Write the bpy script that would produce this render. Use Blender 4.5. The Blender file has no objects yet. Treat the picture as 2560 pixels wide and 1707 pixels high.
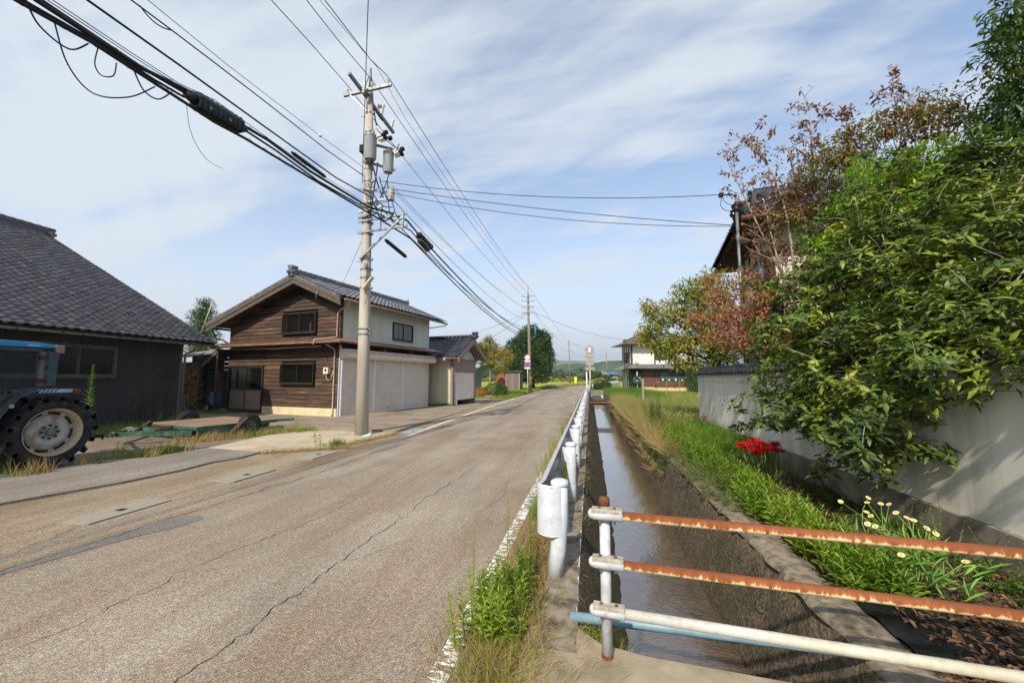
import bpy, math, random
import numpy as np
from mathutils import Vector
from math import sin, cos, pi, radians, sqrt
random.seed(7); rng = np.random.default_rng(7)
scene = bpy.context.scene
COL = scene.collection

# ---------------------------------------------------------------- camera, light, exposure
cam_d = bpy.data.cameras.new('camera'); cam = bpy.data.objects.new('camera', cam_d); COL.objects.link(cam)
cam_d.sensor_width = 36; cam_d.lens = 14.0; cam_d.clip_start = 0.05; cam_d.clip_end = 20000
cam.location = (0, 0, 1.6)
cam.rotation_euler = (radians(90 + 5.2512), 0, radians(11.0369))
scene.camera = cam
SUN_EL = radians(40)
SUN_H = Vector((-0.20, -0.98, 0)).normalized()          # horizontal direction towards the sun
sun_dir = Vector((SUN_H.x * cos(SUN_EL), SUN_H.y * cos(SUN_EL), sin(SUN_EL)))
sd = bpy.data.lights.new('sun', 'SUN'); sd.energy = 4.0; sd.angle = radians(1.1); sd.color = (1.0, 0.90, 0.75)
so = bpy.data.objects.new('sun', sd); COL.objects.link(so)
so.rotation_euler = (-sun_dir).to_track_quat('-Z', 'Y').to_euler(); so.location = (0, 0, 50)
world = bpy.data.worlds.new('World'); scene.world = world; world.use_nodes = True
def make_world():
    nt = world.node_tree; N = nt.nodes; L = nt.links; N.clear()
    out = N.new('ShaderNodeOutputWorld')
    sky = N.new('ShaderNodeTexSky'); sky.sky_type = 'NISHITA'; sky.sun_disc = False
    sky.sun_elevation = SUN_EL; sky.sun_rotation = math.atan2(SUN_H.x, SUN_H.y) % (2 * pi)
    sky.air_density = 1.0; sky.dust_density = 0.7; sky.ozone_density = 1.2
    b1 = N.new('ShaderNodeBackground'); b1.inputs[1].default_value = 0.14; L.new(sky.outputs[0], b1.inputs[0])
    b2 = N.new('ShaderNodeBackground'); b2.inputs[0].default_value = (0.86, 0.93, 1.0, 1); b2.inputs[1].default_value = 0.57
    mix = N.new('ShaderNodeMixShader')
    tc = N.new('ShaderNodeTexCoord'); sep = N.new('ShaderNodeSeparateXYZ'); L.new(tc.outputs['Generated'], sep.inputs[0])
    def m(op, a, b=None, c=None, clamp=False):
        n = N.new('ShaderNodeMath'); n.operation = op; n.use_clamp = clamp
        for i, v in enumerate((a, b, c)):
            if v is None: continue
            if isinstance(v, (int, float)): n.inputs[i].default_value = v
            else: L.new(v, n.inputs[i])
        return n.outputs[0]
    zz = m('MAXIMUM', sep.outputs[2], 0.0)
    den = m('ADD', zz, 0.16)
    ux = m('DIVIDE', sep.outputs[0], den); uy = m('DIVIDE', sep.outputs[1], den)
    # streaks drawn out along one direction of the high wind
    a = radians(62)
    sx = m('ADD', m('MULTIPLY', ux, cos(a)), m('MULTIPLY', uy, sin(a)))
    sy = m('SUBTRACT', m('MULTIPLY', uy, cos(a)), m('MULTIPLY', ux, sin(a)))
    cb = N.new('ShaderNodeCombineXYZ'); L.new(m('MULTIPLY', sx, 1.5), cb.inputs[0]); L.new(m('MULTIPLY', sy, 0.6), cb.inputs[1])
    n1 = N.new('ShaderNodeTexNoise'); n1.inputs['Scale'].default_value = 1.15; n1.inputs['Detail'].default_value = 9; n1.inputs['Roughness'].default_value = 0.55
    n1.inputs['Distortion'].default_value = 0.5; L.new(cb.outputs[0], n1.inputs[0])
    cb2 = N.new('ShaderNodeCombineXYZ'); L.new(m('MULTIPLY', ux, 0.35), cb2.inputs[0]); L.new(m('MULTIPLY', uy, 1.6), cb2.inputs[1]); cb2.inputs[2].default_value = 4.2
    n2 = N.new('ShaderNodeTexNoise'); n2.inputs['Scale'].default_value = 1.7; n2.inputs['Detail'].default_value = 10; n2.inputs['Roughness'].default_value = 0.6
    L.new(cb2.outputs[0], n2.inputs[0])
    mr = N.new('ShaderNodeMapRange'); mr.interpolation_type = 'SMOOTHSTEP'
    # the veil thickens towards the west (-X)
    bias = m('MULTIPLY', sep.outputs[0], -0.07)
    v = m('ADD', m('ADD', m('MULTIPLY', n1.outputs[0], 0.55), m('MULTIPLY', n2.outputs[0], 0.45)), bias)
    L.new(v, mr.inputs[0]); mr.inputs[1].default_value = 0.415; mr.inputs[2].default_value = 0.59
    mr.inputs[3].default_value = 0.10; mr.inputs[4].default_value = 0.90
    # everything whitens towards the horizon
    hz = m('POWER', m('SUBTRACT', 1.0, zz, clamp=True), 3.2)
    f = m('MAXIMUM', mr.outputs[0], m('MINIMUM', m('MULTIPLY', hz, 1.15), 0.97))
    L.new(f, mix.inputs[0]); L.new(b1.outputs[0], mix.inputs[1]); L.new(b2.outputs[0], mix.inputs[2]); L.new(mix.outputs[0], out.inputs[0])
make_world()
vs = scene.view_settings; vs.view_transform = 'Standard'; vs.look = 'None'; vs.exposure = 0.70; vs.gamma = 1; vs.use_curve_mapping = False
scene.cycles.max_bounces = 6; scene.cycles.diffuse_bounces = 3; scene.cycles.glossy_bounces = 3
scene.cycles.transmission_bounces = 4; scene.cycles.transparent_max_bounces = 8; scene.cycles.volume_bounces = 0
scene.cycles.use_denoising = True
try: scene.cycles.use_adaptive_sampling = True; scene.cycles.adaptive_threshold = 0.02
except Exception: pass

# ---------------------------------------------------------------- helpers
def lin(h):
    if isinstance(h, str):
        h = h.lstrip('#'); c = [int(h[i:i + 2], 16) / 255 for i in (0, 2, 4)]
        return tuple(x / 12.92 if x <= 0.04045 else ((x + 0.055) / 1.055) ** 2.4 for x in c)
    return tuple(h)
def tag(o, label=None, cat=None, group=None, kind=None):
    if label: o['label'] = label
    if cat: o['category'] = cat
    if group: o['group'] = group
    if kind: o['kind'] = kind
    return o
def empty(name, loc, label, cat, group=None):
    o = bpy.data.objects.new(name, None); COL.objects.link(o); o.location = loc; o.empty_display_size = 0.2
    return tag(o, label, cat, group)
def wloc(o):
    p = Vector((0, 0, 0))
    while o is not None: p += o.location; o = o.parent
    return p
def link_mesh(name, me, parent=None, org=None):
    o = bpy.data.objects.new(name, me); COL.objects.link(o)
    if parent is not None: o.parent = parent
    return o

class MB:
    """collects shapes in world coordinates (through xf) and links them as one mesh object"""
    def __init__(s, xf=None): s.v = []; s.f = []; s.m = []; s.xf = xf; s.mi = 0; s.sm = []
    def pt(s, p):
        if s.xf: p = s.xf(*p)
        s.v.append((p[0], p[1], p[2])); return len(s.v) - 1
    def face(s, idx, smooth=False): s.f.append(tuple(idx)); s.m.append(s.mi); s.sm.append(smooth)
    def poly(s, pts): s.face([s.pt(p) for p in pts])
    def quad(s, a, b, c, d): s.poly((a, b, c, d))
    def box(s, x0, x1, y0, y1, z0, z1):
        i = [s.pt((x, y, z)) for z in (z0, z1) for y in (y0, y1) for x in (x0, x1)]
        for q in ((0, 2, 3, 1), (4, 5, 7, 6), (0, 1, 5, 4), (1, 3, 7, 5), (3, 2, 6, 7), (2, 0, 4, 6)): s.face([i[k] for k in q])
        return s
    def cbox(s, c, d): return s.box(c[0] - d[0] / 2, c[0] + d[0] / 2, c[1] - d[1] / 2, c[1] + d[1] / 2, c[2] - d[2] / 2, c[2] + d[2] / 2)
    def beam(s, p0, p1, w, h, up=(0, 0, 1)):
        p0 = Vector(p0); p1 = Vector(p1); d = (p1 - p0).normalized(); up = Vector(up)
        if abs(d.dot(up)) > 0.98: up = Vector((0, 1, 0))
        r = d.cross(up).normalized(); u = r.cross(d).normalized()
        i = [s.pt(p + r * (a * w / 2) + u * (b * h / 2)) for p in (p0, p1) for b in (-1, 1) for a in (-1, 1)]
        for q in ((0, 1, 3, 2), (4, 6, 7, 5), (0, 4, 5, 1), (1, 5, 7, 3), (3, 7, 6, 2), (2, 6, 4, 0)): s.face([i[k] for k in q])
        return s
    def tube(s, pts, r, n=8, caps=True, smooth=True):
        pts = [Vector(p) for p in pts]; k = len(pts); rr = r if isinstance(r, (list, tuple)) else [r] * k
        rings = []; prev = None
        for j, p in enumerate(pts):
            d = (pts[min(j + 1, k - 1)] - pts[max(j - 1, 0)])
            d = d.normalized() if d.length > 1e-9 else Vector((0, 0, 1))
            if prev is None:
                a = Vector((0, 0, 1)) if abs(d.z) < 0.9 else Vector((1, 0, 0))
                e1 = d.cross(a).normalized()
            else:
                e1 = (prev - d * prev.dot(d))
                e1 = e1.normalized() if e1.length > 1e-6 else d.orthogonal().normalized()
            prev = e1; e2 = d.cross(e1)
            rings.append([s.pt(p + (e1 * cos(2 * pi * q / n) + e2 * sin(2 * pi * q / n)) * rr[j]) for q in range(n)])
        for j in range(k - 1):
            for q in range(n): s.face((rings[j][q], rings[j][(q + 1) % n], rings[j + 1][(q + 1) % n], rings[j + 1][q]), smooth)
        if caps: s.face(rings[0][::-1]); s.face(rings[-1])
        return s
    def cyl(s, p0, p1, r, n=12, r2=None): return s.tube([p0, p1], [r, r if r2 is None else r2], n)
    def lathe(s, org, prof, axis=(0, 0, 1), n=16, smooth=True, ref=None):
        a = Vector(axis).normalized(); e1 = Vector(ref) if ref else a.orthogonal().normalized(); e2 = a.cross(e1); o = Vector(org); rings = []
        for (r, h) in prof:
            if r < 1e-6: rings.append([s.pt(o + a * h)])
            else: rings.append([s.pt(o + a * h + (e1 * cos(2 * pi * q / n) + e2 * sin(2 * pi * q / n)) * r) for q in range(n)])
        for A, B in zip(rings, rings[1:]):
            for q in range(n):
                if len(A) == 1 and len(B) == 1: continue
                if len(A) == 1: s.face((A[0], B[q], B[(q + 1) % n]), smooth)
                elif len(B) == 1: s.face((A[q], A[(q + 1) % n], B[0]), smooth)
                else: s.face((A[q], A[(q + 1) % n], B[(q + 1) % n], B[q]), smooth)
        return s
    def extrude(s, poly, vec, caps=True):
        a = [s.pt(p) for p in poly]; b = [s.pt(Vector(p) + Vector(vec)) for p in poly]; n = len(poly)
        for q in range(n): s.face((a[q], a[(q + 1) % n], b[(q + 1) % n], b[q]))
        if caps: s.face(a[::-1]); s.face(b)
        return s
    def build(s, name, mats, parent=None, org=None, bevel=0):
        if not isinstance(mats, (list, tuple)): mats = [mats]
        V = np.array(s.v, dtype=float)
        if parent is not None: o0 = np.array(wloc(parent)); loc = np.zeros(3)
        else:
            if org is None: org = ((V[:, 0].min() + V[:, 0].max()) / 2, (V[:, 1].min() + V[:, 1].max()) / 2, V[:, 2].min())
            o0 = np.array(org); loc = o0
        me = bpy.data.meshes.new(name); me.from_pydata((V - o0).tolist(), [], s.f)
        for m in mats: me.materials.append(m)
        me.polygons.foreach_set('material_index', s.m); me.polygons.foreach_set('use_smooth', s.sm)
        o = link_mesh(name, me, parent); o.location = loc
        if bevel:
            b = o.modifiers.new('bevel', 'BEVEL'); b.width = bevel; b.segments = 2; b.limit_method = 'ANGLE'; b.angle_limit = radians(40)
        return o

def np_mesh(name, V, F, mat, parent=None, smooth=False, org=None, matidx=None):
    """V (n,3), F (m,3) arrays -> one mesh object"""
    V = np.asarray(V, dtype=np.float64); F = np.asarray(F, dtype=np.int32)
    if parent is not None: o0 = np.array(wloc(parent)); loc = (0, 0, 0)
    else:
        if org is None: org = (V[:, 0].mean(), V[:, 1].mean(), V[:, 2].min())
        o0 = np.array(org); loc = org
    me = bpy.data.meshes.new(name); me.vertices.add(len(V)); me.vertices.foreach_set('co', (V - o0).astype(np.float32).ravel())
    k = F.shape[1]; me.loops.add(F.size); me.loops.foreach_set('vertex_index', F.ravel())
    me.polygons.add(len(F)); me.polygons.foreach_set('loop_start', np.arange(0, F.size, k, dtype=np.int32)); me.polygons.foreach_set('loop_total', np.full(len(F), k, dtype=np.int32))
    if smooth: me.polygons.foreach_set('use_smooth', np.ones(len(F), dtype=bool))
    for m in (mat if isinstance(mat, (list, tuple)) else [mat]): me.materials.append(m)
    if matidx is not None: me.polygons.foreach_set('material_index', matidx)
    me.update(calc_edges=True); me.validate()
    o = link_mesh(name, me, parent); o.location = loc
    return o
def norm(a): return a / np.maximum(np.linalg.norm(a, axis=-1, keepdims=True), 1e-9)
def place(T, TF, P, D, Nn, L, W):
    """copies template T (x across, y along, z out) to points P with axis D, normal Nn, length L, width W"""
    D = norm(D); S = norm(np.cross(D, Nn)); Nn = np.cross(S, D); n = len(P); k = len(T)
    L = np.broadcast_to(np.asarray(L, float), (n,)); W = np.broadcast_to(np.asarray(W, float), (n,))
    V = (P[:, None, :] + T[None, :, 0, None] * (S * W[:, None])[:, None, :] + T[None, :, 1, None] * (D * L[:, None])[:, None, :]
         + T[None, :, 2, None] * (Nn * L[:, None])[:, None, :])
    F = (TF[None] + (np.arange(n) * k)[:, None, None]).reshape(-1, 3)
    return V.reshape(-1, 3), F
def merge(parts):
    Vs = []; Fs = []; o = 0
    for V, F in parts:
        if len(V) == 0: continue
        Vs.append(V); Fs.append(F + o); o += len(V)
    return np.concatenate(Vs), np.concatenate(Fs)
# leaf templates
LEAF = np.array([(0, 0, 0), (-.36, .28, .05), (0, .3, -.02), (.36, .28, .05), (-.42, .62, .03), (0, .65, -.05), (.42, .62, .03), (0, 1, -.16)], float)
LEAF_F = np.array([(0, 2, 1), (0, 3, 2), (1, 2, 5), (1, 5, 4), (2, 3, 6), (2, 6, 5), (4, 5, 7), (5, 6, 7)])
DIA = np.array([(0, 0, 0), (-.5, .45, .06), (.5, .45, .06), (0, 1, -.1)], float)
DIA_F = np.array([(0, 2, 1), (1, 2, 3)])
BLADE = np.array([(-.5, 0, 0), (.5, 0, 0), (-.4, .5, .04), (.4, .5, .04), (0, 1, .22)], float)
BLADE_F = np.array([(0, 1, 3), (0, 3, 2), (2, 3, 4)])

# ---------------------------------------------------------------- materials
def M(name, c1, c2=None, scale=4, rough=0.75, bump=0.0, bscale=None, metal=0.0, rand=0.0, stretch=(1, 1, 1), c3=None, c3scale=None, c3amt=0.5,
      coord='Position', detail=6, spec=0.4, contrast=(0.35, 0.65), island=False, transl=0.0, coat=0.0, hue=0.0):
    m = bpy.data.materials.new(name); m.use_nodes = True; nt = m.node_tree; N = nt.nodes; L = nt.links
    b = N['Principled BSDF']; b.inputs['Roughness'].default_value = rough; b.inputs['Metallic'].default_value = metal
    b.inputs['Specular IOR Level'].default_value = spec
    if coat: b.inputs['Coat Weight'].default_value = coat; b.inputs['Coat Roughness'].default_value = 0.15
    c1 = lin(c1); c2 = lin(c2) if c2 is not None else c1
    if coord == 'Position': src = N.new('ShaderNodeNewGeometry').outputs['Position']
    else: src = N.new('ShaderNodeTexCoord').outputs[coord]
    mp = N.new('ShaderNodeMapping'); mp.inputs['Scale'].default_value = stretch; L.new(src, mp.inputs[0])
    n = N.new('ShaderNodeTexNoise'); n.inputs['Scale'].default_value = scale; n.inputs['Detail'].default_value = detail; n.inputs['Roughness'].default_value = 0.6; L.new(mp.outputs[0], n.inputs[0])
    r = N.new('ShaderNodeValToRGB'); r.color_ramp.elements[0].position = contrast[0]; r.color_ramp.elements[1].position = contrast[1]
    r.color_ramp.elements[0].color = (*c1, 1); r.color_ramp.elements[1].color = (*c2, 1); L.new(n.outputs[0], r.inputs[0])
    out = r.outputs[0]
    if c3 is not None:
        n3 = N.new('ShaderNodeTexNoise'); n3.inputs['Scale'].default_value = c3scale or scale / 5; n3.inputs['Detail'].default_value = 8; n3.inputs['Roughness'].default_value = 0.65; L.new(mp.outputs[0], n3.inputs[0])
        r3 = N.new('ShaderNodeValToRGB'); r3.color_ramp.elements[0].position = 0.5; r3.color_ramp.elements[1].position = 0.68
        r3.color_ramp.elements[1].color = (c3amt, c3amt, c3amt, 1); L.new(n3.outputs[0], r3.inputs[0])
        mx = N.new('ShaderNodeMix'); mx.data_type = 'RGBA'; L.new(r3.outputs[0], mx.inputs[0]); L.new(out, mx.inputs[6]); mx.inputs[7].default_value = (*lin(c3), 1); out = mx.outputs[2]
    if rand or hue:
        if island: rv = N.new('ShaderNodeNewGeometry').outputs['Random Per Island']
        else: rv = N.new('ShaderNodeObjectInfo').outputs['Random']
        if island == 'both':
            ad = N.new('ShaderNodeMath'); ad.operation = 'ADD'; L.new(rv, ad.inputs[0]); L.new(N.new('ShaderNodeObjectInfo').outputs['Random'], ad.inputs[1])
            fr = N.new('ShaderNodeMath'); fr.operation = 'FRACT'; L.new(ad.outputs[0], fr.inputs[0]); rv = fr.outputs[0]
        hs = N.new('ShaderNodeHueSaturation'); L.new(out, hs.inputs['Color'])
        mr = N.new('ShaderNodeMapRange'); L.new(rv, mr.inputs[0]); mr.inputs[3].default_value = 1 - rand; mr.inputs[4].default_value = 1 + rand; L.new(mr.outputs[0], hs.inputs['Value'])
        if hue:
            ml = N.new('ShaderNodeMath'); ml.operation = 'MULTIPLY'; ml.inputs[1].default_value = 7.31; L.new(rv, ml.inputs[0])
            fr = N.new('ShaderNodeMath'); fr.operation = 'FRACT'; L.new(ml.outputs[0], fr.inputs[0])
            mh = N.new('ShaderNodeMapRange'); L.new(fr.outputs[0], mh.inputs[0]); mh.inputs[3].default_value = 0.5 - hue; mh.inputs[4].default_value = 0.5 + hue; L.new(mh.outputs[0], hs.inputs['Hue'])
        out = hs.outputs[0]
    L.new(out, b.inputs['Base Color'])
    if bump:
        nb = N.new('ShaderNodeTexNoise'); nb.inputs['Scale'].default_value = bscale or scale * 3; nb.inputs['Detail'].default_value = 5; L.new(mp.outputs[0], nb.inputs[0])
        bp = N.new('ShaderNodeBump'); bp.inputs['Strength'].default_value = min(1, bump * 10); bp.inputs['Distance'].default_value = bump; L.new(nb.outputs[0], bp.inputs['Height']); L.new(bp.outputs[0], b.inputs['Normal'])
    if transl:
        tr = N.new('ShaderNodeBsdfTranslucent'); L.new(out, tr.inputs[0]); ms = N.new('ShaderNodeMixShader'); ms.inputs[0].default_value = transl
        L.new(b.outputs[0], ms.inputs[1]); L.new(tr.outputs[0], ms.inputs[2]); L.new(ms.outputs[0], N['Material Output'].inputs[0])
    return m
def foliage(name, cols, rough=0.5, transl=0.3, spec=0.4, big=None):
    """leaf colour by a random value of each leaf"""
    m = bpy.data.materials.new(name); m.use_nodes = True; nt = m.node_tree; N = nt.nodes; L = nt.links
    b = N['Principled BSDF']; b.inputs['Roughness'].default_value = rough; b.inputs['Specular IOR Level'].default_value = spec
    g = N.new('ShaderNodeNewGeometry'); r = N.new('ShaderNodeValToRGB'); e = r.color_ramp.elements
    while len(e) < len(cols): e.new(0.5)
    for i, c in enumerate(cols): e[i].position = i / (len(cols) - 1); e[i].color = (*lin(c), 1)
    nz = N.new('ShaderNodeTexNoise'); nz.inputs['Scale'].default_value = big or 1.5; nz.inputs['Detail'].default_value = 2; L.new(g.outputs['Position'], nz.inputs[0])
    a = N.new('ShaderNodeMath'); a.operation = 'MULTIPLY'; a.inputs[1].default_value = 0.5; L.new(g.outputs['Random Per Island'], a.inputs[0])
    oi = N.new('ShaderNodeObjectInfo'); ao = N.new('ShaderNodeMath'); ao.operation = 'MULTIPLY_ADD'; ao.inputs[1].default_value = 0.2; L.new(oi.outputs['Random'], ao.inputs[0]); L.new(a.outputs[0], ao.inputs[2])
    c = N.new('ShaderNodeMath'); c.operation = 'MULTIPLY_ADD'; c.inputs[1].default_value = 1.3; L.new(nz.outputs[0], c.inputs[0]); L.new(ao.outputs[0], c.inputs[2])
    d = N.new('ShaderNodeMath'); d.operation = 'SUBTRACT'; d.inputs[1].default_value = 0.5; L.new(c.outputs[0], d.inputs[0])
    L.new(d.outputs[0], r.inputs[0]); L.new(r.outputs[0], b.inputs['Base Color'])
    tr = N.new('ShaderNodeBsdfTranslucent'); L.new(r.outputs[0], tr.inputs[0]); ms = N.new('ShaderNodeMixShader'); ms.inputs[0].default_value = transl
    L.new(b.outputs[0], ms.inputs[1]); L.new(tr.outputs[0], ms.inputs[2]); L.new(ms.outputs[0], N['Material Output'].inputs[0])
    return m
def glass_mat(name, tint, rough=0.05, alpha=0.6):
    m = bpy.data.materials.new(name); m.use_nodes = True; nt = m.node_tree; N = nt.nodes; L = nt.links
    b = N['Principled BSDF']; b.inputs['Base Color'].default_value = (*lin(tint), 1); b.inputs['Roughness'].default_value = rough; b.inputs['IOR'].default_value = 1.5
    b.inputs['Specular IOR Level'].default_value = 0.3
    g = N.new('ShaderNodeNewGeometry'); nz = N.new('ShaderNodeTexNoise'); nz.inputs['Scale'].default_value = 3; L.new(g.outputs[0], nz.inputs[0])
    bp = N.new('ShaderNodeBump'); bp.inputs['Strength'].default_value = 0.1; bp.inputs['Distance'].default_value = 0.02; L.new(nz.outputs[0], bp.inputs['Height']); L.new(bp.outputs[0], b.inputs['Normal'])
    t = N.new('ShaderNodeBsdfTransparent'); ms = N.new('ShaderNodeMixShader'); ms.inputs[0].default_value = alpha
    L.new(t.outputs[0], ms.inputs[1]); L.new(b.outputs[0], ms.inputs[2]); L.new(ms.outputs[0], N['Material Output'].inputs[0])
    return m
def asphalt_mat(name, base, stain, amt=0.5, dark=None):
    """fine light and dark aggregate, worn wheel tracks and a rusty film along the road's middle"""
    m = bpy.data.materials.new(name); m.use_nodes = True; nt = m.node_tree; N = nt.nodes; L = nt.links
    b = N['Principled BSDF']; b.inputs['Roughness'].default_value = 0.9; b.inputs['Specular IOR Level'].default_value = 0.25
    g = N.new('ShaderNodeNewGeometry'); P = g.outputs['Position']
    vo = N.new('ShaderNodeTexVoronoi'); vo.inputs['Scale'].default_value = 150; L.new(P, vo.inputs['Vector'])
    bw = N.new('ShaderNodeSeparateColor'); L.new(vo.outputs['Color'], bw.inputs[0])
    r = N.new('ShaderNodeValToRGB'); c = lin(base); e = r.color_ramp.elements
    e[0].position = 0.0; e[0].color = (*[x * 0.52 for x in c], 1); e[1].position = 1.0; e[1].color = (*[min(1, x * 1.55) for x in c], 1)
    q = e.new(0.3); q.color = (*[x * 0.78 for x in c], 1); q = e.new(0.75); q.color = (*[x * 1.1 for x in c], 1)
    L.new(bw.outputs[0], r.inputs[0])
    n1 = N.new('ShaderNodeTexNoise'); n1.inputs['Scale'].default_value = 26; n1.inputs['Detail'].default_value = 4; L.new(P, n1.inputs[0])
    mp = N.new('ShaderNodeMapping'); mp.inputs['Scale'].default_value = (1.3, 0.16, 1); L.new(P, mp.inputs[0])
    n2 = N.new('ShaderNodeTexNoise'); n2.inputs['Scale'].default_value = 1.0; n2.inputs['Detail'].default_value = 6; n2.inputs['Roughness'].default_value = 0.65; L.new(mp.outputs[0], n2.inputs[0])
    rs = N.new('ShaderNodeValToRGB'); rs.color_ramp.elements[0].position = 0.42; rs.color_ramp.elements[1].position = 0.66; rs.color_ramp.elements[1].color = (amt, amt, amt, 1); L.new(n2.outputs[0], rs.inputs[0])
    mx = N.new('ShaderNodeMix'); mx.data_type = 'RGBA'; mx.blend_type = 'MULTIPLY'; L.new(rs.outputs[0], mx.inputs[0]); L.new(r.outputs[0], mx.inputs[6]); mx.inputs[7].default_value = (*lin(stain), 1)
    n3 = N.new('ShaderNodeTexNoise'); n3.inputs['Scale'].default_value = 0.8; n3.inputs['Detail'].default_value = 7; L.new(P, n3.inputs[0])
    hv = N.new('ShaderNodeHueSaturation'); mr = N.new('ShaderNodeMapRange'); mr.inputs[1].default_value = 0.3; mr.inputs[2].default_value = 0.7; mr.inputs[3].default_value = 0.84; mr.inputs[4].default_value = 1.14
    L.new(n3.outputs[0], mr.inputs[0]); L.new(mr.outputs[0], hv.inputs['Value']); L.new(mx.outputs[2], hv.inputs['Color'])
    h2 = N.new('ShaderNodeHueSaturation'); m2 = N.new('ShaderNodeMapRange'); m2.inputs[1].default_value = 0.3; m2.inputs[2].default_value = 0.7; m2.inputs[3].default_value = 0.86; m2.inputs[4].default_value = 1.14
    L.new(n1.outputs[0], m2.inputs[0]); L.new(m2.outputs[0], h2.inputs['Value']); L.new(hv.outputs[0], h2.inputs['Color'])
    L.new(h2.outputs[0], b.inputs['Base Color'])
    bp = N.new('ShaderNodeBump'); bp.inputs['Strength'].default_value = 0.5; bp.inputs['Distance'].default_value = 0.004; L.new(vo.outputs['Distance'], bp.inputs['Height']); L.new(bp.outputs[0], b.inputs['Normal'])
    return m
def frame(o, a, b):
    """local (x,y,z) -> world: o + x*a + y*b + z up"""
    o = Vector(o); a = Vector((a[0], a[1], 0)).normalized(); b = Vector((b[0], b[1], 0)).normalized()
    def xf(x, y, z=0): return Vector((o.x + a.x * x + b.x * y, o.y + a.y * x + b.y * y, o.z + z))
    return xf

m_white = M('white_paint', '#d4d5d8', '#c8cacd', scale=9, rough=0.35, c3='#9a9488', c3scale=7, c3amt=0.45, bump=0.0006)
m_whitegal = M('white_enamel', '#e2e5ea', '#d6dae0', scale=6, rough=0.3, c3='#a8a69c', c3scale=9, c3amt=0.3)
m_galv = M('galvanised_steel', '#8d9194', '#6e7275', scale=14, rough=0.45, metal=0.5, c3='#5c5a55', c3amt=0.5)
m_rust = M('rust', '#70402a', '#4c2a1a', scale=30, rough=0.9, bump=0.001, c3='#8c5028', c3scale=12, c3amt=0.6)
m_conc = M('weathered_concrete', '#8b8272', '#655d4f', scale=9, rough=0.92, bump=0.005, bscale=60, c3='#2f2b22', c3scale=4.5, c3amt=0.9, detail=10)
m_concl = M('pale_concrete', '#9c907b', '#80755f', scale=4, rough=0.92, bump=0.003, bscale=80, c3='#5a5243', c3scale=1.6, c3amt=0.75, detail=12)
m_yard = M('yard_concrete', '#8f8270', '#7b6f60', scale=1.0, rough=0.92, bump=0.0015, bscale=60, c3='#655a4b', c3scale=0.5, c3amt=0.75)
m_slabw = M('bright_concrete', '#b3a68e', '#a1957e', scale=2.2, rough=0.92, bump=0.0015, bscale=60, c3='#857963', c3scale=0.9, c3amt=0.6)
m_apron = asphalt_mat('worn_apron_concrete', '#938672', '#b9a78c', 0.75)
m_asph = asphalt_mat('aged_asphalt', '#918779', '#ccb094', 0.6)
m_asph2 = asphalt_mat('coarse_asphalt', '#857e75', '#b5a896', 0.5)
m_patch = asphalt_mat('tar_patch', '#77746f', '#9a9590', 0.3)
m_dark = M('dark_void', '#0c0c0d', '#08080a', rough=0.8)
m_black = M('black_cable', '#17171a', '#0f0f12', scale=20, rough=0.55)
m_kawara = M('glazed_roof_tile', '#66676c', '#525358', scale=5, rough=0.35, rand=0.3, island='both', spec=0.6, hue=0.02, c3='#5a5450', c3scale=3, c3amt=0.4)
m_kawara0 = M('smoked_roof_tile', '#504e50', '#3b3a3d', scale=5, rough=0.34, rand=0.32, island='both', spec=0.7, hue=0.04, c3='#6b5a4e', c3scale=2.5, c3amt=0.5)
m_kawarab = M('blue_black_roof_tile', '#30343d', '#24272f', scale=5, rough=0.28, rand=0.35, island='both', spec=0.7, c3='#4a4a50', c3amt=0.4)
# ---------------------------------------------------------------- setting: ground, road, canal, water
def sheet(name, poly, z, mat, kind='structure', label=None):
    b = MB(); b.poly([(x, y, z) for x, y in poly]); o = b.build(name, mat); o['kind'] = kind
    if label: o['label'] = label
    return o
def ground_mat():
    m = bpy.data.materials.new('grassy_soil'); m.use_nodes = True; nt = m.node_tree; N = nt.nodes; L = nt.links; b = N['Principled BSDF']; b.inputs['Roughness'].default_value = 0.95
    g = N.new('ShaderNodeNewGeometry')
    n1 = N.new('ShaderNodeTexNoise'); n1.inputs['Scale'].default_value = 0.35; n1.inputs['Detail'].default_value = 8; L.new(g.outputs['Position'], n1.inputs[0])
    n2 = N.new('ShaderNodeTexNoise'); n2.inputs['Scale'].default_value = 9; n2.inputs['Detail'].default_value = 6; L.new(g.outputs['Position'], n2.inputs[0])
    r = N.new('ShaderNodeValToRGB'); e = r.color_ramp.elements; e[0].position = 0.3; e[0].color = (*lin('#4c4a2a'), 1); e[1].position = 0.72; e[1].color = (*lin('#6f7a35'), 1)
    q = e.new(0.5); q.color = (*lin('#5d6a2c'), 1)
    a = N.new('ShaderNodeMath'); a.operation = 'MULTIPLY_ADD'; a.inputs[1].default_value = 0.5; L.new(n1.outputs[0], a.inputs[0])
    c = N.new('ShaderNodeMath'); c.operation = 'MULTIPLY'; c.inputs[1].default_value = 0.5; L.new(n2.outputs[0], c.inputs[0]); L.new(c.outputs[0], a.inputs[2])
    L.new(a.outputs[0], r.inputs[0]); L.new(r.outputs[0], b.inputs['Base Color'])
    bp = N.new('ShaderNodeBump'); bp.inputs['Strength'].default_value = 0.8; bp.inputs['Distance'].default_value = 0.05; L.new(n2.outputs[0], bp.inputs['Height']); L.new(bp.outputs[0], b.inputs['Normal'])
    return m
m_ground = ground_mat()
m_soil = M('brown_soil', '#5a4a38', '#3e3226', scale=14, rough=0.95, bump=0.01, bscale=30, c3='#54512c', c3scale=3, c3amt=0.6)
gb = MB(); Z = -0.03
CE = 47.0       # the open canal ends under the far concrete bridge
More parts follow.
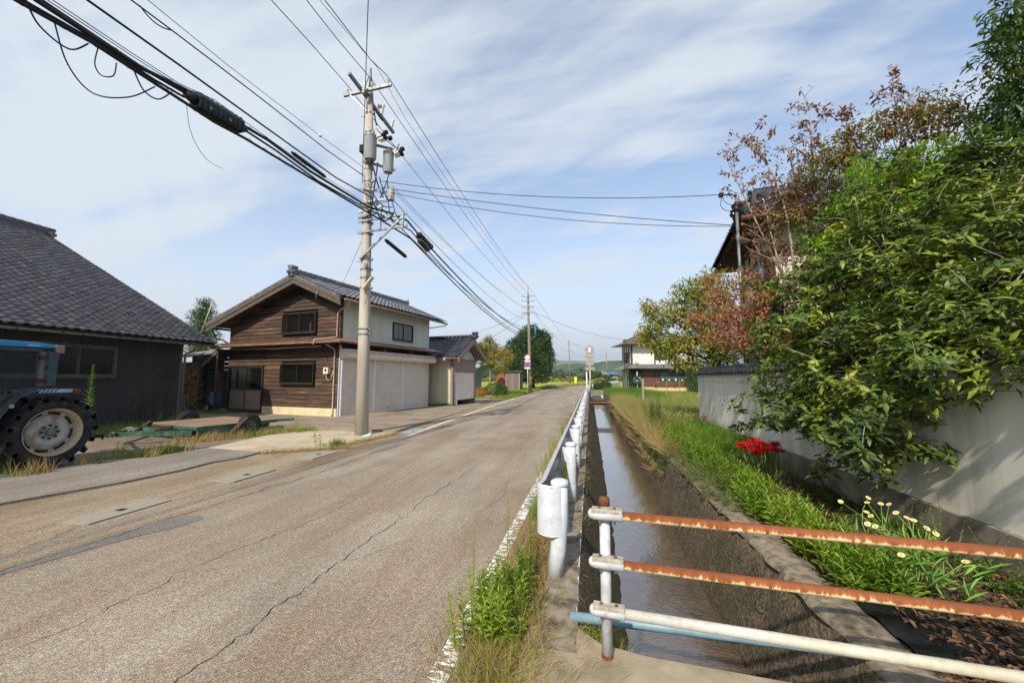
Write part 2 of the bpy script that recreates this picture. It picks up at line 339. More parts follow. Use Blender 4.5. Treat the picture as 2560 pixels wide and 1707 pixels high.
for (x0, x1, y0, y1) in ((-4000, -0.35, -60, CE), (1.6, 4000, -60, CE), (-4000, 4000, CE, 6000), (-4000, 4000, -400, -60)):
    gb.quad((x0, y0, Z), (x1, y0, Z), (x1, y1, Z), (x0, y1, Z))
g = gb.build('ground', m_ground, org=(0, 0, 0)); g['kind'] = 'structure'
sheet('soil_bank', [(1.62, 2.0), (3.42, -3), (3.42, 9.2), (1.62, 9.2)], -0.018, m_soil)
sheet('verge', [(-0.9, -3), (-0.34, -3), (-0.34, 46), (-0.9, 46)], -0.018, m_soil)
# road with its bend to the right
RL = [(-5.02, -60), (-4.86, 0), (-4.9, 8), (-5.2, 14), (-5.6, 22), (-6.0, 31), (-6.25, 43), (-6.3, 54), (-5.6, 66), (-3.1, 82), (-0.6, 97), (3.4, 122), (9, 165), (13, 206), (22, 270)]
RR = [(-0.62, -60), (-0.62, 0), (-0.62, 8), (-0.6, 14), (-0.58, 22), (-0.55, 31), (-0.5, 43), (-0.2, 54), (0.55, 66), (2.0, 82), (3.9, 97), (7.2, 122), (12.6, 165), (16.8, 206), (26, 270)]
b = MB(); zr = 0.0
li = [b.pt((x, y, zr)) for x, y in RL]; ri = [b.pt((x, y, zr)) for x, y in RR]
for i in range(len(RL) - 1): b.face((li[i], ri[i], ri[i + 1], li[i + 1]))
road = b.build('road', m_asph, org=(0, 0, 0)); road['kind'] = 'structure'
def line_paint_mat():
    m = bpy.data.materials.new('worn_line_paint'); m.use_nodes = True; nt = m.node_tree; N = nt.nodes; L = nt.links; b = N['Principled BSDF']
    b.inputs['Base Color'].default_value = (0.78, 0.78, 0.76, 1); b.inputs['Roughness'].default_value = 0.8
    g = N.new('ShaderNodeNewGeometry'); mp = N.new('ShaderNodeMapping'); mp.inputs['Scale'].default_value = (.6, 1.8, 1); L.new(g.outputs['Position'], mp.inputs[0])
    n = N.new('ShaderNodeTexNoise'); n.inputs['Scale'].default_value = 14; n.inputs['Detail'].default_value = 8; n.inputs['Roughness'].default_value = 0.75; L.new(mp.outputs[0], n.inputs[0])
    r = N.new('ShaderNodeValToRGB'); r.color_ramp.elements[0].position = 0.495; r.color_ramp.elements[1].position = 0.52; L.new(n.outputs[0], r.inputs[0])
    t = N.new('ShaderNodeBsdfTransparent'); ms = N.new('ShaderNodeMixShader'); L.new(r.outputs[0], ms.inputs[0]); L.new(t.outputs[0], ms.inputs[1]); L.new(b.outputs[0], ms.inputs[2]); L.new(ms.outputs[0], N['Material Output'].inputs[0])
    return m
m_line = line_paint_mat()
def ribbon(pts, w, z):
    b = MB(); A = []; B = []
    for i, (x, y) in enumerate(pts):
        x0, y0 = pts[max(i - 1, 0)]; x1, y1 = pts[min(i + 1, len(pts) - 1)]; d = Vector((x1 - x0, y1 - y0)).normalized()
        ww = w[i] if isinstance(w, list) else w
        A.append(b.pt((x - d.y * ww / 2, y + d.x * ww / 2, z))); B.append(b.pt((x + d.y * ww / 2, y - d.x * ww / 2, z)))
    for i in range(len(pts) - 1): b.face((A[i], B[i], B[i + 1], A[i + 1]))
    return b
o = ribbon([(-0.83, 1.9), (-0.81, 5.3), (-0.76, 10.6), (-0.72, 20), (-0.68, 32), (-0.62, 43), (-0.3, 54), (0.4, 66), (1.85, 82), (3.75, 97), (7, 122)], 0.115, 0.004).build('road_edge_line', m_line); o['kind'] = 'structure'
o = ribbon([(-5.0, 10.5), (-5.22, 14), (-5.5, 20), (-5.82, 28), (-5.95, 31.5)], 0.13, 0.004).build('road_edge_line', M('faded_line_paint', '#b5aca0', '#cfc9c0', scale=8, rough=0.85)); o['kind'] = 'structure'
# cracks: thin dark jagged openings in the surface
m_crack = M('crack_dirt', '#2c2822', '#3b352c', scale=30, rough=1)
def crack(pts, w=0.010, jit=0.016, step=0.05, z=0.004):
    out = []; x0, y0 = pts[0]; off = 0
    for (a, c) in zip(pts, pts[1:]):
        n = max(2, int(math.dist(a, c) / step))
        for k in range(n):
            t = k / n; off = off * 0.75 + random.gauss(0, jit)
            dx, dy = c[0] - a[0], c[1] - a[1]; l = math.hypot(dx, dy)
            o2 = off + random.gauss(0, jit * .55); out.append((a[0] + dx * t - dy / l * o2, a[1] + dy * t + dx / l * o2))
    ws = [max(0.0015, w * random.uniform(0.25, 1.25)) for _ in out]
    return ribbon(out, ws, z)
for i, (pts, w) in enumerate([
        ([(-2.2, 0.5), (-2.17, 2.2), (-2.18, 3.2), (-2.13, 4.4), (-2.17, 4.8), (-2.09, 6.5), (-2.12, 7.6)], 0.009),
        ([(-3.35, 1.8), (-3.3, 2.6), (-3.36, 2.8), (-3.3, 3.4), (-3.06, 4.2), (-3.0, 6.3), (-3.02, 10), (-3.04, 15), (-3.1, 19)], 0.006),
        ([(-4.84, 1.5), (-4.86, 2.6), (-4.8, 3.6), (-4.72, 4.2), (-4.6, 5.4), (-4.55, 7), (-4.6, 8.2), (-4.75, 10), (-4.9, 13), (-5.0, 17)], 0.011),
        ([(-5.12, 2.6), (-5.5, 3.57), (-5.43, 4.4), (-5.42, 6.2), (-5.34, 8), (-5.3, 10.2), (-5.3, 12), (-5.6, 18), (-5.95, 27)], 0.009),
        ([(-4.41, 3.7), (-4.1, 4.2), (-3.9, 5.2), (-3.95, 6.4)], 0.004),
        ([(-4.4, 3.7), (-4.0, 3.75), (-3.7, 3.95)], 0.004), ([(-1.3, 4.6), (-1.2, 5.6), (-1.28, 6.5)], 0.005), ([(-3.0, 8.1), (-2.5, 8.15), (-2.0, 8.0)], 0.005),
        ([(-2.15, 3.3), (-1.95, 3.5), (-1.8, 3.9)], 0.004), ([(-2.13, 4.45), (-2.4, 4.6), (-2.6, 5.0)], 0.004), ([(-3.33, 2.7), (-3.1, 3.0), (-2.8, 3.1)], 0.003), ([(-4.6, 5.4), (-4.2, 5.7), (-3.9, 6.3), (-3.85, 7.4)], 0.005), ([(-1.7, 12.0), (-1.5, 15), (-1.6, 19)], 0.006), ([(-5.8, 3.3), (-5.82, 4.4), (-5.78, 6.3), (-5.7, 8.4)], 0.006)]):
    o = crack(pts, w).build('road_crack', m_crack); o['kind'] = 'structure'
# tar patches
o = sheet('road_patch', [(-4.95, 2.4), (-4.78, 2.42), (-4.70, 2.8), (-4.6, 3.2), (-4.52, 3.45), (-4.42, 3.62), (-4.36, 3.95), (-4.5, 4.05), (-4.58, 3.98), (-4.68, 4.02), (-4.8, 3.6), (-4.86, 3.0)], 0.004, m_patch)
o = sheet('road_patch', [(-4.72, 8.0), (-4.5, 8.05), (-4.44, 8.7), (-4.5, 9.3), (-4.62, 9.2), (-4.75, 8.5)], 0.004, m_patch)
o = sheet('road_patch', [(-4.35, 17.0), (-4.1, 17.0), (-4.12, 17.6), (-4.34, 17.6)], 0.004, M('iron_cover', '#4a4038', '#5d5046', rough=0.7))
# apron beside the road, slabs, yard
sheet('working_yard', [(-15.6, -6), (-8.4, -6), (-8.4, 7.7), (-9.0, 11.2), (-14.5, 13.4), (-15.6, 13)], -0.022, M('dirty_yard_concrete', '#7d705f', '#685c4d', scale=1.4, rough=.93, bump=.004, bscale=40, c3='#4f4a34', c3scale=.9, c3amt=.8))
sheet('roadside_apron', [(-9.6, -6), (-4.9, -6), (-4.86, 0), (-4.9, 8), (-5.2, 14), (-5.6, 22), (-6.1, 31), (-7.6, 31), (-6.4, 22), (-5.85, 12), (-5.9, 8.3), (-7.0, 7.5), (-8.7, 7.4), (-9.6, 5.6)], -0.010, m_apron)
b = MB(); pl = [(-9.6, -3), (-7.9, -3), (-7.4, 3.0), (-7.36, 3.87), (-7.05, 5.0), (-6.98, 5.81), (-7.06, 6.5), (-6.9, 6.95), (-6.98, 7.54), (-8.55, 7.72), (-8.62, 6.63), (-9.32, 6.2), (-9.6, 5.4)]
b.extrude([(x, y, -0.02) for x, y in pl], (0, 0, 0.045)); o = b.build('asphalt_strip', m_asph2); o['kind'] = 'structure'
b = MB(); b.extrude([(x, y, -0.02) for x, y in [(-8.6, 7.73), (-7.0, 7.56), (-5.76, 8.5), (-5.5, 10.55), (-5.62, 11.02), (-9.1, 11.0), (-9.0, 10.6)]], (0, 0, 0.033)); o = b.build('concrete_pad', m_slabw); o['kind'] = 'structure'
for y0, y1, c in ((3.57, 4.45, 0), (5.39, 6.25, 0), (7.2, 8.05, 0), (11.0, 12.1, 1), (20.6, 21.8, 0)):
    b = MB(); sk = 0.0 if y0 < 9 else -0.0
    xo = -5.82 if y0 < 15 else -6.0
    if c: xo = -5.52
    b.box(xo, xo + 0.38, y0, y1, -0.05, 0.006)
    o = b.build('drain_cover', M('drain_cover_concrete%d' % c, '#908a7c' if not c else '#85929a', '#827c6f' if not c else '#7d8c96', scale=40, rough=0.9, bump=0.001)); o['kind'] = 'structure'
    b = MB(); b.box(xo + 0.15, xo + 0.24, (y0 + y1) / 2 - 0.04, (y0 + y1) / 2 + 0.04, 0.007, 0.010); b.build('lifting_slot', m_dark, o)
b = MB()                      # yard in front of the brown shed: a kerb edge, then falling to the doors
yp = [(-9.15, 11.02, 0.11), (-7.6, 11.04, 0.11), (-5.66, 11.06, 0.05), (-5.9, 15.2, 0.02), (-6.2, 21.2, 0.0), (-7.0, 26.5, 0.0), (-8.6, 26.5, 0), (-30, 26.5, 0.0), (-30, 15.2, 0.0), (-16, 13.2, 0.0), (-14, 12.0, 0.02), (-10.2, 11.4, 0.11)]
top = [b.pt(p) for p in yp]; bot = [b.pt((p[0], p[1], -0.06)) for p in yp]
cpt = b.pt((-11, 15.0, 0.0))
for i in range(len(yp)):
    j = (i + 1) % len(yp); b.face((top[i], top[j], cpt)); b.face((bot[i], bot[j], top[j], top[i]))
o = b.build('yard', m_yard); o['kind'] = 'structure'
for pts in ([(-5.7, 11.1), (-5.88, 15.3), (-6.0, 18), (-6.26, 21.3)],):
    crack(pts, 0.012, 0.004, 0.2, z=0.064).build('yard_joint', m_crack)['kind'] = 'structure'
crack([(-14.4, 15.2), (-13.2, 12.5), (-12.9, 11.9)], 0.02, 0.02, 0.1, z=0.05).build('yard_joint', m_crack)['kind'] = 'structure'
# canal: kerb with guard rail on the road side, battered inner faces, stream bed
def mossy(name, c1, c2, moss, amt=0.8):
    m = M(name, c1, c2, scale=34, rough=0.95, bump=0.012, bscale=45, c3=moss, c3scale=3.5, c3amt=amt, stretch=(1, 1, .85), contrast=(.38, .6), detail=10); return m
m_canal = mossy('canal_concrete', '#63573f', '#2e281c', '#2a3012', .95)
m_canalr = mossy('canal_concrete_right', '#6e604b', '#332c22', '#343a18', .9)
def rough_strip(name, prof, y0, y1, step, mat, jit=0.01, top_jit=None):
    b = MB(); n = int((y1 - y0) / step); rows = []
    for i in range(n + 1):
        y = y0 + (y1 - y0) * i / n
        rows.append([b.pt((x + random.gauss(0, jit) * (1 if k else 0), y, z + (random.gauss(0, top_jit) if top_jit and 0 < k < 3 else 0))) for k, (x, z) in enumerate(prof)])
    for A, B in zip(rows, rows[1:]):
        for k in range(len(prof) - 1): b.face((A[k], A[k + 1], B[k + 1], B[k]), True)
    o = b.build(name, mat); o['kind'] = 'structure'; return o
rough_strip('kerb', [(-0.37, -0.05), (-0.36, 0.012), (-0.24, 0.016), (-0.115, 0.012)], 2.5, 47, 0.11, m_conc, 0.006, 0.003)
rough_strip('canal_wall', [(-0.115, 0.012), (-0.09, -0.02), (0.03, -0.3), (0.15, -0.55), (0.24, -0.75), (0.32, -0.9), (0.38, -1.2)], 2.5, 47, 0.14, m_canal, 0.012)
rough_strip('canal_coping', [(1.88, -0.08), (1.82, 0.015), (1.70, 0.02), (1.55, 0.01), (1.53, -.03)], 2.4, 8.7, 0.12, M('pale_worn_coping', '#8d8270', '#5f5546', scale=14, rough=.95, bump=.008, bscale=50, c3='#332d23', c3scale=4, c3amt=.9, detail=10), 0.014, 0.012)
rough_strip('canal_wall', [(1.60, -0.02), (1.545, -0.02), (1.50, -0.25), (1.42, -0.5), (1.35, -0.7), (1.28, -0.9), (1.26, -1.2)], 2.4, 8.7, 0.12, m_canalr, 0.014, 0.006)
rough_strip('canal_wall', [(1.75, -0.03), (1.62, 0.0), (1.55, -0.15), (1.47, -0.45), (1.42, -0.65), (1.38, -0.9), (1.36, -1.2)], 8.7, 47, 0.2, m_canalr, 0.035, 0.02)
b = MB(); b.box(0.2, 1.5, -3, 60, -1.25, -1.18); o = b.build('canal_bed', m_soil); o['kind'] = 'structure'
def water_mat():
    m = bpy.data.materials.new('brown_canal_water'); m.use_nodes = True; nt = m.node_tree; N = nt.nodes; L = nt.links; b = N['Principled BSDF']
    b.inputs['Base Color'].default_value = (*lin('#6b5236'), 1); b.inputs['Roughness'].default_value = 0.05; b.inputs['IOR'].default_value = 1.6; b.inputs['Specular IOR Level'].default_value = 1.0; b.inputs['Coat Weight'].default_value = 1.0; b.inputs['Coat Roughness'].default_value = .04
    g = N.new('ShaderNodeNewGeometry'); mp = N.new('ShaderNodeMapping'); mp.inputs['Scale'].default_value = (0.7, 2.4, 1); L.new(g.outputs['Position'], mp.inputs[0])
    n = N.new('ShaderNodeTexNoise'); n.inputs['Scale'].default_value = 9; n.inputs['Detail'].default_value = 4; n.inputs['Distortion'].default_value = 0.8; L.new(mp.outputs[0], n.inputs[0])
    n2 = N.new('ShaderNodeTexNoise'); n2.inputs['Scale'].default_value = 2.2; n2.inputs['Detail'].default_value = 3; L.new(mp.outputs[0], n2.inputs[0])
    ad = N.new('ShaderNodeMath'); ad.operation = 'ADD'; L.new(n.outputs[0], ad.inputs[0]); L.new(n2.outputs[0], ad.inputs[1])
    bp = N.new('ShaderNodeBump'); bp.inputs['Strength'].default_value = 0.6; bp.inputs['Distance'].default_value = 0.016; L.new(ad.outputs[0], bp.inputs['Height']); L.new(bp.outputs[0], b.inputs['Normal'])
    r = N.new('ShaderNodeValToRGB'); r.color_ramp.elements[0].color = (*lin('#3c342b'), 1); r.color_ramp.elements[1].color = (*lin('#5e4c38'), 1); L.new(n2.outputs[0], r.inputs[0]); L.new(r.outputs[0], b.inputs['Base Color'])
    return m
sheet('water', [(0.2, -3), (1.45, -3), (1.45, 60), (0.2, 60)], -0.9, water_mat())
# the slab one stands on, spanning the canal
b = MB(); pl = [(-0.42, -3), (2.6, -3), (2.6, 2.30), (1.75, 2.44), (0.87, 2.51), (0.3, 2.56), (0.04, 2.62), (-0.18, 2.82), (-0.42, 2.7)]
b.extrude([(x, y, -0.28) for x, y in pl], (0, 0, 0.288)); o = b.build('bridge_slab', m_concl, bevel=0.012); o['kind'] = 'structure'
# far bridge and the rusty plank bridge
b = MB(); b.box(-0.4, 2.3, 47, 50.5, -0.35, 0.03); o = b.build('concrete_bridge', M('bridge_concrete', '#7d7568', '#6a6356', rough=0.9)); tag(o, 'low concrete slab bridge over the canal beyond the rusty planks', 'bridge')
t = empty('plank_bridge', (0.6, 27.3, 0), 'rusty reddish steel planks laid across the canal by the sign post', 'footbridge')
for k in range(3):
    MB().box(-0.35, 2.0, 26.2 + k * 0.62, 26.78 + k * 0.62, 0.0 - 0.02 * k, 0.05 - 0.02 * k).build('plank', m_rust, t)
MB().box(-0.3, 1.95, 26.3, 26.36, -0.12, -0.005).build('beam', m_rust, t)
# fields
sheet('rice_field', [(-160, 62), (-9.5, 62), (-6.9, 68), (-4.6, 82), (-2.1, 97), (1.5, 121), (6.5, 165), (9, 190), (-160, 190)], 0.002,
      M('ripening_rice', '#8f9c24', '#7a8e22', scale=0.6, rough=0.9, bump=0.1, bscale=6, c3='#a3a33a', c3scale=0.08, c3amt=0.6, stretch=(.3, 2, 1)))
sheet('far_meadow', [(5, 75), (60, 60), (90, 200), (14, 200), (8.5, 122)], 0.001, M('meadow', '#6d7a30', '#838a3c', scale=0.4, rough=0.95, bump=0.08, bscale=6))
# hills
def hills(name, Y, x0, x1, h, seed, col, base=0, depth=600, n=90, fr=1.0):
    r = np.random.default_rng(seed); xs = np.linspace(x0, x1, n); ph = r.uniform(0, 6.28, 9)
    H = h * (0.62 + 0.25 * np.sin(xs / (x1 - x0) * 9 * fr + ph[0]) + 0.16 * np.sin(xs / (x1 - x0) * 23 * fr + ph[1]) + 0.07 * np.sin(xs / (x1 - x0) * 57 * fr + ph[2]) + 0.02 * r.normal(size=n))
    rows = []; prof = [(0, 0), (0.25, 0.35), (0.5, 0.72), (0.75, 0.94), (1, 1), (1.6, 0.8), (2.4, 0)]
    V = []
    for (d, k) in prof: V += [(x, Y + d * depth * 0.5 + 40 * sin(x / 130 + d * 3), base - 1 + H[i] * k * (1 + 0.10 * sin(x / 60 + d * 9)) + r.normal() * h * 0.012) for i, x in enumerate(xs)]
    V = np.array(V); F = []
    for a in range(len(prof) - 1):
        for i in range(n - 1):
            p = a * n + i; F += [(p, p + 1, p + n + 1), (p, p + n + 1, p + n)]
    o = np_mesh(name, V, F, col, smooth=True); o['kind'] = 'structure'; return o
m_hill = M('wooded_hill', '#2c3d1c', '#47561f', scale=0.02, rough=1, bump=6, bscale=0.08, c3='#20301a', c3scale=0.012, c3amt=0.8)
hills('hill', 620, -700, 260, 34, 3, m_hill, depth=240, fr=0.8)
hills('hill', 900, -1200, 1400, 52, 5, m_hill, depth=380)
hills('mountain', 2600, -3600, 4200, 150, 11, m_hill, depth=900, fr=1.4)
# ---------------------------------------------------------------- roofs of curved tiles
CAM = Vector((0, 0, 1.6))
def tile_template(w=0.27, l=0.30, t=0.028):
    """one S-curved pantile: x across, y up the slope, z out of the roof"""
    n = 7; xs = np.linspace(-0.5, 0.5, n) * w * 1.02
    zc = [0.018, 0.040, 0.046, 0.024, 0.004, 0.002, 0.016]
    V = []
    for y, dz in ((-0.03, 0.036), (l - 0.03, 0.004)):
        V += [(x, y, z + dz) for x, z in zip(xs, zc)]
    V += [(x, -0.03, z + 0.036 - t) for x, z in zip(xs, zc)]
    F = []
    for i in range(n - 1):
        F += [(i, i + 1, n + i + 1), (i, n + i + 1, n + i)]
        F += [(i, 2 * n + i, 2 * n + i + 1), (i, 2 * n + i + 1, i + 1)]
    return np.array(V), np.array(F)
TILE_V, TILE_F = tile_template()
def tile_roof(parent, P0, A, S, na, ns, mat, ok=lambda a, s: True, pa=0.27, ps=0.235, nobj=300):
    """P0 corner at the eave, A along the eave, S up the slope; nearest tiles are objects of their own"""
    P0 = Vector(P0); A = Vector(A).normalized(); S = Vector(S).normalized(); Nn = A.cross(S).normalized()
    if Nn.z < 0: Nn = -Nn
    cells = []
    for i in range(na):
        for j in range(ns):
            a = (i + 0.5) * pa; s = j * ps
            if ok(a, s): cells.append(P0 + A * a + S * s)
    org = wloc(parent)
    cells.sort(key=lambda p: (p - CAM).length)
    R = np.array([A, S, Nn]).T
    base = TILE_V @ R.T
    me = bpy.data.meshes.new('roof_tile'); me.from_pydata(base.tolist(), [], TILE_F.tolist()); me.materials.append(mat)
    me.polygons.foreach_set('use_smooth', [False] * len(me.polygons))
    for p in cells[:nobj]:
        o = bpy.data.objects.new('roof_tile', me); COL.objects.link(o); o.parent = parent
        q = p + A * random.gauss(0, .003) + Nn * random.uniform(0, .006)
        o.location = q - org; o.rotation_euler = (random.gauss(0, .006), random.gauss(0, .006), random.gauss(0, .008))
    rest = cells[nobj:]
    if rest:
        P = np.array(rest) + rng.normal(0, .003, (len(rest), 3)); k = len(base)
        V = (P[:, None] + base[None]).reshape(-1, 3); F = (TILE_F[None] + (np.arange(len(P)) * k)[:, None, None]).reshape(-1, 3)
        o = np_mesh('roof_tiles', V, F, mat, parent); o['kind'] = 'stuff'
def ridge(parent, p0, p1, mat, layers=3, w=0.24, name='ridge', cap=True):
    p0 = Vector(p0); p1 = Vector(p1); d = (p1 - p0).normalized(); L = (p1 - p0).length
    b = MB()
    for k in range(layers): b.beam(p0 + Vector((0, 0, k * 0.055)), p1 + Vector((0, 0, k * 0.055)), w - 0.02 * (k % 2), 0.045)
    n = int(L / 0.28)
    for i in range(n):
        a = p0 + d * (i * L / n); c = p0 + d * ((i + 1) * L / n + 0.0)
        z = Vector((0, 0, layers * 0.055 + 0.02)); b.tube([a + z, c + z], [0.095, 0.078], 8, True, True)
    o = b.build(name, mat, parent)
    if cap:
        b = MB(); s = d.cross(Vector((0, 0, 1)))
        z0 = p0 + Vector((0, 0, 0.06))
        b.beam(z0 - d * 0.10, z0 + d * 0.02, w + 0.16, 0.30)
        for a, zz, r in ((-0.13, 0.02, .07), (0.13, 0.02, .07), (-0.06, 0.24, .07), (0.08, 0.24, .07), (0, 0.14, .09)):
            q = z0 + s * a + Vector((0, 0, zz)); b.tube([q - d * 0.2, q + d * 0.12], r, 8)
        b.build('ridge_end', mat, parent)
    return o
# ---------------------------------------------------------------- wall helpers
def corrugated(b, u0, u1, pitch, depth, zf, holes=(), y=0.0, flat=0.5, axis='x'):
    """ribbed sheet in the local plane; zf(u)->(z0,z1); holes (u0,u1,z0,z1)"""
    n = max(1, int(round((u1 - u0) / pitch))); p = (u1 - u0) / n; k = 1 if u1 > u0 else -1
    def P(u, d, z): return (u, y - d, z) if axis == 'x' else (y - d, u, z)
    for i in range(n):
        a = u0 + i * p; cuts = [a, a + p * flat, a + p * (flat + 0.12), a + p * 0.88, a + p]; ds = [0, 0, depth, depth, 0]
        for q in range(4):
            ua, ub = cuts[q], cuts[q + 1]; mid = (ua + ub) / 2
            segs = [zf(mid)]
            for (h0, h1, z0, z1) in holes:
                if h0 < mid < h1:
                    ns = []
                    for (s0, s1) in segs:
                        if z1 <= s0 or z0 >= s1: ns.append((s0, s1)); continue
                        if z0 > s0: ns.append((s0, z0))
                        if z1 < s1: ns.append((z1, s1))
                    segs = ns
            for (s0, s1) in segs:
                if s1 - s0 > 0.01: b.quad(P(ua, ds[q], s0), P(ub, ds[q + 1], s0), P(ub, ds[q + 1], s1), P(ua, ds[q], s1))
def clip_row(u0, u1, z0, z1, holes):
    segs = [(u0, u1)]
    for (h0, h1, a, c) in holes:
        if z1 > a + 0.02 and z0 < c - 0.02:
            ns = []
            for s0, s1 in segs:
                if h1 <= s0 or h0 >= s1: ns.append((s0, s1)); continue
                if h0 > s0: ns.append((s0, h0))
                if h1 < s1: ns.append((h1, s1))
            segs = ns
    return segs
m_wood = M('weathered_dark_boards', '#4a392c', '#2b211a', scale=3.0, rough=0.85, bump=0.004, bscale=9, rand=0.28, stretch=(.7, .7, 9), c3='#7d5c40', c3scale=1.3, c3amt=0.6, hue=0.01)
m_woodg = M('grey_bargeboard', '#5f564d', '#403933', scale=5, rough=0.85, bump=0.003, stretch=(1, 1, 4), c3='#4a4037', c3amt=0.6)
m_woodr = M('reddish_rafter_wood', '#5a3e2c', '#3d2a1f', scale=6, rough=0.85)
m_brown = M('brown_window_metal', '#2f2924', '#26211d', rough=0.45)
m_copper = M('brown_copper_sheet', '#94705c', '#7a5a49', scale=3, rough=0.5, metal=0.25, c3='#b58a6c', c3scale=2, c3amt=0.6)
m_siding = M('off_white_siding', '#c6c7bd', '#b7b8ae', scale=2, rough=0.6, stretch=(1, 1, .3))
m_sidingc = M('cream_siding', '#c2baa0', '#b5ad94', scale=2, rough=0.65, stretch=(1, 1, .3), c3='#8f8770', c3amt=0.3)
m_shut = M('cream_shutter_paint', '#ddd1c4', '#d2c6b8', scale=3, rough=0.5, c3='#a89d92', c3scale=1.2, c3amt=0.2)
m_black_wall = M('dark_corrugated_steel', '#343434', '#2b2b2c', scale=3, rough=0.6, stretch=(1, 1, .4), c3='#4a4643', c3amt=0.4)
m_found = M('cream_foundation', '#cdbf9d', '#bdae8c', scale=3, rough=0.9, c3='#a8895a', c3scale=2.5, c3amt=0.5)
m_gl = glass_mat('dusty_dark_glass', '#0e1111', 0.06, 0.42)
m_glb = glass_mat('frosted_glass', '#6a6f6d', 0.25, 0.95)
m_pipe = M('brown_gutter', '#8a6e5f', '#7a5f52', rough=0.45)
m_pipel = M('mauve_gutter', '#a58f83', '#95807a', rough=0.45)

def window(parent, xf, u0, u1, z0, z1, y=0.0, n=2, fm=None, gm=None, depth=0.09, name='window', fw=0.045, axis='x', inner=True):
    """sliding window with frame, panes and sill; y is the wall face, outward is -y (axis x) or -x (axis y)"""
    fm = fm or m_brown; gm = gm or m_gl
    def bx(b, a0, a1, d0, d1, c0, c1):
        if axis == 'x': b.box(a0, a1, d0, d1, c0, c1)
        else: b.box(d0, d1, a0, a1, c0, c1)
    b = MB(xf)
    bx(b, u0, u1, y - depth, y + 0.02, z0, z0 + fw); bx(b, u0, u1, y - depth, y + 0.02, z1 - fw, z1)
    bx(b, u0, u0 + fw, y - depth, y + 0.02, z0 + fw, z1 - fw); bx(b, u1 - fw, u1, y - depth, y + 0.02, z0 + fw, z1 - fw)
    w = b.build(name, fm, parent)
    W = (u1 - u0 - 2 * fw) / n
    for i in range(n):
        a = u0 + fw + i * W; d = y - depth * 0.55 + 0.03 * (i % 2)
        b = MB(xf); s = 0.03
        bx(b, a, a + s, d - 0.012, d + 0.012, z0 + fw, z1 - fw); bx(b, a + W - s, a + W, d - 0.012, d + 0.012, z0 + fw, z1 - fw)
        bx(b, a + s, a + W - s, d - 0.012, d + 0.012, z0 + fw, z0 + fw + s); bx(b, a + s, a + W - s, d - 0.012, d + 0.012, z1 - fw - s, z1 - fw)
        b.build('sash', fm, w)
        b = MB(xf); bx(b, a + s, a + W - s, d - 0.003, d + 0.003, z0 + fw + s, z1 - fw - s); b.build('pane', gm, w)
    b = MB(xf); bx(b, u0 - 0.03, u1 + 0.03, y - depth - 0.03, y - depth + 0.04, z0 - 0.03, z0 - 0.002); b.build('sill', fm, w)
    if inner:
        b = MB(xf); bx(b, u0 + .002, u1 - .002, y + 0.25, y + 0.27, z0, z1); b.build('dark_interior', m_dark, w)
    return w
def tris_prism(b, poly, d):   # polygon in local xz at y=0, pushed to y=d
    b.extrude([(x, 0, z) for x, z in poly], (0, d, 0))

# ================================================================ brown boarded shed with cream shutters
H1 = frame((-10.40, 15.12, 0), (-.983, .183), (.183, .983))
h1 = empty('shed_house', (-10.40, 15.12, 0), 'two storey farm shed with dark weathered boards, copper pent roof and cream roller shutters', 'building')
AX, AZ = 2.1, 6.0      # apex of the gable
def roofz(x): return AZ - 0.42 * (AX - x) if x < AX else AZ - 0.335 * (x - AX)
LEN = 6.72
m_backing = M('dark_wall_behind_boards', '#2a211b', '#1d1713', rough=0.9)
b = MB(H1)      # body behind the boards
for poly in ([(0.03, 0.0), (6.92, 0.0), (6.92, 3.9), (6.92, roofz(6.92) - 0.22), (AX, AZ - 0.24), (0.03, roofz(0.03) - 0.22)],):
    b.extrude([(x, 0.03, z) for x, z in poly], (0, LEN - 0.06, 0))
b.build('wall', m_backing, h1)
# foundation
b = MB(H1); b.box(0.0, 4.42, -0.05, 0.1, 0, 0.33); b.build('foundation', m_found, h1)
hw = [(1.28, 3.33, 3.58, 4.50), (1.28, 3.30, 1.34, 2.24), (4.46, 6.86, 0.0, 2.2)]
holes = [(a - .03, c + .03, d - .02, e + .02) for a, c, d, e in hw]
def board_row(z0, z1, holes, umax, umin=0.0):
    for s0, s1 in clip_row(umin, umax, z0, z1, holes):
        if s1 - s0 < 0.12: continue
        cuts = [s0]
        if s1 - s0 > 3.2: cuts.append(random.uniform(s0 + 1.2, s1 - 1.2))
        cuts.append(s1)
        for a, c in zip(cuts, cuts[1:]):
            b = MB(H1); t = 0.012; j = random.gauss(0, .003)
            za, zc = z0 - 0.015, z1
            ra = min(zc, roofz(a) - 0.2); rc = min(zc, roofz(c) - 0.2)
            if max(ra, rc) - za < 0.03: continue
            ra = max(ra, za + 0.01); rc = max(rc, za + 0.01)
            # wedge: thick at its lower edge, lapped over the board below
            P = [(a + .002, -0.046 + j, za), (c - .002, -0.046 + j * .5, za), (c - .002, -0.012, rc), (a + .002, -0.012, ra)]
            Q = [(a + .002, 0.028, za), (c - .002, 0.028, za), (c - .002, 0.028, rc), (a + .002, 0.028, ra)]
            p = [b.pt(q) for q in P]; r = [b.pt(q) for q in Q]
            b.face(p)
            for k in range(4): b.face((p[k], p[(k + 1) % 4], r[(k + 1) % 4], r[k]))
            b.build('board', m_wood, h1)
z = 0.33; k = 0
while z < 3.02:
    hgt = 0.185 + random.uniform(-.01, .01); board_row(z, min(z + hgt, 3.05), holes, 6.93); z += hgt
z = 3.3
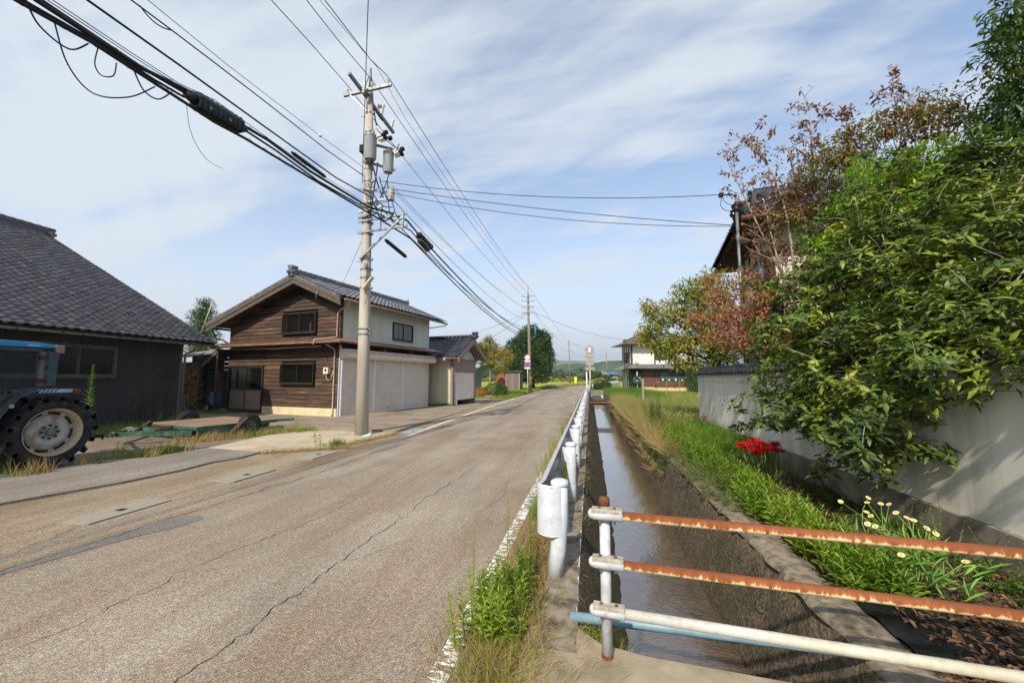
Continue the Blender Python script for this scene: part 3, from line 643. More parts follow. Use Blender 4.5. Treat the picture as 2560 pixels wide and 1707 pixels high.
while z < 5.8:
    hgt = 0.165 + random.uniform(-.015, .012); z1 = z + hgt
    lo = max(0.0, AX - (AZ - 0.2 - z) / 0.42); hi = min(6.93, AX + (AZ - 0.2 - z) / 0.335)
    if hi - lo > 0.3: board_row(z, z1, holes, hi, lo)
    z = z1
window(h1, H1, *hw[0][:2], *hw[0][2:], y=-0.05); window(h1, H1, *hw[1][:2], *hw[1][2:], y=-0.05)
# curtain and bottle seen behind the upper panes
MB(H1).box(3.14, 3.24, 0.0, 0.02, 3.66, 4.42).build('curtain', M('tan_curtain', '#6f5a45', rough=0.9), h1)
b = MB(H1); b.lathe((1.75, 0.06, 3.64), [(0.05, 0), (0.055, .2), (0.05, .35), (0.02, .5), (0.02, .58), (0, .58)], n=10); b.build('bottle', M('pale_bottle', '#b8a98a', rough=0.4), h1)
# sliding doors
d0, d1 = 4.46, 6.86
b = MB(H1); b.box(d0, d1, -0.07, 0.02, 2.13, 2.2); b.box(d0, d0 + .06, -0.07, 0.02, 0, 2.13); b.box(d1 - .06, d1, -0.07, 0.02, 0, 2.13); b.build('door_frame', m_brown, h1)
m_doorp = M('beige_door_panel', '#8b7565', '#7a6658', scale=3, rough=0.6)
for i in range(2):
    a = d0 + .06 + i * 1.14; c = a + 1.14; y = -0.03 + 0.03 * i
    b = MB(H1); s = 0.05
    b.box(a, a + s, y - .02, y + .015, 0.03, 2.13); b.box(c - s, c, y - .02, y + .015, 0.03, 2.13)
    for z0, z1 in ((0.03, 0.17), (1.03, 1.11), (2.07, 2.13)): b.box(a + s, c - s, y - .02, y + .015, z0, z1)
    d = b.build('door', m_brown, h1)
    b = MB(H1); b.box(a + s, c - s, y - .006, y + .006, 0.17, 1.03); b.build('door_panel', m_doorp, d)
    b = MB(H1); b.box(a + s, c - s, y - .004, y + .004, 1.11, 2.07); b.build('pane', m_gl, d)
    b = MB(H1); b.box(a + (c - a) * (0.93 if i == 0 else 0.05), a + (c - a) * (0.93 if i == 0 else 0.05) + .025, y - .028, y - .02, 0.86, 1.06); b.build('door_handle', m_galv, d)
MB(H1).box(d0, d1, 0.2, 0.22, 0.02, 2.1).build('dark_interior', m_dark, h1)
# side wall: white upper siding, brown post, shutters
b = MB(H1); up = [(3.44, 5.08, 3.55, 4.41)]
corrugated(b, 0.12, LEN, 0.105, 0.014, lambda u: (3.22, roofz(0) - 0.12), [(3.41, 5.11, 3.52, 4.44)], y=-0.012, axis='y'); b.build('siding', m_siding, h1)
MB(H1).box(-0.035, 0.05, -0.03, 0.12, 3.2, 4.85).build('corner_post', m_wood, h1)
window(h1, H1, 3.43, 5.09, 3.54, 4.42, y=-0.02, n=4, axis='y', depth=0.06, gm=m_glb, inner=False)
MB(H1).box(-0.03, 0.06, 0.0, 0.10, 0, 3.0).build('corner_post', M('white_corner_metal', '#cfd0cd', rough=0.5), h1)
MB(H1).box(-0.03, 0.06, 6.62, LEN, 0, 3.0).build('corner_post', m_shut, h1)
for (a, c) in ((0.16, 2.12), (2.20, 4.28), (4.36, 6.58)):
    b = MB(H1); z = 0.0; n = 31; hh = 2.46 / n
    for i in range(n):
        z = i * hh
        b.quad((0.005, a, z), (0.005, c, z), (0.005, c, z + hh * .16), (0.005, a, z + hh * .16))
        b.quad((0.005, a, z + hh * .16), (0.005, c, z + hh * .16), (-0.034, c, z + hh * .16), (-0.034, a, z + hh * .16))
        b.quad((-0.034, a, z + hh * .16), (-0.034, c, z + hh * .16), (-0.030, c, z + hh * .8), (-0.030, a, z + hh * .8))
        b.quad((-0.030, a, z + hh * .8), (-0.030, c, z + hh * .8), (0.005, c, z + hh), (0.005, a, z + hh))
    s = b.build('roller_shutter', m_shut, h1)
    MB(H1).box(-0.045, -0.0, a, c, 0.0, 0.07).build('bottom_rail', m_shut, s)
    b = MB(H1); b.box(-0.06, -0.047, (a + c) / 2 - .1, (a + c) / 2 + .1, 0.16, 0.19); b.build('shutter_handle', m_galv, s)
for a in (0.11, 2.12, 4.28): MB(H1).box(-0.06, 0.0, a, a + 0.06, 0.0, 2.44).build('guide_rail', m_whitegal, h1)
b = MB(H1); ring = [(-0.36 + 0.36 * 0, 2.84)]
prof = [(0.0, 2.84), (-0.30, 2.84)] + [(-0.30 - 0.10 * sin(t) , 2.74 - 0.0 - 0.14 * (1 - cos(t))) for t in np.linspace(0, pi, 9)] + [(-0.26, 2.44), (0.0, 2.44)]
b.extrude([(x, 0.02, z) for x, z in prof], (0, 6.95, 0)); b.build('shutter_box', m_shut, h1)
# copper pent roof round the corner, with rafter ends
zp, ze, ov = 3.30, 3.10, 0.72
b = MB(H1)
for (P, Q) in (((-ov, -ov, ze), (7.35, -ov, ze)),):
    b.poly([(0, 0, zp), (7.2, 0, zp), (7.35, -ov, ze), (-ov, -ov, ze)]); b.poly([(0, 0, zp - .05), (7.2, 0, zp - .05), (7.35, -ov, ze - .05), (-ov, -ov, ze - .05)])
    b.poly([(-ov, -ov, ze), (7.35, -ov, ze), (7.35, -ov, ze - .05), (-ov, -ov, ze - .05)])
b.poly([(0, 0, zp), (-ov, -ov, ze), (-ov, LEN + .55, ze), (0, LEN + .55, zp)]); b.poly([(0, 0, zp - .05), (-ov, -ov, ze - .05), (-ov, LEN + .55, ze - .05), (0, LEN + .55, zp - .05)])
b.poly([(-ov, -ov, ze), (-ov, LEN + .55, ze), (-ov, LEN + .55, ze - .05), (-ov, -ov, ze - .05)]); b.poly([(0, LEN + .55, zp), (-ov, LEN + .55, ze), (-ov, LEN + .55, ze - .05), (0, LEN + .55, zp - .05)])
b.poly([(7.2, 0, zp), (7.35, -ov, ze), (7.35, -ov, ze - .05), (7.2, 0, zp - .05)])
for i in range(30):
    x = -ov + 0.06 + i * 0.273
    if x < 7.3: b.beam((x, -ov, ze + .006), (max(x, 0.02) if x < 0 else x, -0.02 if x > 0 else x, zp + .006 if x > 0 else ze + (zp - ze) * (1 + x / ov)), 0.02, 0.02) if x > 0.0 else None
pr = b.build('pent_roof', m_copper, h1)
for i in range(33):
    x = -ov + 0.1 + i * 0.245; b = MB(H1); b.beam((x, -ov + .04, ze - .085), (x, 0.0 if x > 0 else x, zp - .085 if x > 0 else ze - .085 + .2 * (1 + x / ov)), 0.055, 0.06); b.build('rafter', m_woodr, pr)
for i in range(29):
    y = -ov + 0.1 + i * 0.27; b = MB(H1); b.beam((-ov + .04, y, ze - .085), (0.0 if y > 0 else y, y, zp - .085 if y > 0 else ze - .085 + .2 * (1 + y / ov)), 0.055, 0.06); b.build('rafter', m_woodr, pr)
for y in (2.3, 4.4, 6.3): b = MB(H1); b.box(-0.5, 0, y, y + .12, 2.86, 3.0); b.build('bracket', m_woodr, h1)
b = MB(H1); b.tube([(0.5, -0.5, 2.93), (3, -0.52, 2.90), (6.6, -0.5, 2.93)], 0.025, 8); b.build('drying_pole', M('bamboo_pole', '#8a7c68', rough=0.6), h1)
for x in (1.5, 3.1, 4.6, 5.6): b = MB(H1); b.cyl((x, -0.5, 2.9), (x, -0.5, 3.08), 0.006, 5); b.build('hanger', m_dark, h1)
# upper roof
OV = 0.62; BK = LEN + 0.72
def rz(x, up=0.0): return roofz(x) + up
xr, xl = -0.62, 7.75
b = MB(H1)
for (xa, xb) in ((xr, AX), (AX, xl)):
    b.extrude([(xa, -OV, rz(xa, -.02)), (xb, -OV, rz(xb, -.02)), (xb, -OV, rz(xb, .06)), (xa, -OV, rz(xa, .06))], (0, OV + BK, 0))
b.build('roof_deck', m_woodr, h1)
for (xa, xb, nm) in ((xr, AX, 0), (AX, xl, 1)):
    b = MB(H1); b.extrude([(xa, -OV - .05, rz(xa, -.30)), (xb, -OV - .05, rz(xb, -.30)), (xb, -OV - .05, rz(xb, -.02)), (xa, -OV - .05, rz(xa, -.02))], (0, 0.045, 0)); b.build('bargeboard', m_woodg, h1)
    b = MB(H1); b.extrude([(xa, -OV - .085, rz(xa, -.10)), (xb, -OV - .085, rz(xb, -.10)), (xb, -OV - .085, rz(xb, .06)), (xa, -OV - .085, rz(xa, .06))], (0, 0.035, 0)); b.build('verge_board', M('dark_verge', '#5a5047', rough=0.8), h1)
for x in (3.6, 5.0, 6.4, 0.7):       # purlin ends reaching out to the bargeboard
    b = MB(H1); b.box(x - .07, x + .07, -OV, 0.02, roofz(x) - .30, roofz(x) - .14); b.build('purlin', m_woodr, h1)
up1 = Vector((1, 0, .42)).normalized(); w0 = H1(0, 0, 0)
def dirv(x, y, z): return (H1(x, y, z) - w0)
sl = dirv(1, 0, .42).normalized(); al = dirv(0, 1, 0).normalized()
tile_roof(h1, H1(xr - .06, -OV - .02, rz(xr, .07)), al, sl, 30, 13, m_kawara, ok=lambda a, s: True, pa=0.272, ps=0.236, nobj=300)
sl2 = dirv(-1, 0, .335).normalized(); tile_roof(h1, H1(xl + .06, BK, rz(xl, .07)), -al, sl2, 30, 25, m_kawara, pa=0.272, ps=0.236, nobj=0)
b = MB(H1)        # verge tiles seen edge on
for i in range(13):
    t0 = i / 13; t1 = (i + 1) / 13; xa = xr + (AX - xr) * t0; xb = xr + (AX - xr) * t1
    b.extrude([(xa, -OV - .10, rz(xa, .02)), (xb, -OV - .10, rz(xb, .02)), (xb, -OV - .10, rz(xb, .10)), (xa, -OV - .10, rz(xa, .13))], (0, 0.14, 0))
for i in range(25):
    t0 = i / 25; t1 = (i + 1) / 25; xa = xl + (AX - xl) * t0; xb = xl + (AX - xl) * t1
    b.extrude([(xa, -OV - .10, rz(xa, .02)), (xb, -OV - .10, rz(xb, .02)), (xb, -OV - .10, rz(xb, .10)), (xa, -OV - .10, rz(xa, .14))], (0, 0.14, 0))
b.build('verge_tiles', m_kawara, h1)
ridge(h1, H1(AX, -OV - .05, AZ + .10), H1(AX, BK, AZ + .10), m_kawara, 3)
b = MB(H1); b.lathe((AX, BK + .05, AZ + .2), [(0.09, 0), (0.1, .1), (0, .35)], n=8); b.build('ridge_end', m_kawara, h1)
b = MB(H1); gz = rz(xr, -.03)       # gutters and pipes
b.tube([(xr - .10, -OV + .1, gz), (xr - .10, BK + .12, gz - .02)], 0.05, 8); b.build('gutter', m_pipe, h1)
b = MB(H1); b.tube([(xr - .10, -OV + .35, gz - .04), (xr - .08, -OV + .36, gz - .16), (-0.02, -.09, gz - .38), (0.06, -.09, gz - .5), (0.07, -.09, 3.34), (0.35, -.30, 3.26), (0.62, -.74, 3.19), (0.62, -.78, 2.98)], 0.034, 8); b.build('downpipe', m_pipel, h1)
b = MB(H1); b.tube([(xr - .10, BK - .0, gz - .04), (xr - .05, BK, gz - .14), (0.02, LEN - .05, gz - .34)], 0.03, 8); b.build('downpipe', m_pipel, h1)
b = MB(H1); b.tube([(0.16, -.60, 3.0), (0.16, -.12, 2.82), (0.16, -.08, 2.7), (0.16, -.08, 0.1), (0.16, -.15, .04)], 0.033, 8); b.build('downpipe', m_pipel, h1)
b = MB(H1); b.tube([(7.6, -OV, rz(7.75, -.1)), (7.9, BK - 1, rz(7.75, -.1))], .05, 8); b.tube([(7.72, -.4, rz(7.75, -.15)), (7.5, -.3, 3.5), (7.2, -.2, 3.45), (7.0, -.1, 3.3)], .035, 8); b.build('gutter', m_dark, h1)
b = MB(H1); b.box(0.42, 0.68, -0.17, -0.03, 1.78, 2.05); mt = b.build('meter_box', M('cream_meter', '#c9c0a8', rough=0.5), h1)
b = MB(H1); b.box(0.50, 0.60, -0.175, -0.171, 1.88, 1.99); b.build('dial', m_dark, mt)
b = MB(H1); b.tube([(0.55, -.1, 1.78), (0.56, -.1, 1.6), (0.45, -.08, 1.5), (0.30, -.07, 1.55), (0.25, -.06, 1.9)], 0.02, 6); b.build('conduit', m_pipel, h1)
b = MB(H1); b.tube([(0.55, -OV - .08, roofz(.55) - .12), (0.62, -OV - .12, roofz(.55) - .22), (0.66, -OV - .12, roofz(.55) - .5)], 0.018, 6); b.build('wire_hook', m_galv, h1)

# ================================================================ big dark shed on the left
H0 = frame((-15.42, 12.60, 0), (.065, -.998), (-.998, -.065))       # x along the road front towards the camera, y into the house
h0 = empty('dark_barn', (-15.42, 12.60, 0), 'long low barn of dark ribbed steel under a wide tiled roof, behind the tractor', 'building')
b = MB(H0); corrugated(b, 0.0, 15.5, 0.076, 0.02, lambda u: (-0.02, 2.86), [(2.3, 5.3, 1.62, 2.62)], y=0.0); b.build('wall', m_black_wall, h0)
b = MB(H0); corrugated(b, 0.02, 9.0, 0.076, 0.02, lambda u: (-0.02, 2.9 + 0.5 * min(u, 9)), y=0.0, axis='y'); b.build('wall', m_black_wall, h0)
b = MB(H0); b.box(-0.03, 0.05, -.03, .05, 0, 2.9); b.build('corner_trim', M('grey_corner_trim', '#5d5f60', rough=.6), h0)
b = MB(H0); b.tube([(-0.08, -.5, 2.74), (-0.08, -.42, 2.66), (-0.07, -.08, 2.5), (-0.07, -.07, 0.05)], 0.04, 8); b.build('downpipe', M('grey_downpipe', '#6b6d6f', rough=.5), h0)
m_greyw = M('grey_old_wood', '#5b564f', '#45413c', scale=6, rough=.85, stretch=(1, 1, 3))
w = window(h0, H0, 2.3, 5.3, 1.62, 2.62, y=-0.02, n=3, fm=m_greyw, depth=.10, fw=.07)
b = MB(H0)
for x, z, s in ((2.9, 1.72, .12), (3.3, 1.72, .09), (3.9, 1.72, .16), (4.4, 1.72, .1)): b.box(x, x + s, .08, .16, z - .03, z + s)
b.build('window_clutter', M('shelf_clutter', '#6a5a4a', '#88806c', rough=.8, rand=.3), h0)
OX = -0.86; EY = -0.52; EZ = 2.98; SL = 0.564
b = MB(H0); RY = 8.1
def h0z(y): return EZ + SL * (y - EY)
b.extrude([(OX, EY, EZ - .1), (OX, RY, h0z(RY) - .1), (OX, RY + 8.6, EZ - .1), (OX, RY + 8.6, EZ), (OX, RY, h0z(RY)), (OX, EY, EZ)], (17.5, 0, 0)); b.build('roof_deck', m_woodr, h0)
d0_ = H0(0, 0, 0); A0 = (H0(1, 0, 0) - d0_).normalized(); S0 = (H0(0, 1, SL) - d0_).normalized()
tile_roof(h0, H0(OX, EY - .08, EZ + .02), A0, S0, 62, 42, m_kawara0, pa=0.272, ps=0.236, nobj=300)
ridge(h0, H0(OX, RY, h0z(RY) + .05), H0(16.2, RY, h0z(RY) + .05), m_kawara0, 5, .3)
b = MB(H0); b.extrude([(OX - .05, EY, EZ - .22), (OX - .05, RY, h0z(RY) - .22), (OX - .05, RY, h0z(RY) + .05), (OX - .05, EY, EZ + .05)], (.05, 0, 0)); b.build('bargeboard', m_greyw, h0)
b = MB(H0); b.tube([(OX - .1, EY - .10, EZ - .10), (16, EY - .10, EZ - .12)], .036, 8); b.build('gutter', M('old_grey_gutter', '#6e6a66', rough=.5), h0)
b = MB(H0)
for i in range(36): b.box(OX + .2 + i * .48, OX + .23 + i * .48, EY - .16, EY - .04, EZ - .15, EZ - .08)
b.build('gutter_brackets', m_greyw, h0)['kind'] = 'stuff'
b = MB(H0); b.quad((OX, EY, EZ - .11), (16, EY, EZ - .11), (16, 0.0, EZ - .11 + .27), (OX, 0, EZ - .11 + .27)); b.build('soffit', m_greyw, h0)

# ================================================================ garage with half open shutter
HG = frame((-7.92, 22.35, 0), (-.983, .183), (.183, .983))
hg = empty('garage', (-7.92, 22.35, 0), 'small cream garage with blue black tiles and a shutter raised a little, beside the road', 'garage')
W = 2.95
b = MB(HG); corrugated(b, 0.12, 5.5, 0.10, 0.012, lambda u: (0.0, 2.75)); b.build('wall', m_sidingc, hg)
b = MB(HG); b.quad((0.1, W, 0), (5.5, W, 0), (5.5, W, 2.8), (.1, W, 2.8)); b.quad((5.5, 0, 0), (5.5, W, 0), (5.5, W, 2.8), (5.5, 0, 2.8)); b.build('wall', m_sidingc, hg)
m_mauve = M('mauve_brown_metal', '#8b7870', '#7d6b64', scale=3, rough=.6)
MB(HG).box(-0.03, 0.13, -0.02, 0.14, 0, 2.72).build('corner_post', m_mauve, hg)
MB(HG).box(-0.03, 0.13, W - .14, W, 0, 2.72).build('corner_post', m_mauve, hg)
b = MB(HG); corrugated(b, 0.05, W - .05, 0.06, 0.01, lambda u: (2.02, 2.70), y=-0.05, axis='y'); b.build('fascia', M('mauve_ribbed_metal', '#958781', '#877a74', rough=.6), hg)
MB(HG).box(-0.085, 0.02, 0.0, W, 2.70, 2.76).build('fascia_trim', m_mauve, hg)
MB(HG).box(-0.085, 0.02, 0.0, W, 1.97, 2.02).build('fascia_trim', m_mauve, hg)
ga = W / 2 + .02; gz_ = 4.02
b = MB(HG); corrugated(b, 0.25, W - .2, 0.09, 0.01, lambda u: (2.76, 2.76 + max(0.02, (gz_ - .35 - 2.70) * (1 - abs(u - ga) / (W / 2)))), y=-0.02, axis='y'); b.build('gable_panel', m_siding, hg)
b = MB(HG); b.box(-.03, .02, .14, .46, 0, 2.0); b.build('white_side_panel', M('white_ribbed_panel', '#bdbcb8', '#aeadaa', rough=.6), hg)
b = MB(HG); n = 26; z0 = .30; hh = (2.0 - z0) / n
for i in range(n):
    z = z0 + i * hh; b.quad((.0, .46, z), (.0, W - .16, z), (-.018, W - .16, z + hh * .3), (-.018, .46, z + hh * .3)); b.quad((-.018, .46, z + hh * .3), (-.018, W - .16, z + hh * .3), (.0, W - .16, z + hh), (.0, .46, z + hh))
b.build('roller_shutter', m_shut, hg)
MB(HG).box(-.06, .0, .44, .49, 0, 2.0).build('guide_rail', m_whitegal, hg)
MB(HG).box(-.06, .0, W - .18, W - .13, 0, 2.0).build('guide_rail', M('orange_rusted_rail', '#9a6a4c', '#b58a60', scale=8, rough=.8), hg)
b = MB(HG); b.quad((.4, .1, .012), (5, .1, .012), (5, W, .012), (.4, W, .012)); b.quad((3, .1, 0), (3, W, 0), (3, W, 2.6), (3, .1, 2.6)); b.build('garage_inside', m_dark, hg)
gs = (gz_ - 2.80) / (ga + .45); xo = -.62
def gzz(y): return gz_ - gs * abs(y - ga)
b = MB(HG); b.extrude([(xo, -.45, gzz(-.45) - .08), (xo, ga, gz_ - .08), (xo, W + .45, gzz(W + .45) - .08), (xo, W + .45, gzz(W + .45)), (xo, ga, gz_), (xo, -.45, gzz(-.45))], (6.4, 0, 0)); b.build('roof_deck', m_mauve, hg)
for ya, yb in ((-.45, ga), (ga, W + .45)):
    b = MB(HG); b.extrude([(xo - .05, ya, gzz(ya) - .30), (xo - .05, yb, gzz(yb) - .30), (xo - .05, yb, gzz(yb) + .02), (xo - .05, ya, gzz(ya) + .02)], (.045, 0, 0)); b.build('bargeboard', m_mauve, hg)
g0 = HG(0, 0, 0); Ag = (HG(1, 0, 0) - g0).normalized(); Sg = (HG(0, 1, gs) - g0).normalized(); Sg2 = (HG(0, -1, gs) - g0).normalized()
tile_roof(hg, HG(xo - .02, -.50, gzz(-.45) + .02), Ag, Sg, 20, 10, m_kawarab, nobj=200)
tile_roof(hg, HG(xo - .02, W + .5, gzz(W + .45) + .02), Ag, Sg2, 20, 10, m_kawarab, nobj=0)
ridge(hg, HG(xo - .05, ga, gz_ + .06), HG(5.6, ga, gz_ + .06), m_kawarab, 2, .2)
b = MB(HG); b.tube([(xo + .1, -.55, gzz(-.45) - .06), (5.6, -.55, gzz(-.45) - .06)], .05, 8); b.build('gutter', m_pipe, hg)
b = MB(HG); b.tube([(.2, -.55, 2.72), (.2, -.52, 2.62), (.02, -.1, 2.45), (-.06, .05, 2.4), (-.07, .1, .05)], .032, 8); b.box(.12, .28, -.62, -.48, 2.62, 2.8); b.build('downpipe', m_pipel, hg)
# car whose bumper shows under the shutter
ca = empty('parked_car', HG(1.6, 1.5, 0), 'small dark car with pale bumper parked inside the half shut garage', 'car')
b = MB(HG); b.extrude([(.35, .8, .25), (.35, .8, .62), (.6, .8, .8), (1.3, .8, .95), (1.75, .8, 1.4), (2.9, .8, 1.4), (2.9, .8, .25)], (0, 1.45, 0)); b.build('body', M('dark_blue_car_paint', '#1c2a3a', rough=.3, coat=.5), ca, bevel=.05)
b = MB(HG); b.box(.28, .36, .78, 2.27, .22, .40); b.build('bumper', M('pale_blue_bumper', '#8fa0b5', rough=.4), ca, bevel=.02)
MB(HG).box(.262, .278, 1.36, 1.69, .26, .42).build('number_plate', M('yellow_plate', '#c9a21e', rough=.5), ca)
for y in (.86, 2.0): MB(HG).box(.32, .36, y, y + .2, .46, .58).build('headlight', M('lamp_glass', '#c8ced4', rough=.2), ca)
for y in (.8, 2.1):
    b = MB(HG); b.tube([(.85, y, .26), (.85, y + .15, .26)], .26, 14); b.build('wheel', m_dark, ca)

# ================================================================ firewood lean-to between the sheds
HW = frame((-19.25, 16.75, 0), (-.983, .183), (.183, .983))
hwd = empty('firewood_shed', (-19.25, 16.75, 0), 'grey roofed lean-to for split firewood between the barn and the boarded shed', 'shed')
b = MB(HW); b.extrude([(-1.9, -.3, 3.22), (-.2, -.3, 2.66), (2.6, -.3, 2.66), (2.6, -.3, 2.72), (-.2, -.3, 2.72), (-1.9, -.3, 3.28)], (0, .01, 0))
b.quad((-.25, -.35, 2.72), (2.6, -.35, 2.72), (2.6, 2.2, 3.25), (-.25, 2.2, 3.25)); b.quad((-.25, -.35, 2.66), (2.6, -.35, 2.66), (2.6, 2.2, 3.19), (-.25, 2.2, 3.19)); b.build('roof', M('grey_felt_roof', '#7d726a', '#6c625b', rough=.85), hwd)
b = MB(HW); b.beam((-.27, -.36, 2.60), (-.27, 2.2, 3.12), .05, .2); b.build('fascia_board', m_greyw, hwd)
for x in (-.05, 1.9): MB(HW).box(x, x + .12, -.1, .02, 0, 2.66).build('post', m_woodg, hwd)
MB(HW).box(-.1, 2.6, -.1, 1.0, .12, .22).build('rack_floor', m_greyw, hwd)
for x in (.3, 1.5): MB(HW).box(x, x + .18, .0, .2, 0, .12).build('rack_foot', m_greyw, hwd)
b = MB(HW); b.quad((-.1, 1.05, 0), (2.6, 1.05, 0), (2.6, 1.05, 2.9), (-.1, 1.05, 2.9)); b.build('back_wall', m_backing, hwd)
b = MB(HW); corrugated(b, -1.75, -.1, .08, .015, lambda u: (0.1, 2.0), y=.3); b.build('side_panel', m_black_wall, hwd)
for k in range(4): MB(HW).box(-1.75, -.1, .26, .31, 2.03 + k * .2, 2.19 + k * .2).build('side_board', m_woodg if k == 9 else m_backing, hwd)
fw = empty('firewood_stack', HW(.9, .2, .2), 'stack of split orange brown firewood filling the lean-to', 'firewood')
m_log = M('split_wood', '#8a6648', '#5f4632', scale=9, rough=.9, rand=.45, hue=.02, stretch=(1, 1, 1), c3='#b08a60', c3scale=4, c3amt=.6)
lz = .22; logs = 0
while lz < 2.4:
    x = .1 + random.uniform(0, .1); rowh = random.uniform(.10, .14)
    while x < 1.85:
        ww = random.uniform(.10, .2); r = ww / 2; n = random.choice([3, 4, 4, 5]); ph = random.uniform(0, 6)
        b = MB(HW); poly = [(x + r + r * 1.05 * cos(ph + 2 * pi * k / n), -.05 + random.uniform(-.04, .04), lz + rowh / 2 + rowh * .62 * sin(ph + 2 * pi * k / n)) for k in range(n)]
        yy = poly[0][1]; poly = [(p[0], yy, p[2]) for p in poly]; b.extrude(poly, (0, .5, 0)); b.build('log', m_log, fw); logs += 1
        x += ww
    lz += rowh
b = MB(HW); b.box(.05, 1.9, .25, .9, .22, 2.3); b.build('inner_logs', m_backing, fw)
# small lean-to beside the sliding doors, with shelf
t = empty('porch_canopy', H1(7.3, -.2, 0), 'small crooked wooden canopy on a thin pole left of the sliding doors', 'canopy')
b = MB(H1); b.beam((7.0, -.55, 2.85), (8.5, -.3, 2.2), .06, .24); b.beam((7.0, .1, 2.85), (8.5, .3, 2.2), .06, .2); b.build('beam', m_woodg, t)
b = MB(H1); b.poly([(6.98, -.6, 2.97), (8.55, -.35, 2.33), (8.55, .4, 2.33), (6.98, .4, 2.97)]); b.build('canopy_sheet', m_greyw, t)
b = MB(H1); b.cyl((7.02, -.5, 0), (7.02, -.5, 3.0), .045, 8); b.build('post', m_woodg, t)
b = MB(H1); b.box(7.15, 7.7, -.3, .1, 2.05, 2.1); b.box(7.2, 7.6, -.2, .05, 1.6, 1.9); b.box(7.2, 7.35, -.2, 0, .9, 1.5); b.build('shelf', m_woodr, t)
t = empty('hand_cart', H1(7.35, -.35, 0), 'small blue hand cart with an orange wheel by the door post', 'cart')
b = MB(H1); b.box(7.15, 7.5, -.45, -.1, .35, .95); b.build('tray', M('blue_cart_paint', '#37536e', rough=.5), t)
b = MB(H1); b.tube([(7.55, -.5, .2), (7.55, -.42, .2)], .2, 14); w_ = b.build('wheel', m_dark, t); b = MB(H1); b.tube([(7.55, -.52, .2), (7.55, -.41, .2)], .12, 12); b.build('rim', M('orange_rim', '#b06a2a', rough=.6), w_)
b = MB(H1); b.tube([(7.5, -.3, .6), (7.9, -.5, .75), (8.2, -.6, .62)], .012, 6); b.build('handle', m_galv, t)
# ================================================================ guard rail
m_rustd = M('dark_small_rust', '#4e3022', '#33211a', scale=30, rough=.9)
m_guard = M('guard_rail_white', '#c0c6cf', '#b4bac3', scale=5, rough=.38, c3='#8f8e84', c3scale=9, c3amt=.55, detail=9)
m_guardin = M('guard_rail_grey_back', '#8d9498', '#767d82', scale=7, rough=.4, metal=.3, c3='#4f5454', c3scale=4, c3amt=.7)
gr = empty('guard_rail', (-.35, 3.3, 0), 'white guard rail on round capped posts along the canal kerb', 'guard rail')
PX = -.262
def gpx(y): return PX if y < 40 else PX + 0.0016 * (y - 40) ** 2
ys = [3.4 + 1.95 * k for k in range(0, 25)]
for i, y in enumerate(ys):
    b = MB(); x = gpx(y); r = .066; lean = (.03, -.05) if i == 0 else (random.gauss(0, .006), random.gauss(0, .01))
    pts = [(x - lean[0] * 1.6, y + lean[1] * .2, 0.0), (x - lean[0] * .5, y, .22), (x, y, .42), (x, y, .735)]
    b.tube(pts, [r] * 4, 14); p = b.build('post', m_guard, gr)
    b = MB(); b.lathe((x, y, .725), [(r + .008, 0), (r + .010, .02), (r, .035), (r * .6, .045), (0, .048)], n=16); b.build('post_cap', m_guard, p)
    b = MB(); b.box(x - .12, x - .05, y - .03, y + .03, .52, .70); b.build('bracket', m_guard, p)
    b = MB(); b.cyl((x + .05, y, .60), (x + .085, y, .60), .016, 6); b.build('bolt', m_rust, p)
prof = [(.0, .36), (-.035, .40), (-.075, .43), (-.075, .49), (-.02, .53), (-.02, .57), (-.075, .61), (-.075, .67), (-.035, .70), (0, .735)]
def wbeam(y0, y1, n=1):
    b = MB(); yy = np.linspace(y0, y1, n + 1); rows = []
    for y in yy: rows.append([b.pt((gpx(y) - .125 + x, y, z)) for x, z in prof] + [b.pt((gpx(y) - .121 + x, y, z)) for x, z in prof[::-1]])
    k = len(prof)
    for A, B in zip(rows, rows[1:]):
        b.mi = 0
        for q in range(k - 1): b.face((A[q], A[q + 1], B[q + 1], B[q]), True)
        b.mi = 1
        for q in range(k, 2 * k - 1): b.face((A[q], A[q + 1], B[q + 1], B[q]), True)
    return b
y = 3.5
while y < 50: wbeam(y, y + 3.93, 3).build('rail_beam', [m_guard, m_guardin], gr); y += 3.9
b = MB(); n = 22; rows = []           # rounded end sleeve, closed nose towards the viewer
for k in range(n + 1):
    t = pi * k / n; cx = -.322; x = cx - .132 * cos(t); yy = 3.46 - .145 * sin(t) ** .8
    rows.append([b.pt((x, yy, z)) for z in (.335, .345, .36, .70, .715, .722)])
offs = [0, .0, 0, 0, 0, 0]
for A, B in zip(rows, rows[1:]):
    for q in range(5): b.face((A[q], B[q], B[q + 1], A[q + 1]), True)
c = b.pt((-.322, 3.40, .335))
for A, B in zip(rows, rows[1:]): b.face((A[0], B[0], c))
o = b.build('end_sleeve', m_guard, gr); md = o.modifiers.new('s', 'SOLIDIFY'); md.thickness = .009; md.offset = -1
b = MB(); b.tube([(-.454, 3.46, .72), (-.415, 3.362, .722), (-.322, 3.315, .722), (-.229, 3.362, .722), (-.190, 3.46, .72)], .0085, 8); b.tube([(-.454, 3.46, .338), (-.415, 3.362, .336), (-.322, 3.315, .336), (-.229, 3.362, .336), (-.190, 3.46, .338)], .0085, 8); b.build('sleeve_rim', m_guard, gr)
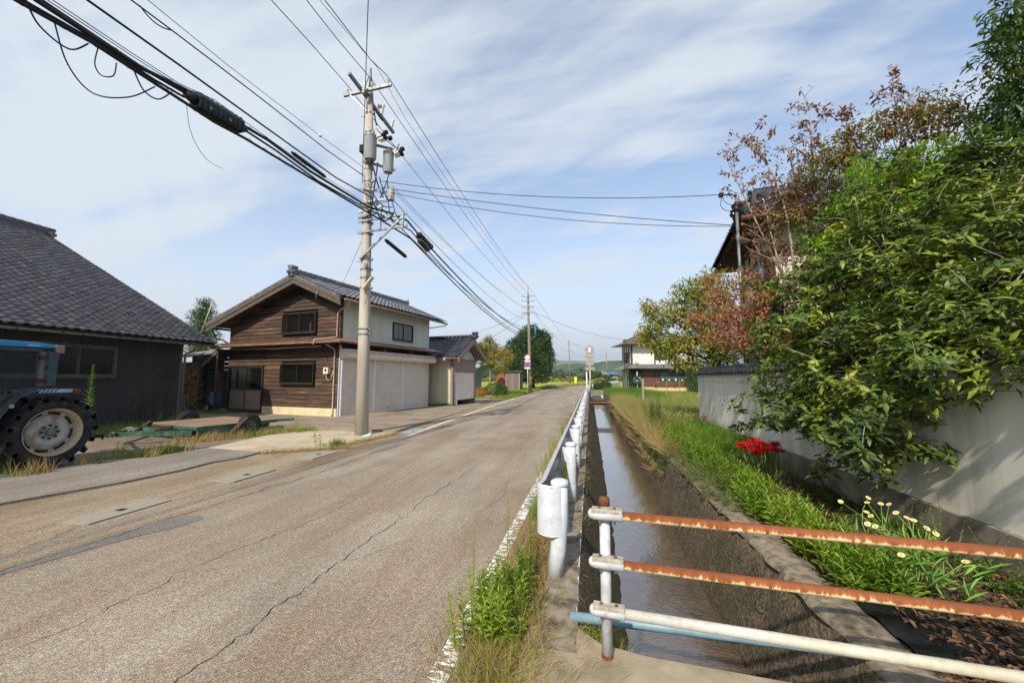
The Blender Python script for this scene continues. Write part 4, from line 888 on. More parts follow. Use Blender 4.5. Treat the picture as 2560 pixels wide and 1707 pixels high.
# far guard rail round the bend
g2 = empty('guard_rail', (.8, 60, 0), 'white guard rail curving right beyond the concrete bridge', 'guard rail')
pts = [(-.05, 51.5), (.25, 56), (.75, 64), (1.7, 76), (3.2, 90), (5.6, 108), (9.0, 134)]
b = MB()
for (x0, y0), (x1, y1) in zip(pts, pts[1:]): b.beam((x0, y0, .62), (x1, y1, .62), .05, .3)
b.build('rail_beam', m_guard, g2)
for (x0, y0), (x1, y1) in zip(pts, pts[1:]):
    n = max(1, int((y1 - y0) / 3))
    for k in range(n):
        t = k / n; b = MB(); b.cyl((x0 + (x1 - x0) * t + .1, y0 + (y1 - y0) * t, 0), (x0 + (x1 - x0) * t + .1, y0 + (y1 - y0) * t, .8), .06, 8); b.build('post', m_guard, g2)

# ================================================================ pipe fence on the slab
def rustrail_mat():
    """rust above, cream paint left along the underside with ragged tongues"""
    m = bpy.data.materials.new('rust_eaten_rail'); m.use_nodes = True; nt = m.node_tree; N = nt.nodes; L = nt.links; b = N['Principled BSDF']; b.inputs['Roughness'].default_value = .8
    tc = N.new('ShaderNodeTexCoord'); sp = N.new('ShaderNodeSeparateXYZ'); L.new(tc.outputs['Object'], sp.inputs[0])
    n = N.new('ShaderNodeTexNoise'); n.inputs['Scale'].default_value = 36; n.inputs['Detail'].default_value = 5; n.inputs['Roughness'].default_value = .62
    mp = N.new('ShaderNodeMapping'); mp.inputs['Scale'].default_value = (1, 1, .25); L.new(tc.outputs['Object'], mp.inputs[0]); L.new(mp.outputs[0], n.inputs[0])
    a = N.new('ShaderNodeMath'); a.operation = 'MULTIPLY_ADD'; a.inputs[1].default_value = .085; L.new(n.outputs[0], a.inputs[0]); L.new(sp.outputs[2], a.inputs[2])
    r = N.new('ShaderNodeValToRGB'); e = r.color_ramp.elements
    mr = N.new('ShaderNodeMapRange'); mr.inputs[1].default_value = .034; mr.inputs[2].default_value = .090; L.new(a.outputs[0], mr.inputs[0]); L.new(mr.outputs[0], r.inputs[0])
    e[0].position = .40; e[0].color = (*lin('#d6c6a4'), 1); e[1].position = .60; e[1].color = (*lin('#8c4f24'), 1); q = e.new(.50); q.color = (*lin('#b87a35'), 1); q = e.new(.95); q.color = (*lin('#743f20'), 1)
    L.new(r.outputs[0], b.inputs['Base Color'])
    n2 = N.new('ShaderNodeTexNoise'); n2.inputs['Scale'].default_value = 180; L.new(tc.outputs['Object'], n2.inputs[0]); bp = N.new('ShaderNodeBump'); bp.inputs['Strength'].default_value = .5; bp.inputs['Distance'].default_value = .002; L.new(n2.outputs[0], bp.inputs['Height']); L.new(bp.outputs[0], b.inputs['Normal'])
    return m
m_rr = rustrail_mat()
m_wpole = M('chalky_white_paint', '#bfc5cd', '#aeb3ba', scale=12, rough=.5, c3='#8f8a7e', c3scale=18, c3amt=.6, bump=.0008)
m_wrail = M('yellowed_white_paint', '#babcbb', '#b2ac98', scale=1.2, rough=.5, c3='#8f8672', c3scale=25, c3amt=.5)
fe = empty('pipe_fence', (.07, 2.5, 0), 'pipe fence at the slab edge with two rusted upper rails and a white lower rail', 'fence')
fd = Vector((1.0, -.095, 0)).normalized()
b = MB(); b.tube([(.07, 2.5, 0), (.07, 2.5, .85)], .0305, 18); p = b.build('post', m_wpole, fe)
b = MB(); b.tube([(.07, 2.5, .85), (.07, 2.5, .89)], .0315, 18); b.lathe((.07, 2.5, .885), [(.0315, 0), (.028, .012), (0, .016)], n=18); b.build('post_cap', m_rust, p)
b = MB(); b.lathe((.07, 2.5, 0), [(.034, 0.0), (.032, .02), (.0306, .03)], n=16); b.build('rust_foot', m_rust, p)
q = Vector((.07, 2.5, 0)) + fd * 2.25; b = MB(); b.tube([q, q + Vector((0, 0, .87))], .0305, 18); b.build('post', m_wpole, fe)
for z, mt, rr in ((.812, m_rr, .0245), (.543, m_rr, .0245), (.282, m_wrail, .027)):
    s0 = Vector((.07, 2.455, z)); 
    b = MB(); b.tube([s0 + fd * .06, s0 + fd * 2.6], rr, 16); o = b.build('rail', mt, fe)
    o.location = (0, 0, 0)
    # object coordinates of the rail are centred on its own axis
    me = o.data; off = s0.z - rr - 0; me.transform(__import__('mathutils').Matrix.Translation((0, 0, -(z - rr)))); o.location = (0, 0, z - rr)
    b = MB(); b.tube([s0 - fd * .095, s0 - fd * .085, s0 - fd * .06, s0 + fd * .10], [.012, .026, .033, .034], 16); br = b.build('clamp', m_wpole, fe)
    b = MB(); c0 = s0 + Vector((0, 0, .022)); b.beam(c0 - fd * .075, c0 + fd * .10, .062, .026); b.build('clamp_plate', M('dirty_clamp_metal', '#a8a498', '#8a8578', scale=30, rough=.6, c3='#7a4a30', c3amt=.5), br, bevel=.004)
    for t in (-.03, .055):
        b = MB(); c1 = c0 + fd * t + Vector((0, 0, .012)); b.lathe(c1, [(.010, 0), (.010, .006), (.005, .010), (0, .011)], n=8); b.build('bolt', m_rust, br)
        b = MB(); c1 = s0 + fd * t + Vector((0, 0, -.05)); b.cyl(c1, c1 + Vector((0, 0, .02)), .008, 6); b.build('bolt', m_galv, br)
bpip = MB(); bpip.tube([(-.155, 2.83, .022), (.5, 2.825, .022), (1.2, 2.80, .024), (1.98, 2.76, .03)], .030, 16); o = bpip.build('blue_pipe', M('pale_blue_pipe', '#7592a0', '#678695', scale=4, rough=.45, c3='#93a9b3', c3scale=10, c3amt=.4)); tag(o, 'pale blue plastic pipe laid across the canal behind the fence', 'pipe')

# ================================================================ poles
m_polec = M('pole_concrete', '#b0aa9f', '#9e978a', scale=2.5, rough=.9, bump=.0012, bscale=80, stretch=(1, 1, .25), c3='#70685a', c3scale=1.6, c3amt=.65)
m_poled = M('aged_pole_concrete', '#857c6e', '#726a5c', scale=2.5, rough=.9, stretch=(1, 1, .25))
m_ins = M('porcelain', '#d8d3cb', '#c9c3b8', scale=8, rough=.2, c3='#8d7f74', c3amt=.3)
m_tank = M('grey_tank_paint', '#9ea3a4', '#8f9596', scale=3, rough=.5, c3='#6f7474', c3scale=4, c3amt=.3)
def insulator(parent, p, h=.16, r=.055, n=3, axis=(0, 0, 1)):
    b = MB(); pr = [(r * .35, 0)]
    for k in range(n): a = h * k / n; pr += [(r * .6, a + .01), (r, a + h / n * .45), (r * .6, a + h / n * .9)]
    pr += [(r * .5, h), (0, h + .02)]; b.lathe(p, pr, axis, 12); return b.build('insulator', m_ins, parent)
pa = empty('utility_pole', (-6.38, 10.42, 0), 'tall concrete utility pole with two transformers standing by the concrete pad', 'utility pole')
PA = lambda z: Vector((-6.36 - .01 * z, 10.42, z))
def pr(z): return .185 - .0085 * z
b = MB(); b.tube([PA(-.1), PA(3), PA(6.5), PA(10.3)], [pr(0), pr(3), pr(6.5), pr(10.3)], 24); b.build('shaft', m_polec, pa)
b = MB(); b.tube([PA(10.3), PA(11.1)], [.04, .035], 8); b.build('top_pipe', m_galv, pa)
b = MB()
for (dx, dz) in ((-.16, .2), (.14, .28), (.0, .3)): b.tube([PA(10.95), PA(10.6) + Vector((dx * .7, -.05, 0)), PA(10.30) + Vector((dx, -.1, 0))], .012, 5)
b.build('stay_wires', m_black, pa)
for z in (9.62, 9.0, 8.2, 7.83, 7.45, 6.74, 6.62, 6.3, 6.15, 5.82, 5.05, 4.75, 4.5, 4.2, 3.0, 2.85):
    b = MB(); b.lathe(PA(z - .02), [(pr(z) + .008, 0), (pr(z) + .012, .01), (pr(z) + .008, .05)], n=20); b.box(PA(z).x + pr(z), PA(z).x + pr(z) + .06, 10.38, 10.46, z - .02, z + .04); b.build('steel_band', m_galv, pa)
for k in range(17):
    z = 2.3 + k * .45; s = 1 if k % 2 else -1; b = MB(); b.cyl(PA(z) + Vector((s * pr(z) * .9, -.05, 0)), PA(z) + Vector((s * (pr(z) + .13), -.08, 0)), .009, 5); b.build('step_bolt', m_galv, pa)
b = MB(); b.beam((-7.22, 10.22, 10.18), (-5.66, 10.22, 10.30), .075, .09); ca1 = b.build('crossarm', m_galv, pa)
b = MB(); b.beam((-7.0, 10.2, 10.14), (-6.48, 10.28, 9.62), .04, .04); b.build('arm_brace', m_galv, ca1)
b = MB(); b.beam((-6.65, 9.6, 10.32), (-6.45, 11.9, 9.95), .085, .085); ca2 = b.build('crossarm', m_galv, pa)
insulator(ca1, (-7.12, 10.22, 10.22)); insulator(ca1, (-6.28, 10.22, 10.32)); insulator(ca1, (-5.76, 10.22, 10.34), .2)
insulator(ca1, (-6.5, 10.1, 10.05), .3, .05, 4, (.25, -.1, 1))
for y, dz in ((11.1, .1), (11.75, 0)): insulator(ca2, (-6.47, y, 10.0 + dz * .6), .34, .055, 5, (.25, 0, 1))
insulator(ca2, (-6.3, 10.6, 9.95), .14, .07, 2, (1, 0, 0))
def transformer(c, r, h):
    b = MB(); b.lathe(c, [(0, .0), (r * .82, 0), (r * .9, .03), (r, .06), (r, h - .03), (r * 1.04, h - .02), (r * 1.04, h), (r * .6, h + .05), (0, h + .06)], n=28); t = b.build('transformer', m_tank, pa)
    b = MB(); b.lathe(Vector(c) + Vector((0, 0, h - .06)), [(r * 1.03, 0), (r * 1.05, .01), (r * 1.03, .03)], n=28); b.build('lid_band', m_galv, t)
    for dx, dy in ((.12, .1), (.2, -.05)):
        b = MB(); p = Vector(c) + Vector((r * .9 + dx * .3, dy, h - .1)); b.lathe(p, [(.03, 0), (.05, .04), (.03, .08), (.05, .12), (.03, .16)], (1, 0, .25), 10); b.build('bushing', m_ins, t)
        b = MB(); q = p + Vector((.17, 0, .04)); b.lathe(q, [(.045, 0), (.06, .03), (.06, .09), (.03, .1)], (1, 0, .25), 8); b.build('bushing_cover', m_dark, t)
    return t
transformer((-6.25, 10.18, 8.0), .18, .74); transformer((-5.90, 10.62, 7.80), .155, .64)
for q0, q1 in (((-6.5, 10.25, 8.02), (-5.7, 10.7, 7.9)), ((-6.5, 10.25, 8.6), (-5.7, 10.6, 8.5))): MB().beam(q0, q1, .06, .06).build('transformer_bracket', m_galv, pa)
for (x, y, z) in ((-6.25, 10.5, 8.95), (-6.05, 10.4, 8.68), (-5.75, 10.6, 8.42)):
    insulator(pa, (x, y, z), .2, .05, 3, (1, .1, .25)); b = MB(); b.lathe((x + .24, y, z + .05), [(.05, 0), (.065, .02), (.065, .11), (.04, .13)], (1, .1, .25), 10); b.build('fuse_cutout', m_dark, pa)
b = MB(); b.box(-6.62, -6.5, 10.2, 10.36, 8.3, 8.52); b.build('switch_box', m_dark, pa)
for (z, x1, y1, dz) in ((6.75, -5.62, 10.5, .12), (6.47, -5.9, 10.5, .18), (6.18, -5.12, 10.45, .16), (5.84, -5.1, 10.45, .14), (7.2, -5.95, 10.4, -.12), (6.3, -5.95, 10.3, .08)):
    b = MB(); b.beam((-6.62, 10.28 - (.02 if z > 7 else 0), z), (x1, y1 - .1, z + dz), .05, .06); b.build('bracket_arm', m_galv, pa)
b = MB(); b.beam((-6.5, 10.22, 5.02), (-5.22, 10.34, 6.28), .05, .05); b.build('arm_brace', m_galv, pa)
b = MB(); b.beam((-5.22, 10.3, 5.86), (-5.2, 10.3, 6.36), .04, .05); b.build('arm_post', m_galv, pa)
b = MB(); b.lathe((-5.72, 10.5, 6.86), [(.0, 0), (.10, 0), (.105, .05), (.105, .3), (.08, .34), (0, .35)], n=16); b.build('arrester', M('weathered_can', '#aaa79c', '#98958a', rough=.6), pa)
b = MB(); b.beam((-6.34, 10.22, 4.15), (-5.93, 10.0, 4.42), .10, .055); sl_ = b.build('street_lamp', M('lamp_body', '#c3bcae', rough=.4), pa)
b = MB(); b.cyl((-6.3, 10.27, 4.0), (-6.3, 10.27, 4.9), .02, 6); b.tube([(-6.28, 10.24, 4.1), (-6.22, 10.22, 3.9), (-6.28, 10.24, 3.7)], .01, 5); b.box(-6.34, -6.26, 10.2, 10.28, 4.78, 4.9); b.build('lamp_conduit', m_galv, pa)
# loose leads hanging about the pole
def sag(p0, p1, s, n=14):
    p0 = Vector(p0); p1 = Vector(p1); return [p0.lerp(p1, k / n) + Vector((0, 0, -4 * s * (k / n) * (1 - k / n))) for k in range(n + 1)]
b = MB()
for k, (p0, p1, s) in enumerate([((-6.2, 10.2, 7.98), (-5.9, 10.4, 6.9), .12), ((-5.85, 10.6, 7.75), (-6.1, 10.3, 6.6), .1), ((-6.3, 10.2, 7.3), (-5.6, 10.4, 6.6), .25), ((-6.1, 10.2, 6.7), (-5.5, 10.3, 6.4), .4), ((-5.6, 10.3, 6.9), (-5.2, 10.3, 6.2), .3), ((-5.9, 10.3, 6.5), (-5.9, 10.3, 6.1), .3),
        ((-6.3, 10.2, 10.3), (-6.2, 10.4, 9.2), .1), ((-6.2, 10.4, 9.1), (-5.5, 10.7, 8.5), .1), ((-6.3, 10.2, 8.9), (-6.6, 10.2, 8.3), .15), ((-6.5, 10.2, 10.3), (-6.3, 10.9, 9.7), .1), ((-5.5, 10.5, 8.6), (-5.9, 10.7, 8.5), .2),
        ((-5.85, 10.5, 7.5), (-5.75, 10.5, 6.9), .08), ((-6.0, 10.2, 7.9), (-6.2, 10.2, 6.3), .05), ((-5.7, 10.3, 6.8), (-5.45, 10.35, 6.2), .35)]):
    b.tube(sag(p0, p1, s, 8), .014 if k % 3 else .022, 5)
b.build('lead_wires', m_black, pa)
m_bluew = M('blue_sleeve', '#2d567d', '#244868', rough=.5)
b = MB()
for (x, y, z) in ((-6.0, 10.3, 7.5), (-5.95, 10.35, 7.3), (-5.9, 10.3, 7.15), (-5.85, 10.35, 7.1), (-5.8, 10.3, 7.0)): b.cyl((x, y, z), (x + .06, y, z - .18), .022, 6)
b.build('connector', m_bluew, pa)
b = MB(); b.poly([(-6.25, 10.18, .012), (-6.05, 10.1, .013), (-5.98, 10.22, .02), (-6.0, 10.32, .10), (-6.12, 10.26, .05)]); o = b.build('plastic_scrap', M('pale_turquoise_plastic', '#a9cdc9', rough=.5)); tag(o, 'crumpled pale turquoise plastic scrap at the foot of the utility pole', 'litter')

def far_pole(x, y, h, r, label, arms, mat=m_poled, extra=True):
    t = empty('utility_pole', (x, y, 0), label, 'utility pole'); b = MB(); b.tube([(x, y, -.1), (x - .02 * h, y, h)], [r, r * .55], 14); b.build('shaft', mat, t)
    b = MB(); b.cyl((x - .02 * h, y, h), (x - .02 * h, y, h + .85), .04, 6); b.build('top_pipe', m_galv, t)
    for z, x0, x1 in arms:
        b = MB(); b.beam((x - .02 * z + x0, y - .25, z), (x - .02 * z + x1, y - .25, z), .08, .08); a = b.build('crossarm', m_galv, t)
        for xx in (x0 + .05, (x0 + x1) / 2 + .2, x1 - .05): insulator(a, (x - .02 * z + xx, y - .25, z + .04), .16, .06, 2)
    return t
pb = far_pole(-6.3, 42.6, 10.8, .2, 'second concrete utility pole with a blue cable coil behind the round road signs', [(10.5, -.75, .75), (9.95, -.75, .75), (9.35, -.72, .75), (8.7, -.72, .8)])
b = MB()
for k in range(5): b.tube([(-5.75 + k * .03, 42.3, 7.1), (-5.78 + k * .04, 42.3, 6.7), (-5.72 + k * .02, 42.3, 6.05)], .03, 5)
b.build('blue_cable', M('blue_cable_cover', '#2378a0', '#1b6488', rough=.5), pb)
b = MB(); b.beam((-6.4, 42.4, 6.95), (-5.65, 42.3, 7.15), .05, .05); b.beam((-6.4, 42.4, 5.9), (-5.65, 42.3, 6.1), .05, .05); b.build('bracket_arm', m_galv, pb)
b = MB(); b.lathe((-6.3, 42.6, .9), [(.197, 0), (.199, .01), (.197, .85), (.19, .86)], n=14); sv = b.build('marker_sleeve', M('yellow_black_sleeve', '#9a8038', '#7d682f', scale=12, rough=.6), pb)
b = MB()
for k in range(6):
    a = -pi / 2 + (k - 2.5) * .35; b.beam((-6.3 + .2 * cos(a), 42.6 + .2 * sin(a), 1.0), (-6.3 + .2 * cos(a), 42.6 + .2 * sin(a), 1.65), .02, .04)
b.lathe((-6.3, 42.6, 1.74), [(.2, 0), (.2, .04)], n=14); b.lathe((-6.3, 42.6, .88), [(.201, 0), (.201, .04)], n=14); b.build('black_stripe', m_dark, sv)
pc = far_pole(-6.0, 124, 13.2, .23, 'third utility pole far off at the edge of the rice field', [(12.0, -.6, 2.9), (10.1, -1.3, 1.3)])
b = MB(); b.box(-4.6, -3.9, 121.2, 121.4, .05, 2.0); o = b.build('yellow_marker', M('yellow_panel', '#d9cf1e', rough=.5)); tag(o, 'bright yellow upright panel beside the far pole at the field edge', 'marker')
pd = far_pole(8.9, 215, 15.5, .25, 'distant utility pole with a broad crossarm in front of the cream house', [(14.3, -3, 3), (13.2, -2.4, 2.4)])
pe = far_pole(29, 370, 15.5, .25, 'faintest distant utility pole right of the cream house', [(14.3, -2, 2)])
pg = far_pole(-1.2, 262, 18.5, .25, 'small distant utility pole close to the backs of the round signs', [(17.0, -3, 3)])
# ---------------------------------------------------------------- wires
def wire(pts, r, label, name='overhead_wire', mat=None, n=6, cat='wire'):
    b = MB(); b.tube(pts, r, n, True); o = b.build(name, mat or m_black); tag(o, label, cat, 'overhead wires along the road'); return o
def P_(l): return [Vector(p) for p in l]
def ext(l, d=(-.04, -1, .0), k=14, rise=0.2):   # carry a span on towards the pole behind the viewer
    p = Vector(l[0]); d = Vector(d).normalized(); return [p + d * k + Vector((0, 0, rise)), p + d * (k / 2) + Vector((0, 0, rise * .3))] + P_(l)
wire(ext([(-7.18, 7.32, 10.42), (-7.12, 8.6, 10.44), (-7.07, 10.2, 10.44)]) + sag((-7.07, 10.25, 10.42), (-7.1, 42.35, 10.68), .45)[1:], .011, 'left topmost thin conductor from the left insulator of the tall pole')
wire(ext([(-6.52, 7.66, 10.63), (-6.46, 8.8, 10.6), (-6.28, 10.2, 10.52)]) + sag((-6.28, 10.22, 10.52), (-6.35, 42.35, 10.68), .5)[1:], .011, 'middle top conductor passing beside the pipe on the tall pole')
wire(ext([(-5.91, 7.5, 10.36), (-5.84, 9.38, 10.42), (-5.76, 10.2, 10.56)]) + sag((-5.76, 10.22, 10.56), (-5.75, 42.35, 10.68), .5)[1:], .012, 'right top conductor on the outermost insulator of the tall pole')
wire(ext([(-5.98, 7.5, 10.30), (-6.2, 10.3, 11.02)]) + sag((-6.4, 10.42, 11.05), (-6.5, 42.6, 11.6), .5)[1:], .007, 'thin topmost earth wire running from the pipe on the tall pole')
def at(p, off, r): return Vector(p) + Vector(off)
w5 = [(-6.75, 4.56, 7.54), (-6.69, 5.94, 7.55), (-6.58, 8.49, 7.69), (-6.5, 10.28, 7.83)]
wire(ext(w5), .006, 'thin straight wire with a white bead left of the transformers')
b = MB(); b.lathe((-6.58, 8.43, 7.655), [(0, 0), (.035, .01), (.05, .04), (.035, .07), (0, .09)], n=12); o = b.build('wire_insulator', m_ins); tag(o, 'white ball insulator strung on the thin wire left of the tall pole', 'insulator')
wire(ext([(-6.76, 4.34, 7.33), (-6.73, 4.93, 7.36), (-6.70, 5.63, 7.39), (-6.65, 6.86, 7.43), (-6.57, 8.69, 7.46), (-6.5, 10.3, 7.58)]), .012, 'medium wire just below the beaded thin wire')
wire(sag((-6.74, 4.45, 7.34), (-6.725, 4.93, 7.36), .09), .010, 'short hanging loop under the medium wire at the top of the sky')
wire(ext([(-6.56, 3.74, 6.67), (-6.51, 4.93, 6.70), (-6.44, 6.68, 6.72), (-6.36, 8.83, 6.76), (-6.28, 10.28, 6.93)]) + sag((-6.28, 10.28, 6.93), (-6.2, 42.4, 6.9), .9)[1:], .017, 'thick lone cable between the medium wire and the cable bundle')
# communication bundle
MAIN = [(-6.28, 3.13, 6.0), (-6.26, 3.64, 6.01), (-6.24, 4.23, 6.03), (-6.22, 4.71, 6.13), (-6.21, 5.06, 6.2), (-6.18, 5.82, 6.22), (-6.15, 6.39, 6.27), (-6.11, 7.56, 6.24), (-6.02, 9.84, 6.38), (-5.7, 10.45, 6.45), (-5.3, 10.75, 6.3), (-5.33, 11.6, 6.2)]
TO_B = sag((-5.33, 11.6, 6.2), (-6.2, 42.4, 6.55), .75)
wire(ext(MAIN, rise=.1) + TO_B[1:], .028, 'thickest black cable of the bundle carrying the big splice box')
wire(ext([(-6.30, 3.1, 6.05), (-6.28, 3.64, 6.05), (-6.25, 4.3, 6.05), (-6.23, 4.8, 6.1), (-6.22, 5.05, 6.15)], rise=.1), 2.2e-2, 'second black cable lashed on top of the thickest cable')
wire(ext([(-6.33, 3.1, 6.12), (-6.28, 4.2, 6.14), (-6.25, 4.8, 6.17), (-6.22, 5.0, 6.19)], rise=.1), .006, 'thin messenger wire above the cable bundle')
wire(ext([(-6.34, 3.1, 6.17), (-6.29, 4.1, 6.18), (-6.25, 4.75, 6.20), (-6.20, 5.3, 6.32), (-6.12, 7.2, 6.30), (-6.04, 9.8, 6.46)], rise=.1), .006, 'upper thin messenger wire above the cable bundle')
LOW = [(-6.29, 2.98, 5.85), (-6.26, 3.65, 5.93), (-6.23, 4.38, 5.93), (-6.22, 4.80, 5.94), (-6.19, 5.3, 5.93), (-6.17, 5.9, 6.0), (-6.09, 8.11, 6.12), (-6.02, 9.85, 6.22), (-5.8, 10.3, 6.12), (-5.25, 10.9, 5.8)]
wire(ext(LOW, rise=.1) + sag((-5.25, 10.9, 5.8), (-6.15, 42.4, 6.0), .8)[1:], .024, 'lowest black cable of the bundle, sagging under the splice box')
wire(ext([(-6.30, 2.98, 5.90), (-6.27, 3.65, 5.97), (-6.235, 4.38, 5.98), (-6.225, 4.80, 6.02), (-6.20, 5.05, 6.12)], rise=.1), 1.8e-2, 'black cable between the thickest and the lowest cable')
MID = [(-6.17, 5.85, 6.15), (-6.14, 6.6, 6.17), (-6.1, 7.8, 6.14), (-6.02, 9.85, 6.30), (-5.75, 10.35, 6.28), (-5.2, 10.8, 6.0), (-5.22, 11.5, 5.9)]
wire(P_(MID) + sag((-5.22, 11.5, 5.9), (-6.18, 42.4, 6.3), .85)[1:], .019, 'middle black cable leaving the splice box toward the pole arm')
wire(sag((-6.0, 9.9, 6.5), (-5.62, 10.45, 6.84), .02)[:] + sag((-5.6, 10.5, 6.8), (-6.3, 42.4, 7.8), .7)[1:], .010, 'thin wavy wire leaving the arm top right of the tall pole')
wire(sag((-5.9, 10.5, 7.4), (-6.9, 42.4, 9.4), .5), .007, 'faint thin wire from mid pole to the second crossarm')
wire(sag((-5.7, 10.5, 7.3), (-5.9, 42.4, 8.75), .6), .007, 'faint thin wire from mid pole to the lowest crossarm')
b = MB()      # lashing wire twisted round the cables
for base in (MAIN[:8], LOW[:8]):
    pts = P_(base); out = []
    for a, c in zip(pts, pts[1:]):
        n = max(2, int((c - a).length / .05))
        for k in range(n):
            p = a.lerp(c, k / n); ph = (p.y * 18); out.append(p + Vector((cos(ph) * .034, 0, sin(ph) * .034 + .01)))
    b.tube(out, .004, 4)
o = b.build('lashing_wire', m_black); tag(o, 'fine lashing wire twisted round the two thick cables', 'wire')
def hang(pts, r, label): wire(pts, r, label, 'hanging_cable')
def catm(P, n=6):
    P = P_(P); Q = [P[0]] + P + [P[-1]]; out = []
    for i in range(1, len(Q) - 2):
        for k in range(n):
            t = k / n; a, b_, c, d = Q[i - 1], Q[i], Q[i + 1], Q[i + 2]
            out.append(.5 * ((2 * b_) + (c - a) * t + (2 * a - 5 * b_ + 4 * c - d) * t * t + (3 * b_ - a - 3 * c + d) * t ** 3))
    return out + [P[-1]]
hang(catm([(-6.29, 3.05, 5.93), (-6.28, 3.18, 5.72), (-6.27, 3.45, 5.66), (-6.26, 3.62, 5.88)]), .010, 'long loop hanging from the cable bundle at the left edge of the sky')
hang(catm([(-6.28, 3.3, 5.88), (-6.26, 3.45, 5.45), (-6.25, 3.72, 5.27), (-6.24, 4.1, 5.50), (-6.23, 4.40, 5.88)]), .009, 'widest loop drooping beneath the cable bundle')
hang(catm([(-6.24, 4.12, 5.93), (-6.23, 4.26, 5.72), (-6.225, 4.45, 5.72), (-6.22, 4.6, 5.92)]), .010, 'short loop drooping just left of the splice box')
hang(catm([(-6.26, 3.72, 5.90), (-6.25, 3.70, 5.66), (-6.25, 3.78, 5.57), (-6.24, 3.9, 5.66), (-6.24, 3.92, 5.86)]), .008, 'small hook shaped cable end under the bundle')
hang(catm([(-6.21, 4.85, 5.92), (-6.2, 4.95, 5.5), (-6.18, 5.2, 5.22), (-6.17, 5.5, 5.2)]), .004, 'thin loose wire curling down below the splice box')
m_splice = M('black_splice_plastic', '#1c1c20', '#141418', scale=10, rough=.45)
sb = empty('splice_box', (-6.2, 5.1, 5.95), 'large ribbed black splice box clamped on the thick cable bundle', 'splice box')
p0 = Vector((-6.215, 4.98, 6.10)); p1 = Vector((-6.185, 5.80, 6.17)); d = (p1 - p0).normalized()
b = MB(); u = Vector((0, 0, 1)); s = d.cross(u).normalized(); u = s.cross(d)
sec = [(x * 1.05, z * 1.25) for x, z in [(-.09, -.10), (.09, -.10), (.105, -.05), (.105, .04), (.06, .10), (-.06, .10), (-.105, .04), (-.105, -.05)]]
b.extrude([p0 + s * x + u * z for x, z in sec], p1 - p0); b.build('case', m_splice, sb)
b = MB()
for k in range(9):
    q = p0 + d * (.05 + k * .09); b.extrude([q + s * x * 1.07 + u * z * 1.07 for x, z in sec], d * .035)
b.build('ribs', m_splice, sb)
b = MB(); b.tube([p0 - d * .16, p0 + d * .01], [.05, .1], 12); b.tube([p1, p1 + d * .12], [.095, .05], 12); b.build('end_cone', m_splice, sb)
b = MB()
for k in (.15, .5): q = p0 + d * k + u * -.06 + s * .11; b.beam(q, q + d * .05, .02, .04)
b.build('clasp', m_galv, sb)
def sleeve(p, q, r, label, rings=8):
    t = empty('cable_sleeve', p, label, 'cable sleeve'); b = MB(); p = Vector(p); q = Vector(q); dd = q - p; b.tube([p, p + dd * .06, p + dd * .94, q], [r * .6, r, r, r * .6], 10); b.build('body', m_splice, t)
    b = MB()
    for k in range(rings): c = p + dd * (.08 + .84 * k / (rings - 1)); b.tube([c, c + dd * .02], r * 1.12, 10)
    b.build('rings', m_splice, t)
sleeve((-6.13, 7.0, 6.37), (-6.08, 8.05, 6.35), .038, 'long thin ribbed black sleeve on the bundle just left of the tall pole', 16)
sleeve((-5.33, 11.6, 6.2), (-5.36, 12.75, 6.13), .10, 'larger hexagonal black splice case just right of the tall pole', 5)
sleeve((-5.22, 11.45, 5.93), (-5.24, 12.2, 5.86), .085, 'smaller black splice case below the larger one right of the tall pole', 5)
sleeve((-5.8, 10.4, 5.62), (-5.7, 11.55, 5.45), .055, 'slim ribbed black sleeve hanging under the pole brace', 12)
# service drops and cross wires
wire([(-4.15, 6.51, 9.0), (-3.4, 5.3, 9.5)][::-1] + [(-6.55, 10.3, 7.35)], .009, 'nearly upright service wire rising past the left of the tall pole')
sp_top = (3.82, 11.0, 6.38)
wire(sag((-5.95, 10.4, 7.42), (3.75, 11.0, 6.42), .28), .009, 'upper service wire crossing the road to the house on the right')
wire(sag((-5.92, 10.4, 7.22), (3.8, 11.0, 5.56), .12), .009, 'middle service wire crossing the road to the house on the right')
wire(sag((-5.92, 10.4, 7.12), (3.8, 11.0, 5.54), .30), .008, 'lower service wire crossing the road to the house on the right')
wire(sag((-6.5, 10.4, 5.8), (-11.2, 15.8, 5.3), .15), .006, 'thin wire slanting from the tall pole to the boarded shed roof')
spl = empty('service_pole', (3.86, 11.0, 1.0), 'slim steel service pole at the corner of the tiled house on the right', 'pole')
b = MB(); b.tube([(3.86, 11.0, 0), (3.84, 11.0, 6.45)], .035, 10); b.build('shaft', m_galv, spl)
b = MB(); b.tube([(3.84, 10.95, 6.35), (3.5, 10.95, 6.4)], .015, 6); b.box(3.42, 3.52, 10.9, 11.0, 6.34, 6.44); b.tube(catm([(3.5, 10.95, 6.38), (3.45, 10.95, 6.1), (3.6, 10.95, 5.95), (3.84, 10.96, 6.0)]), .008, 5); b.tube(catm([(3.5, 10.95, 6.38), (3.55, 10.95, 6.2), (3.7, 10.95, 6.1), (3.84, 10.96, 6.1)]), .008, 5)
for z in (6.1, 5.95): b.box(3.78, 3.95, 10.92, 11.04, z, z + .06)
b.build('wire_clamps', m_dark, spl)
